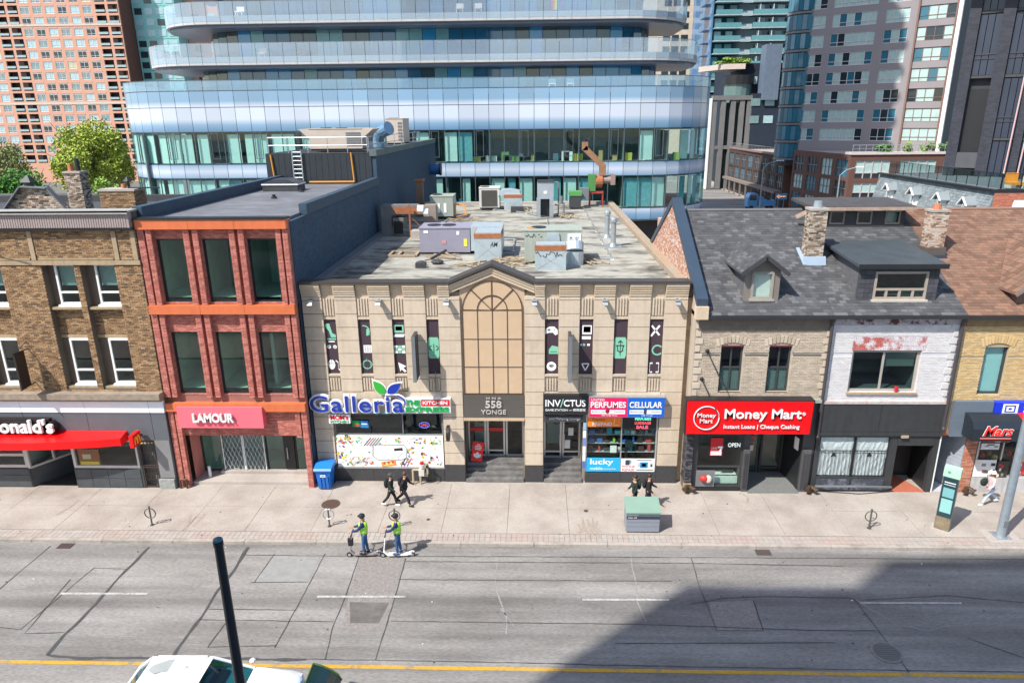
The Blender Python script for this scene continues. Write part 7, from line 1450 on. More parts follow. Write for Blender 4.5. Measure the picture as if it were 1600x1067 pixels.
# ---- black brick tower at the right edge
t_ = thing('black_tower', 'black brick tower with tall recessed window strips at the right edge', 'building', (41.9, 45, 0), rz=ang)
BKB = mat('black_brick', (.034, .037, .050), r=.8, n=.14, ns=1.2, isl=.2); BKM = mat('black_mortar', (.04, .04, .05), r=.9)
piers_ = [(0, .95), (2.75, 3.75), (5.5, 6.15), (7.9, 8.9), (10.6, 11.6), (13.3, 14.3)]
for a, c in piers_:
    p_ = ob('pier', bx(a, c, 0, .8, 0, 62), BKM, t_); ob('brick', bricks(a, c, 8, 26, 0, bl=.4, bh=.14, d=.02), BKB, p_, kind='stuff', fix=False)
ob('core', bx(.0, 14.3, .8, 14, 0, 62), mat('core_black', (.03, .032, .04), r=.7), t_)
PNL = mat('slate_blue_panel', (.036, .045, .068), r=.3, n=.1, ns=.5)
for (a, b2), (c, d2) in zip(piers_, piers_[1:]):
    k = a > 0
    for i in range(9):
        z0 = 8.6 + i * 5.8
        if not k and i in (0, 1): continue
        for j in range(3): ob('strip_pane', bx(b2 + (c - b2) * j / 3 + .03, b2 + (c - b2) * (j + 1) / 3 - .03, .35, .42, z0 + .05, z0 + 5.5), PNL, t_)
        ob('strip_band', M().box(b2, c, .25, .6, z0 - .22, z0 + .02).box(b2, c, .28, .6, z0 + 1.9, z0 + 2.0).box(b2, c, .28, .6, z0 + 1.5, z0 + 1.58), DGREY, t_)
ob('balcony_front', bx(.95, 2.75, .05, .3, 11.5, 13.0), mat('grey_cladding', (.07, .07, .08), r=.7), t_); ob('balcony_floor', bx(.95, 2.75, .05, .69, 8.9, 9.1), DGREY, t_); ob('niche_back', bx(.96, 2.74, .7, .79, 9, 19), BLACK, t_)
ob('vent_pipe', M().tube([(5.2, -.2, 9), (5.7, -.2, 40)], .07).tube([(6.3, -.2, 9), (7.0, -.2, 40)], .07), paint('C8A8A4'), t_); ob('canopy', M().prism([(-.8, -2.5, 29.5), (6, -3, 29.5), (6, .8, 29.5), (-.8, .8, 29.5)], (0, 0, 1)), BLACK, t_)
for x in (.4, 3.2, 5.8, 8.4): ob('wall_light', M().box(x - .1, x + .1, -.3, -.0, 9.7, 10.0).box(x - .05, x + .05, -.2, 0, 9.3, 9.7), BLACK, t_)
for x in (4.6, 6.4): ob('floodlight', M().box(x - .4, x + .4, -1.2, -.6, 8.7, 8.9).cyl((x, -.8, 8.1), (x, -.8, 8.7), .08), WHITE, t_)
# ---- slate mansard building on the side street with four white dormers
t_ = thing('mansard_building', 'grey slate mansard building with four small white dormers and a glass roof guard', 'building', (37, 38, 0))
SLT2 = mat('blue_grey_slate', (.20, .235, .25), r=.8, n=.1, ns=1, isl=.22)
ob('wall', bx(36.5, 46, 28, 47.5, 0, 7.2), mat('red_orange_brick', (.42, .15, .10), r=.9, n=.12, ns=2), t_)
ob('mansard', M().prism([(36.1, 28, 7.2), (46, 28, 7.2), (46, 28, 10.7), (36.85, 28, 10.7)], (0, 19.5, 0)), mat('slate_deck', (.15, .17, .18), r=.9), t_)
m = M(); z = 7.2
while z < 10.55:
    xa = lambda zz: 36.1 + (zz - 7.2) * .75 / 3.5; y = 28.02 - random.uniform(0, .3)
    while y < 47.4:
        y2 = min(y + .42, 47.48); y1 = max(y, 28.02); h = random.uniform(.015, .03)
        if y2 - y1 > .05: m.quad((xa(z) - h - .012, y2 - .012, z), (xa(z) - h - .012, y1 + .012, z), (xa(z + .25) - .005, y1 + .012, z + .25), (xa(z + .25) - .005, y2 - .012, z + .25))
        y += .42
    z += .235
ob('slate', m, SLT2, t_, kind='stuff', fix=False)
ob('gable_brick', rotbricks(bricks(0, 9.2, 6.5, 10.6, 0, d=.02), (36.75, 27.98, 0), 0), mat('bright_red_brick', (.48, .16, .10), r=.9, cols=[(.5, .17, .1), (.44, .14, .09), (.54, .21, .13)], n=.1), t_, kind='stuff', fix=False)
ob('vent', bx(40.1, 40.5, 27.9, 27.97, 9.4, 9.65), BLACK, t_)
ob('eave', M().box(36.55, 37.0, 27.9, 47.6, 10.7, 10.85).box(37.0, 46, 27.9, 28.2, 10.7, 10.9), BLACK, t_)
GRD = glass('roof_guard_glass', (.7, .78, .78), 1.6)
for i in range(12): ob('guard_pane', bx(37.4, 37.43, 28.5 + i * 1.55, 29.98 + i * 1.55, 10.9, 12.0), GRD, t_); ob('guard_post', bx(37.4, 37.45, 28.42 + i * 1.55, 28.48 + i * 1.55, 10.85, 12.05), BLACK, t_)
for i in range(6): ob('guard_pane', bx(37.5 + i * 1.5, 38.95 + i * 1.5, 28.35, 28.38, 10.9, 12.0), GRD, t_); ob('guard_post', bx(37.42 + i * 1.5, 37.48 + i * 1.5, 28.34, 28.4, 10.9, 12.05), BLACK, t_)
ob('guard_rail', M().box(37.38, 37.46, 28.4, 47, 12.02, 12.08).box(37.4, 46, 28.33, 28.41, 12.02, 12.08), BLACK, t_)
for y in (30.3, 34.2, 38.8, 43.6):
    d = ob('dormer', M().box(35.95, 36.9, y - .35, y + .35, 7.9, 9.5), WHITE, t_); ob('pane', bx(35.9, 35.945, y - .22, y + .22, 8.05, 9.35), PN[2], d)
    ob('window_bar', M().box(35.87, 35.9, y - .03, y + .03, 8.0, 9.4).box(35.87, 35.9, y - .3, y + .3, 8.65, 8.71), WHITE, d)
    for s in (-1, 1): ob('roof', M().prism([(35.7, y, 10.05), (35.7, y + s * .65, 9.4), (36.75, y + s * .65, 9.4), (36.9, y, 10.05)], (0, 0, .07)), SLT2, d); ob('bargeboard', M().bar((35.68, y, 10.05), (35.68, y + s * .68, 9.38), .12, .1), WHITE, d)
for x, c_, lab in ((39.2, 'F0A030', 'orange lounge chair behind the roof guard, left of the pair'), (41.3, 'E88A28', 'orange lounge chair behind the roof guard, right of the pair')):
    t2 = thing('lounge_chair', lab, 'chair', (x, 29.5, 10.85)); ob('seat', bx(x - .5, x + .5, 29.2, 30, 11.1, 11.3), paint(c_), t2); ob('backrest', bx(x - .5, x + .5, 30, 30.1, 11.3, 12.0), paint(c_), t2); ob('frame', M().box(x - .5, x - .44, 29.2, 30, 10.85, 11.1).box(x + .44, x + .5, 29.2, 30, 10.85, 11.1), WHITE, t2)
tag(ob('parapet_cloth', bx(39.8, 40.8, 29.4, 29.6, 11.0, 11.8), paint('E0DCD4'), None, loc=(40.3, 29.5, 10.9)), 'pale patterned cushion between the orange roof chairs', 'cushion')
# ================================================================== TREES
def tree(label, x, y, z0, h, rx, rz2, mt, n, s, seed, trunk=.35, kind='tree', clumps=22):
    rd = random.Random(seed); t = thing(kind, label, 'tree', (x, y, z0)); m = M(); zc = z0 + h - rz2
    m.cyl((x, y, z0), (x + .2, y, zc - rz2 * .5), trunk, trunk * .65, n=9); m.cyl((x + .2, y, zc - rz2 * .5), (x, y, zc + rz2 * .6), trunk * .65, .05, n=7)
    for i in range(14):
        a = rd.uniform(0, 6.28); q = rd.uniform(-.6, .5); L_ = rx * rd.uniform(.5, .85)
        p = Vector((x, y, zc + rz2 * (q - .25))); e = Vector((x + L_ * math.cos(a), y + L_ * math.sin(a), zc + rz2 * (q + .2))); m.cyl(p, e, trunk * .3, .04, n=6)
        for k in range(3): m.cyl(p.lerp(e, .5 + .15 * k), e + Vector((rd.uniform(-1, 1), rd.uniform(-1, 1), rd.uniform(.2, 1.2))) * rx * .3, trunk * .12, .02, n=5)
    ob('trunk', m, BARK, t); ob('crown', leaves((x, y, zc), rx, rx, rz2, n, s, seed=seed, clumps=clumps, cr_=.55 if clumps > 100 else .8), mt, t, fix=False); return t
tree('tall broad olive green spring tree in front of the salmon apartment block', -71.5, 85, 0, 18.2, 6.6, 7.8, GRS[0], 26000, .2, 3, .5, clumps=170)
tree('half bare dusty green tree at the far left edge of the picture', -86.5, 84, 0, 15, 4.6, 5.5, GRS[3], 4200, .2, 5, .35, clumps=30)
tree('bushy bright green tree below the dusty tree at the far left', -73.5, 70, 0, 11.3, 4.2, 4.2, GRS[1], 8000, .2, 6, .3, clumps=26)
tree('low vivid green tree between the chimney and the broad olive tree', -62, 72, 0, 9.6, 3.2, 3.4, GRS[2], 5000, .2, 8, .25, clumps=18)
tree('low green tree behind the brick gable stub', -80, 72, 0, 10.5, 3.6, 4, GRS[1], 5000, .2, 9, .25, clumps=18)
tree('pale leafless looking young tree in front of the salmon block, left of the olive tree', -80, 98, 0, 13, 2.4, 4.5, GRS[3], 1500, .18, 10, .2, clumps=18)
h_ = thing('low_house', 'low dark roofed house among the trees behind the brown brick building', 'house', (-64, 58, 0)); ob('wall', bx(-74, -56, 56, 62, 0, 5.5), mat('dim_house_wall', (.2, .17, .15), r=.9), h_); ob('roof', M().prism([(-74.5, 55.5, 5.5), (-74.5, 59, 8.2), (-74.5, 62.5, 5.5)], (19, 0, 0)), mat('dim_house_roof', (.08, .08, .085), r=.9), h_)
# ================================================================== THINGS ON THE PAVEMENT
t = thing('recycling_bin', 'blue wheeled recycling bin by the corner of the red brick shop', 'bin', (-9.85, -.6, 0))
BB = mat('blue_plastic', (.01, .14, .52), r=.4, n=.06); BB2 = mat('blue_lid_plastic', (.015, .19, .62), r=.4, n=.05)
def frustum(x0, x1, y0, y1, z0, z1, k): 
    cx, cy = (x0 + x1) / 2, (y0 + y1) / 2; f = lambda x, c: c + (x - c) * k
    return M().add([(f(x0, cx), f(y0, cy), z0), (f(x1, cx), f(y0, cy), z0), (f(x1, cx), f(y1, cy), z0), (f(x0, cx), f(y1, cy), z0), (x0, y0, z1), (x1, y0, z1), (x1, y1, z1), (x0, y1, z1)], [(0, 1, 5, 4), (1, 2, 6, 5), (2, 3, 7, 6), (3, 0, 4, 7), (4, 5, 6, 7), (3, 2, 1, 0)])
ob('body', frustum(-10.2, -9.5, -1.0, -.2, .06, 1.05, .78), BB, t)
for x in (-10.02, -9.85, -9.68): ob('rib', M().prism([(x - .05, -.93, .12), (x + .05, -.93, .12), (x + .06, -1.02, .8), (x - .06, -1.02, .8)], (0, -.02, .0)), BB, t)
ob('rim', M().box(-10.25, -9.45, -1.05, -.15, .98, 1.06), BB, t)
ob('lid', M().prism([(-10.26, -1.08, 1.065), (-10.26, -.12, 1.065), (-10.26, -.12, 1.2), (-10.26, -.5, 1.26), (-10.26, -1.0, 1.14)], (.82, 0, 0)), BB2, t); ob('label', bx(-9.98, -9.72, -1.035, -1.025, .72, .84), paint('C8D8E8'), t); ob('handle', M().cyl((-10.1, -.1, 1.05), (-9.6, -.1, 1.05), .025, n=8), BB, t)
for x in (-10.14, -9.6): ob('wheel', M().cyl((x, -.2, .12), (x + .06, -.2, .12), .12, n=14), BLACK, t)
# bicycle posts with a ring
def bike_post(x, y, lab, white=False):
    t = thing('bike_post', lab, 'bike rack', (x, y, 0), 'post and ring bicycle racks along the kerb')
    mt = mat('weathered_post', (.12, .12, .11), r=.5, m=.4, n=.2) if 'weathered_post' not in bpy.data.materials else bpy.data.materials['weathered_post']
    ob('post', M().cyl((x, y, 0), (x, y, .86), .035, n=10).ball((x, y, .88), .05, n=8, m=5), mt, t); ob('base_plate', M().cyl((x, y, 0), (x, y, .02), .09, n=10), mt, t)
    p_ = [(x + .235 * math.cos(q * math.pi / 12), y, .58 + .235 * math.sin(q * math.pi / 12)) for q in range(25)]
    ob('ring', M().tube(p_, .024, 6), GALV if white else mt, t)
    if white:
        for z in (.82, .36): ob('band', bx(x - .09, x + .09, y - .04, y + .0, z, z + .045), WHITE, t)
    return t
bike_post(-16.48, -4.02, 'bicycle post with a ring on the pavement left of the near black pole'); bike_post(-8.76, -4.0, 'bicycle post with white bands near the rusty round cover', True); bike_post(-5.92, -4.05, 'bicycle post with a ring just behind the scooter riders'); bike_post(14.1, -3.8, 'bicycle post with a ring in front of the black shopfront')
# litter bin
t = thing('litter_bin', 'grey twin litter bin with a sloping pale green lid and a dark band', 'bin', (4.5, -4.1, 0))
x0, x1, y0, y1 = 3.85, 5.22, -4.3, -3.55
LB = mat('bin_grey', (.22, .24, .28), r=.45, n=.06); ob('body', bx(x0, x1, y0, y1, .06, .95), LB, t); ob('foot', bx(x0 + .05, x1 - .05, y0 + .05, y1 - .05, 0, .06), BLACK, t); ob('band', bx(x0 - .005, x1 + .005, y0 - .012, y0 - .001, .66, .80), mat('bin_band', (.035, .04, .055), r=.5), t)
text('lettering', 'Litter ♻', x0 + .06, x0 + .42, .69, .77, y0 - .013, SW, t, ext=.004); ob('band_line', bx(x0 + .06, x0 + .5, y0 - .006, y0 - .001, .83, .85), SW, t)
ob('lid', M().prism([(x0 - .04, y0 - .06, .99), (x0 - .04, y1 + .04, 1.26), (x0 - .04, y1 + .04, 1.2), (x0 - .04, y0 - .06, .93)], (x1 - x0 + .08, 0, 0)), mat('pale_green_lid', (.19, .30, .235), r=.5, n=.06), t); ob('back', M().box(x0, x1, y1 - .06, y1, .95, 1.19), LB, t); ob('gap', bx(x0 + .03, x1 - .03, y0 + .05, y1 - .08, .951, .97), BLACK, t)
for z in (.3, .5): ob('groove', bx(x0, x1, y0 - .006, y0 - .001, z, z + .015), MGREY, t)
# way-finding pylon
t = thing('wayfinding_pylon', 'leaning tall grey way-finding pylon with a pale green top and map panels', 'sign', (17.15, -3.8, 0))
def rb(x0, x1, y0, y1, z0, z1): return bx(x0, x1, y0, y1, z0, z1).rot(rad(-38), (17.1, -3.8, 0))
ob('body', rb(16.82, 17.38, -3.95, -3.65, 0, 2.45), mat('pylon_grey', (.13, .135, .14), r=.4, m=.3), t); ob('top', M().prism([(16.8, -3.97, 2.46), (17.4, -3.97, 2.46), (17.4, -3.97, 2.86), (16.8, -3.97, 2.86)], (0, .34, 0)).rot(rad(-38), (17.1, -3.8, 0)), paint('A8E0B8'), t)
ob('rust_foot', rb(16.84, 17.36, -3.962, -3.951, .05, .62), mat('pylon_foot', (.2, .16, .1), r=.7, n=.3, ns=5), t); ob('panel', rb(16.84, 17.36, -3.962, -3.951, .64, 2.42), mat('pylon_panel', (.02, .05, .06), r=.3), t)
for z, h, c_ in ((1.55, .42, '6FA5A8'), (.85, .62, '86B8B4'), (2.2, .04, 'E0E0E0'), (2.1, .03, 'C0C8C8')): ob('map', rb(16.9, 17.3, -3.968, -3.963, z, z + h), paint(c_), t)
ob('emblem', M().cyl((17.0, -3.98, 2.68), (17.0, -3.975, 2.68), .06, n=10).rot(rad(-38), (17.1, -3.8, 0)), paint('58A070'), t); ob('base', rb(16.7, 17.5, -4.05, -3.55, 0, .03), CONC, t)
# lamp post
t = thing('lamp_post', 'galvanised steel lamp post at the right edge of the pavement', 'street lamp', (19.2, -4.3, 0))
ob('pole', M().cyl((19.2, -4.3, 0), (19.2, -4.3, 9.5), .17, .12, n=16), mat('dull_zinc', (.30, .35, .39), r=.45, m=.4, n=.15, ns=5), t); ob('base_plate', bx(18.9, 19.5, -4.6, -4.0, 0, .03), GALV, t); ob('footing', bx(18.55, 19.85, -4.8, -3.85, .0, .012), CONC, t)
for a in (-.22, .22):
    for c in (-.22, .22): ob('bolt', M().cyl((19.2 + a, -4.3 + c, .03), (19.2 + a, -4.3 + c, .09), .03, n=6), GALV, t)
ob('arm', M().cyl((19.2, -4.3, 9.4), (19.2, -7, 10), .07, n=8), GALV, t); ob('lantern', bx(19.05, 19.35, -7.8, -7.0, 9.92, 10.05), MGREY, t); ob('hand_hole', bx(19.12, 19.28, -4.48, -4.46, .5, .8), MGREY, t)
# near pole
t = thing('street_pole', 'thick black tapering street pole in the foreground', 'pole', (-6.0, -18.6, 0))
NB = mat('navy_black_pole', (.010, .016, .022), r=.3, n=.1); ob('shaft', M().cyl((-6, -18.6, 0), (-6, -18.6, 8.95), .135, .083, n=20), NB, t, smooth=False); ob('cap', M().ball((-6, -18.6, 8.97), .095, .095, .05), mat('blue_cap', (.02, .09, .14), r=.35), t); ob('collar', M().cyl((-6, -18.6, 8.85), (-6, -18.6, 8.93), .096, n=20), NB, t); ob('base', M().cyl((-6, -18.6, 0), (-6, -18.6, .5), .3, .22, n=16), NB, t)
# gas meter pipes
t = thing('gas_meter', 'beige gas meter pipes with a red topped regulator below the grocer print', 'gas meter', (-5.3, -.35, 0))
GP = mat('beige_pipe', (.42, .34, .22), r=.5, n=.15); zt = .95
ob('pipe', M().tube([(-5.75, -.3, 0), (-5.75, -.3, .75), (-5.3, -.3, .75), (-5.3, -.3, .55), (-5.05, -.3, .55), (-5.05, -.25, 1.05), (-5.2, -.25, 1.05)], .05, 8).tube([(-5.4, -.3, 0), (-5.4, -.3, .45), (-5.05, -.3, .45)], .05, 8), GP, t)
ob('regulator', M().cyl((-5.3, -.3, .85), (-5.3, -.3, 1.05), .13, n=12).box(-5.45, -5.2, -.45, -.2, .5, .8), OFFW, t); ob('red_cap', M().cyl((-5.3, -.3, 1.05), (-5.3, -.3, 1.17), .09, n=10), RED, t); ob('valve', M().box(-5.12, -4.98, -.4, -.3, .9, 1.0).tube([(-5.05, -.3, .9), (-4.8, -.3, .75), (-4.75, -.3, .2)], .03, 6), BLACK, t)
tag(ob('vent_pipe', M().cyl((-15.7, .0, .15), (-15.7, .0, .72), .07, n=10), WHITE, None, loc=(-15.7, 0, .15)), 'short white pipe with a yellow cap in the recess of the red brick shop', 'pipe')
ob('cap', M().cyl((-15.7, .0, .72), (-15.7, .0, .84), .11, n=10).box(-15.8, -15.6, -.1, .1, .8, .86), paint('E0B828'), [o for o in COL.objects if o.name == 'vent_pipe'][-1] if False else bpy.data.objects['vent_pipe'])
tag(ob('wall_pipe', M().tube([(-16.75, Y0 - .15, 0), (-16.75, Y0 - .15, .45), (-16.45, Y0 - .15, .45), (-16.45, Y0 - .15, 0)], .05, 7), BRASS, None, loc=(-16.6, Y0 - .15, 0)), 'rusty looped pipe at the foot of the red brick pier', 'pipe')
tag(ob('siamese_cap', M().cyl((-26.0, Y0 - .25, .55), (-26.0, Y0 - .1, .55), .16, n=12).ball((-26.0, Y0 - .25, .55), .15, .1, .15), mat('copper_cap', (.4, .13, .09), r=.4, m=.3), None, loc=(-26, Y0 - .2, .55)), 'round copper red pipe cap on the dark tiled base of the restaurant', 'pipe cap')
# ================================================================== PEOPLE
def skin(name, verts, edges, radii, mt, parent, sub=1, rx=None):
    me = bpy.data.meshes.new('tmp'); me.from_pydata(verts, edges, []); o = bpy.data.objects.new('tmp', me); COL.objects.link(o)
    o.modifiers.new('s', 'SKIN'); sv = me.skin_vertices[0].data
    for i, r_ in enumerate(radii): sv[i].radius = r_ if isinstance(r_, tuple) else (r_, r_)
    sv[0].use_root = True
    for m_ in o.modifiers: m_.use_smooth_shade = True
    o.modifiers.new('u', 'SUBSURF').levels = sub
    dg = bpy.context.evaluated_depsgraph_get(); m2 = bpy.data.meshes.new_from_object(o.evaluated_get(dg)); bpy.data.objects.remove(o); bpy.data.meshes.remove(me)
    m2.name = name; m2.materials.clear(); m2.materials.append(mt); m2.polygons.foreach_set('use_smooth', [True] * len(m2.polygons))
    q = bpy.data.objects.new(name, m2); COL.objects.link(q); q.parent = parent; return q
SKN = mat('skin_tone', (.42, .23, .15), r=.6, n=.04)
def person(label, x, y, z, heading, h, top, legs, shoe, hair, pose, helmet=None, extra=None):
    """figure facing local +X; pose: thigh/shin angles of both legs, arm angles, torso lean (degrees)"""
    t = thing('person', label, 'person', (x, y, z), rz=heading); k = h / 1.75; S_ = lambda v: tuple(c * k for c in v)
    P_ = lambda a, L_: Vector((math.sin(rad(a)) * L_, 0, -math.cos(rad(a)) * L_))
    lean = rad(pose.get('lean', 4)); up = Vector((math.sin(lean), 0, math.cos(lean)))
    legsv = []
    for s, (th, kn) in zip((1, -1), pose['legs']):
        hip = Vector((0, .09 * s, 0)); knee = hip + P_(th, .42); ank = knee + P_(th - kn, .42); legsv.append((hip, knee, ank))
    zmin = min(l[2].z for l in legsv); pel = Vector((0, 0, -zmin + .09)); legsv = [[p + pel for p in l] for l in legsv]
    spine = [pel, pel + up * .22, pel + up * .46, pel + up * .56, pel + up * .66, pel + up * .78]
    arms = []
    for s, (sh, el, out) in zip((1, -1), pose['arms']):
        sho = pel + up * .47 + Vector((0, .19 * s, 0)); elb = sho + P_(sh, .29) + Vector((0, out * s, 0)); wr = elb + P_(sh + el, .26); hd = wr + P_(sh + el, .09); arms.append((sho, elb, wr, hd))
    V = [*spine]; Ed = [(0, 1), (1, 2), (2, 3), (3, 4), (4, 5)]; Rr = [(.075, .09), (.07, .09), (.08, .12), .05, .095, .075]
    for hip, knee, ank in legsv:
        n0 = len(V); toe = ank + Vector((.15, 0, -.05)); V += [hip + Vector((0, 0, -.05)), knee, ank, toe]; Ed += [(0, n0), (n0, n0 + 1), (n0 + 1, n0 + 2), (n0 + 2, n0 + 3)]; Rr += [.06, .045, .036, .033]
    for sho, elb, wr, hd in arms:
        n0 = len(V); V += [sho, elb, wr, hd]; Ed += [(2, n0), (n0, n0 + 1), (n0 + 1, n0 + 2), (n0 + 2, n0 + 3)]; Rr += [.055, .042, .03, .034]
    sc = lambda R_: [tuple(q * k for q in r_) if isinstance(r_, tuple) else r_ * k for r_ in R_]
    skin('body', [S_(v) for v in V], Ed, sc(Rr), SKN, t)
    # jacket
    V2 = [spine[0] + Vector((0, 0, -.13)), spine[1], spine[2], spine[3] - up * .02]; E2 = [(0, 1), (1, 2), (2, 3)]; R2 = [(.135, .165), (.125, .155), (.135, .18), .08]
    if pose.get('sleeves', True):
        for sho, elb, wr, hd in arms: n0 = len(V2); V2 += [sho, elb, wr]; E2 += [(2, n0), (n0, n0 + 1), (n0 + 1, n0 + 2)]; R2 += [.075, .06, .045]
    skin('jacket', [S_(v) for v in V2], E2, sc(R2), top, t)
    V3 = [spine[0] + Vector((0, 0, .10))]; E3 = []; R3 = [(.125, .15)]
    for hip, knee, ank in legsv: n0 = len(V3); V3 += [hip + Vector((0, 0, -.08)), knee, ank + Vector((0, 0, .01))]; E3 += [(0, n0), (n0, n0 + 1), (n0 + 1, n0 + 2)]; R3 += [.105, .075, .058]
    skin('trousers', [S_(v) for v in V3], E3, sc(R3), legs, t)
    for hip, knee, ank in legsv:
        m = M().ball(S_(ank + Vector((.06, 0, -.05))), .15 * k, .055 * k, .06 * k, 10, 6); ob('shoe', m, shoe, t, smooth=True)
    hd = spine[5] * 1.0 + up * .0
    hc = Vector(S_(spine[4] + up * .09))
    if helmet: ob('helmet', M().ball(hc + Vector((-.005, 0, .035 * k)), .135 * k, .12 * k, .115 * k, 14, 8).box(hc.x + .08, hc.x + .16, hc.y - .06, hc.y + .06, hc.z + .03, hc.z + .045), helmet, t, smooth=False)
    if hair: ob('hair', M().ball(hc + Vector((-.02, 0, .03 * k)), .112 * k, .105 * k, .115 * k, 12, 8), hair, t, smooth=True)
    face = M().ball(hc + Vector((.098 * k, 0, -.01)), .018, .014, .02, 6, 4); ob('nose', face, SKN, t)
    for s in (-1, 1): ob('eye', M().ball(hc + Vector((.09 * k, .033 * s, .018)), .008, .012, .008, 6, 4), BLACK, t)
    ob('mouth', M().ball(hc + Vector((.088 * k, 0, -.048)), .01, .025, .006, 6, 4), paint('8A4038'), t)
    for q, (sho, elb, wr, hd_) in enumerate(arms):
        d_ = (hd_ - wr).normalized(); m = M(); side = Vector((0, 1, 0))
        for f_ in range(4): a = hd_ + side * (.018 * (f_ - 1.5)); m.cyl(S_(a), S_(a + d_ * (.05, .06, .057, .045)[f_] + Vector((.012, 0, 0))), .009, .007, n=5); m.cyl(S_(a + d_ * .05 + Vector((.012, 0, 0))), S_(a + d_ * .065 + Vector((.03, 0, 0))), .008, .006, n=5)
        m.cyl(S_(wr + d_ * .03), S_(hd_ + side * (.05 if q else -.05)), .011, .009, n=5); ob('fingers', m, SKN, t)
    if extra: extra(t, k, pel, up, spine, arms, legsv)
    return t
def backpack(mt):
    def f(t, k, pel, up, spine, arms, legsv):
        c = (pel + up * .3) * k; m = M().ball(Vector(c) + Vector((-.2, 0, .02)), .11, .15, .24, 12, 8); ob('backpack', m, mt, t, smooth=True)
        ob('strap', M().tube([(c.x - .1, s_ * .1, c.z + .2) for s_ in (-1, 1)], .015, 5), mt, t)
    return f
BLKC = mat('black_cloth', (.014, .014, .017), r=.9, n=.2, ns=8); DGN = mat('dark_green_cloth', (.012, .025, .018), r=.9, n=.2, ns=8); NVY = mat('navy_knit', (.012, .03, .10), r=.9); JEAN = mat('denim', (.03, .09, .22), r=.9, n=.2, ns=12); HIV = mat('high_vis_yellow', (.40, .82, .03), r=.7, n=.06); WSH = mat('white_shoe', (.7, .7, .68), r=.7); HRB = mat('dark_hair', (.03, .018, .012), r=.6); HRR = mat('brown_hair', (.09, .035, .02), r=.6)
def cap_(mt, brim=True):
    def f(t, k, pel, up, spine, arms, legsv):
        hc = (spine[4] + up * .1) * k; ob('cap', M().ball(hc + Vector((-.01, 0, .05)), .125, .115, .09, 12, 6).box(hc.x + .06, hc.x + .19, -.08, .08, hc.z + .045, hc.z + .06), mt, t); backpack(BLKC)(t, k, pel, up, spine, arms, legsv)
    return f
walk1 = dict(legs=((24, 14), (-18, 22)), arms=((-22, 25, .03), (22, 30, .03)), lean=4); walk2 = dict(legs=((-22, 24), (26, 10)), arms=((28, 45, .04), (-24, 20, .04)), lean=6)
person('walker in dark green with a rucksack and dark cap, behind a walker in black', -6.42, -2.3, 0, rad(-12), 1.62, DGN, BLKC, WSH, HRB, walk1, extra=cap_(mat('grey_cap', (.05, .055, .055), r=.9)))
person('brown haired walker in a black suit jacket with a rucksack', -5.82, -2.2, 0, rad(-14), 1.68, BLKC, BLKC, BLKC, HRR, walk2, extra=backpack(BLKC))
person('person in dark green standing behind the litter bin, on the left', 4.45, -2.35, 0, rad(200), 1.62, DGN, BLKC, BLKC, HRB, dict(legs=((8, 6), (-8, 8)), arms=((5, 40, .04), (5, 50, .04)), lean=2), extra=backpack(DGN))
person('person in black behind the litter bin, on the right', 5.05, -2.3, 0, rad(-20), 1.66, BLKC, BLKC, BLKC, HRB, dict(legs=((12, 6), (-10, 10)), arms=((20, 50, .04), (10, 40, .04)), lean=3), extra=backpack(BLKC))
LJ = mat('pale_jeans', (.42, .5, .58), r=.9, n=.1); PKT = mat('pale_pink_top', (.55, .42, .44), r=.9)
def tote(t, k, pel, up, spine, arms, legsv):
    hc = (spine[4] + up * .1) * k; ob('bucket_hat', M().cyl(hc + Vector((0, 0, .0)), hc + Vector((0, 0, .1)), .17, .1, n=14).cyl(hc + Vector((0, 0, .1)), hc + Vector((0, 0, .11)), .1, n=14), WHITE, t)
    ob('bag', M().ball(pel * k + Vector((.12, -.3, .12)), .2, .1, .2, 12, 8), DGN, t, smooth=True); ob('strap', M().tube([(.1, -.28, pel.z * k + .25), (.0, -.1, pel.z * k + .5)], .015, 5), DGN, t)
person('walker in a white hat, pink top and pale jeans near the lamp post', 20.25, -1.75, 0, rad(188), 1.72, PKT, LJ, WSH, HRB, dict(legs=((32, 10), (-26, 20)), arms=((20, 40, .05), (-20, 30, .05)), lean=8), extra=tote)
# scooter riders in the road
def scooter(label, x, y, z, heading, body, group=None):
    t = thing('kick_scooter', label, 'scooter', (x, y, z), group, rz=heading)
    ob('deck', M().box(-.45, .35, -.09, .09, .1, .15).bar((.35, 0, .13), (.5, 0, .28), .12, .06).bar((-.45, 0, .13), (-.6, 0, .16), .12, .08), body, t); ob('stem', M().cyl((.5, 0, .25), (.38, 0, 1.08), .025, n=8), body, t); ob('handlebar', M().cyl((.38, -.24, 1.08), (.38, .24, 1.08), .018, n=8), BLACK, t)
    for s in (-1, 1): ob('grip', M().cyl((.38, s * .16, 1.08), (.38, s * .26, 1.08), .026, n=8), BLACK, t)
    for wx in (.55, -.62):
        w = ob('wheel', M().cyl((wx, -.03, .1), (wx, .03, .1), .06, n=14), ALU, t)
        ob('tyre', M().tube([(wx + .09 * math.cos(q * math.pi / 8), 0, .1 + .09 * math.sin(q * math.pi / 8)) for q in range(17)], .028, 6), BLACK, w)
    ob('mudguard', M().tube([(-.62 + .14 * math.cos(q), 0, .1 + .14 * math.sin(q)) for q in (.5, 1, 1.6, 2.2)], .04, 5), body, t); return t
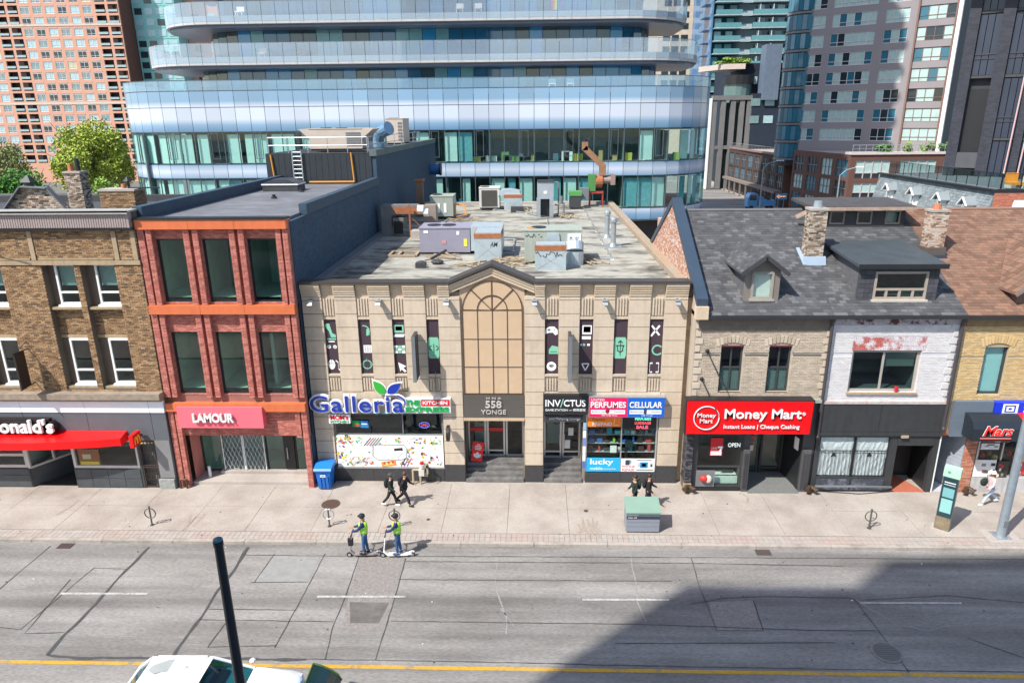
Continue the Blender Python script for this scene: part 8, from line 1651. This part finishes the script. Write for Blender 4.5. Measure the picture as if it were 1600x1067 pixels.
def vest(bag=False):
    def f(t, k, pel, up, spine, arms, legsv):
        V2 = [spine[0] * k + Vector((0, 0, -.10)), spine[1] * k, spine[2] * k, (spine[3] - up * .03) * k]; skin('vest', [tuple(v) for v in V2], [(0, 1), (1, 2), (2, 3)], [(.175, .2), (.16, .185), (.165, .215), .09], HIV, t)
        for z_ in (.12, .3):
            c = (pel + up * z_) * k; ob('reflective_band', M().cyl(tuple(c), tuple(c + up * .045), .162, .162, n=18), paint('C8D8B0'), t)
    return f
ride = dict(legs=((6, 8), (-4, 4)), arms=((38, 40, .0), (34, 44, .0)), lean=3)
BHM = mat('black_helmet', (.02, .022, .025), r=.25)
RZ2 = RZ + .15
scooter('grey electric kick scooter under the left rider', -6.85, -5.95, RZ, rad(183), mat('mauve_grey_scooter', (.25, .21, .21), r=.5)); scooter('white electric kick scooter under the right rider', -5.5, -5.95, RZ, rad(184), paint('E8E4DE'))
person('scooter rider on the left in a yellow high visibility vest, black helmet and jeans', -6.75, -5.95, RZ2, rad(183), 1.74, NVY, JEAN, BLKC, None, ride, helmet=BHM, extra=vest())
person('scooter rider on the right in a yellow high visibility vest, black helmet and blue jeans', -5.42, -5.95, RZ2, rad(184), 1.76, NVY, JEAN, JEAN, None, ride, helmet=BHM, extra=vest())
t = thing('hanging_bag', 'small black bag hanging from the handlebar of the left scooter', 'bag', (-7.3, -5.9, .4)); ob('pouch', frustum(-7.42, -7.22, -6.02, -5.86, .38, .68, .85), BLKC, t); ob('strap', M().tube([(-7.3, -5.94, .68), (-7.24, -5.95, .93)], .012, 5), BLKC, t)
# ================================================================== VEHICLES
def loft(secs): # secs: list of (x, [(y, z)...])
    m = M(); n = len(secs[0][1]); vs_ = [(x, y, z) for x, pr_ in secs for y, z in pr_]
    m.add(vs_, [(i * n + j, i * n + (j + 1) % n, (i + 1) * n + (j + 1) % n, (i + 1) * n + j) for i in range(len(secs) - 1) for j in range(n)] + [tuple(range(n - 1, -1, -1)), tuple(range((len(secs) - 1) * n, len(secs) * n))]); return m
def car(label, x, y, L_, W_, paintm, gl, roof=1.46, hood=.95, cab=(-.96, -.72, .18, .62), nm='parked_car'):
    """car along +X with its centre at x, y; cab gives rear glass base, roof back, roof front and windscreen base as fractions of the half length"""
    t = thing(nm, label, 'car', (x, y, RZ)); H_ = L_ / 2; w = W_ / 2
    sec = lambda zb, zs, ws, zt, wt: [(-ws, zb), (-w * 1.0 * ws / w, zs * .55), (-ws * .98, zs), (-wt, zt), (wt, zt), (ws * .98, zs), (ws, zs * .55), (ws, zb)]
    prof = [(-1, .35, .6, .8, .72), (-.97, .25, .82, .95, .9), (-.6, .22, .86, 1.0, .95), (0, .22, .84, .98, .95), (.55, .22, .84, hood, .93), (.85, .24, .76, hood * .88, .86), (.97, .28, .66, hood * .74, .76), (1, .35, .55, .62, .66)]
    secs = [(x + q * H_, [(y + yy, RZ + zz) for yy, zz in sec(zb, zs, w * (.88 if abs(q) > .99 else 1), zt, wt * w * .94)]) for q, zb, zs, zt, wt in prof]
    ob('body', loft(secs), paintm, t, smooth=False)
    a, b_, c, d = cab; zb = .95
    P4 = lambda q, wv, z: [(x + q * H_, y - wv, RZ + z), (x + q * H_, y + wv, RZ + z)]
    r0 = P4(a, w * .84, zb); r1 = P4(b_, w * .68, roof - .04); r2 = P4(c, w * .68, roof); r3 = P4(d, w * .84, hood)
    rm = P4((b_ + c) / 2, w * .7, roof + .05)
    ob('roof', M().quad(r1[0], rm[0], rm[1], r1[1]).quad(rm[0], r2[0], r2[1], rm[1]).quad(*[(p[0], p[1], p[2] - .06) for p in (r1[1], rm[1], rm[0], r1[0])]).quad(*[(p[0], p[1], p[2] - .06) for p in (rm[1], r2[1], r2[0], rm[0])]), paintm, t)
    ob('windscreen', M().quad(r2[0], r3[0], r3[1], r2[1]), gl, t, fix=False); ob('rear_window', M().quad(r0[0], r1[0], r1[1], r0[1]), gl, t, fix=False)
    for i, s in ((0, -1), (1, 1)):
        ob('side_window', M().quad(r0[i], r3[i], r2[i], r1[i]), gl, t, fix=False)
        ob('pillar', M().bar(r2[i], r3[i], .07).bar(r1[i], r0[i], .1).bar(r1[i], r2[i], .06).bar((x + (b_ + c) / 2 * H_, y + s * w * .7, RZ + roof), (x + (b_ + c) / 2 * H_, y + s * w * .84, RZ + zb), .07), paintm, t)
        mm = ob('wing_mirror', M().ball((x + (d - .06) * H_, y + s * (w + .1), RZ + 1.0), .1, .1, .08, 8, 6), paintm, t)
        ob('headlight', M().ball((x + .95 * H_, y + s * w * .66, RZ + .66), .14, .18, .09, 10, 6), paint('AFC0E0', r=.2), t); ob('tail_light', M().ball((x - .97 * H_, y + s * w * .74, RZ + .8), .06, .12, .12, 8, 6), paint('A01018', r=.3), t)
        for q in (-.62, .64):
            wh = ob('wheel', M().cyl((x + q * H_, y + s * (w - .2), RZ + .32), (x + q * H_, y + s * (w + .01), RZ + .32), .32, n=20), BLACK, t); ob('rim', M().cyl((x + q * H_, y + s * (w + .01), RZ + .32), (x + q * H_, y + s * (w + .02), RZ + .32), .2, n=12), ALU, wh)
    ob('seat', M().box(x - .9, x - .3, y - .65, y + .65, RZ + .5, RZ + 1.1).box(x + .0, x + .4, y - .65, y + .65, RZ + .5, RZ + 1.05), DGREY, t); ob('dashboard', bx(x + .7, x + 1.2, y - .75, y + .75, RZ + .7, RZ + .92), BLACK, t)
    ob('bumper', M().box(x + .96 * H_, x + 1.01 * H_, y - w * .8, y + w * .8, RZ + .3, RZ + .5), DGREY, t); return t
CWH = mat('white_car_paint', (.72, .73, .75), r=.22, n=.03)
CG = glass('teal_car_glass', (.10, .32, .34), 1.6)
t = car('white hatchback with a teal tinted windscreen below the yellow line', -9.5, -13.85, 5.1, 1.95, CWH, CG, cab=(-.95, -.74, -.02, .42))
ob('roof_stain', blot((-10.7, -13.6), .55, .32, RZ + 1.495), mat('grey_roof_stain', (.33, .35, .34), r=.5), t, fix=False); ob('roof_rail', M().bar((-11.2, -13.2, RZ + 1.5), (-9.7, -13.2, RZ + 1.52), .04), OFFW, t)
t = thing('stand_in_car', 'dark low car added in place of a ghosted windscreen at the bottom edge', 'car', (-4.3, -14.7, RZ))  # made-up low car standing in for a ghosted moving windscreen
pf = [(-1, .3, .5, .6, .7), (-.9, .2, .6, .72, .9), (0, .2, .6, .72, .95), (.8, .22, .55, .66, .9), (1, .3, .42, .5, .6)]
ob('body', loft([(-4.2 + q * 2.0, [(-14.9 + yy * .85, RZ + zz) for yy, zz in ((-1, zb), (-1, zs), (-wt, zt), (wt, zt), (1, zs), (1, zb))]) for q, zb, zs, zt, wt in pf]), BLACK, t)
pts = [(-5.75, .74), (-5.85, .95), (-6.05, 1.12), (-6.3, 1.25), (-6.55, 1.33)]; m = M()
for (xa, za), (xb, zb) in zip(pts, pts[1:]): m.quad((xa, -14.7, RZ + za), (xb, -14.7, RZ + zb), (xb, -13.2 + .05 * (xa + 5.75), RZ + zb), (xa, -13.22, RZ + za))
ob('curved_panel', m, mat('gloss_teal_black', (.008, .03, .032), r=.08, spec=.8), t, fix=False); ob('panel_edge', M().tube([(x_, -13.22, RZ + z_) for x_, z_ in pts], .03, 6).tube([(-6.55, -14.7, RZ + 1.33), (-6.55, -13.22, RZ + 1.33)], .025, 6), paint('3E5A1E'), t)
for q in (-1.3, 1.3):
    for s in (-.85, .75): ob('wheel', M().cyl((-4.2 + q, -14.9 + s, RZ + .3), (-4.2 + q, -14.9 + s + .1, RZ + .3), .3, n=18), BLACK, t)
# side street: work truck, arrow board, lamps
t = thing('work_truck', 'light blue work truck parked on the side street', 'truck', (42, 106, RZ)); LBL = mat('light_blue_truck', (.12, .36, .62), r=.4)
ob('cab', M().prism([(40.2, 104.6, .5), (42, 104.6, .5), (42, 104.6, 2.4), (41.7, 104.6, 3.0), (40.6, 104.6, 3.0), (40.2, 104.6, 2.2)], (0, 2.2, 0)), LBL, t); ob('windscreen', bx(40.5, 41.8, 104.56, 104.595, 1.8, 2.7), PN[1], t); ob('bed', M().box(42.2, 45.4, 104.6, 106.8, .7, 1.7).box(42.4, 43.2, 105, 106.2, 1.7, 2.4), LBL, t); ob('boom', M().bar((44.6, 105.6, 1.6), (41.4, 105.6, 3.6), .3), DGREY, t)
for x in (40.9, 44.6):
    for y in (104.55, 106.6): ob('wheel', M().cyl((x, y, RZ + .45), (x, y + .25, RZ + .45), .45, n=14), BLACK, t)
t = thing('arrow_board', 'trailer arrow board with orange lamps on the side street', 'sign', (46, 104, RZ)); ob('board', bx(44.9, 47.0, 103.5, 103.6, 2.0, 3.1), LBL, t); ob('post', M().box(45.4, 45.5, 103.5, 103.6, RZ, 2).box(46.4, 46.5, 103.5, 103.6, RZ, 2), LBL, t); lm = mat('amber_lamp', (.9, .3, .05), em=(1, .35, .08, 1.2))
for x, z in ((45.2, 2.55), (45.45, 2.75), (45.45, 2.35), (45.7, 2.55), (46.0, 2.55), (46.3, 2.55), (46.6, 2.55)): ob('lamp', M().cyl((x, 103.5, z), (x, 103.44, z), .09, n=8), lm, t)
for x, y, s_, lab in ((40.4, 98, 1, 'grey street lamp with one arm over the side street, beside the light blue truck'), (46.3, 80, 1, 'grey street lamp in front of the brick podium')):
    t = thing('street_lamp', lab, 'street lamp', (x, y, RZ)); ob('pole', M().cyl((x, y, RZ), (x, y, 8.2), .13, .09, n=10), GALV, t); ob('arm', M().tube([(x, y, 8.1), (x + .9, y, 8.9), (x + 2.4, y, 9.3)], .06, 6), paint('7FB0B8'), t); ob('lantern', bx(x + 2.2, x + 3.4, y - .15, y + .15, 9.25, 9.42), WHITE, t)
fp = bpy.data.materials['far_ground']
ob('side_pavement', bx(46, 50, 62, 190, -.16, 0), SLAB, kind='structure')
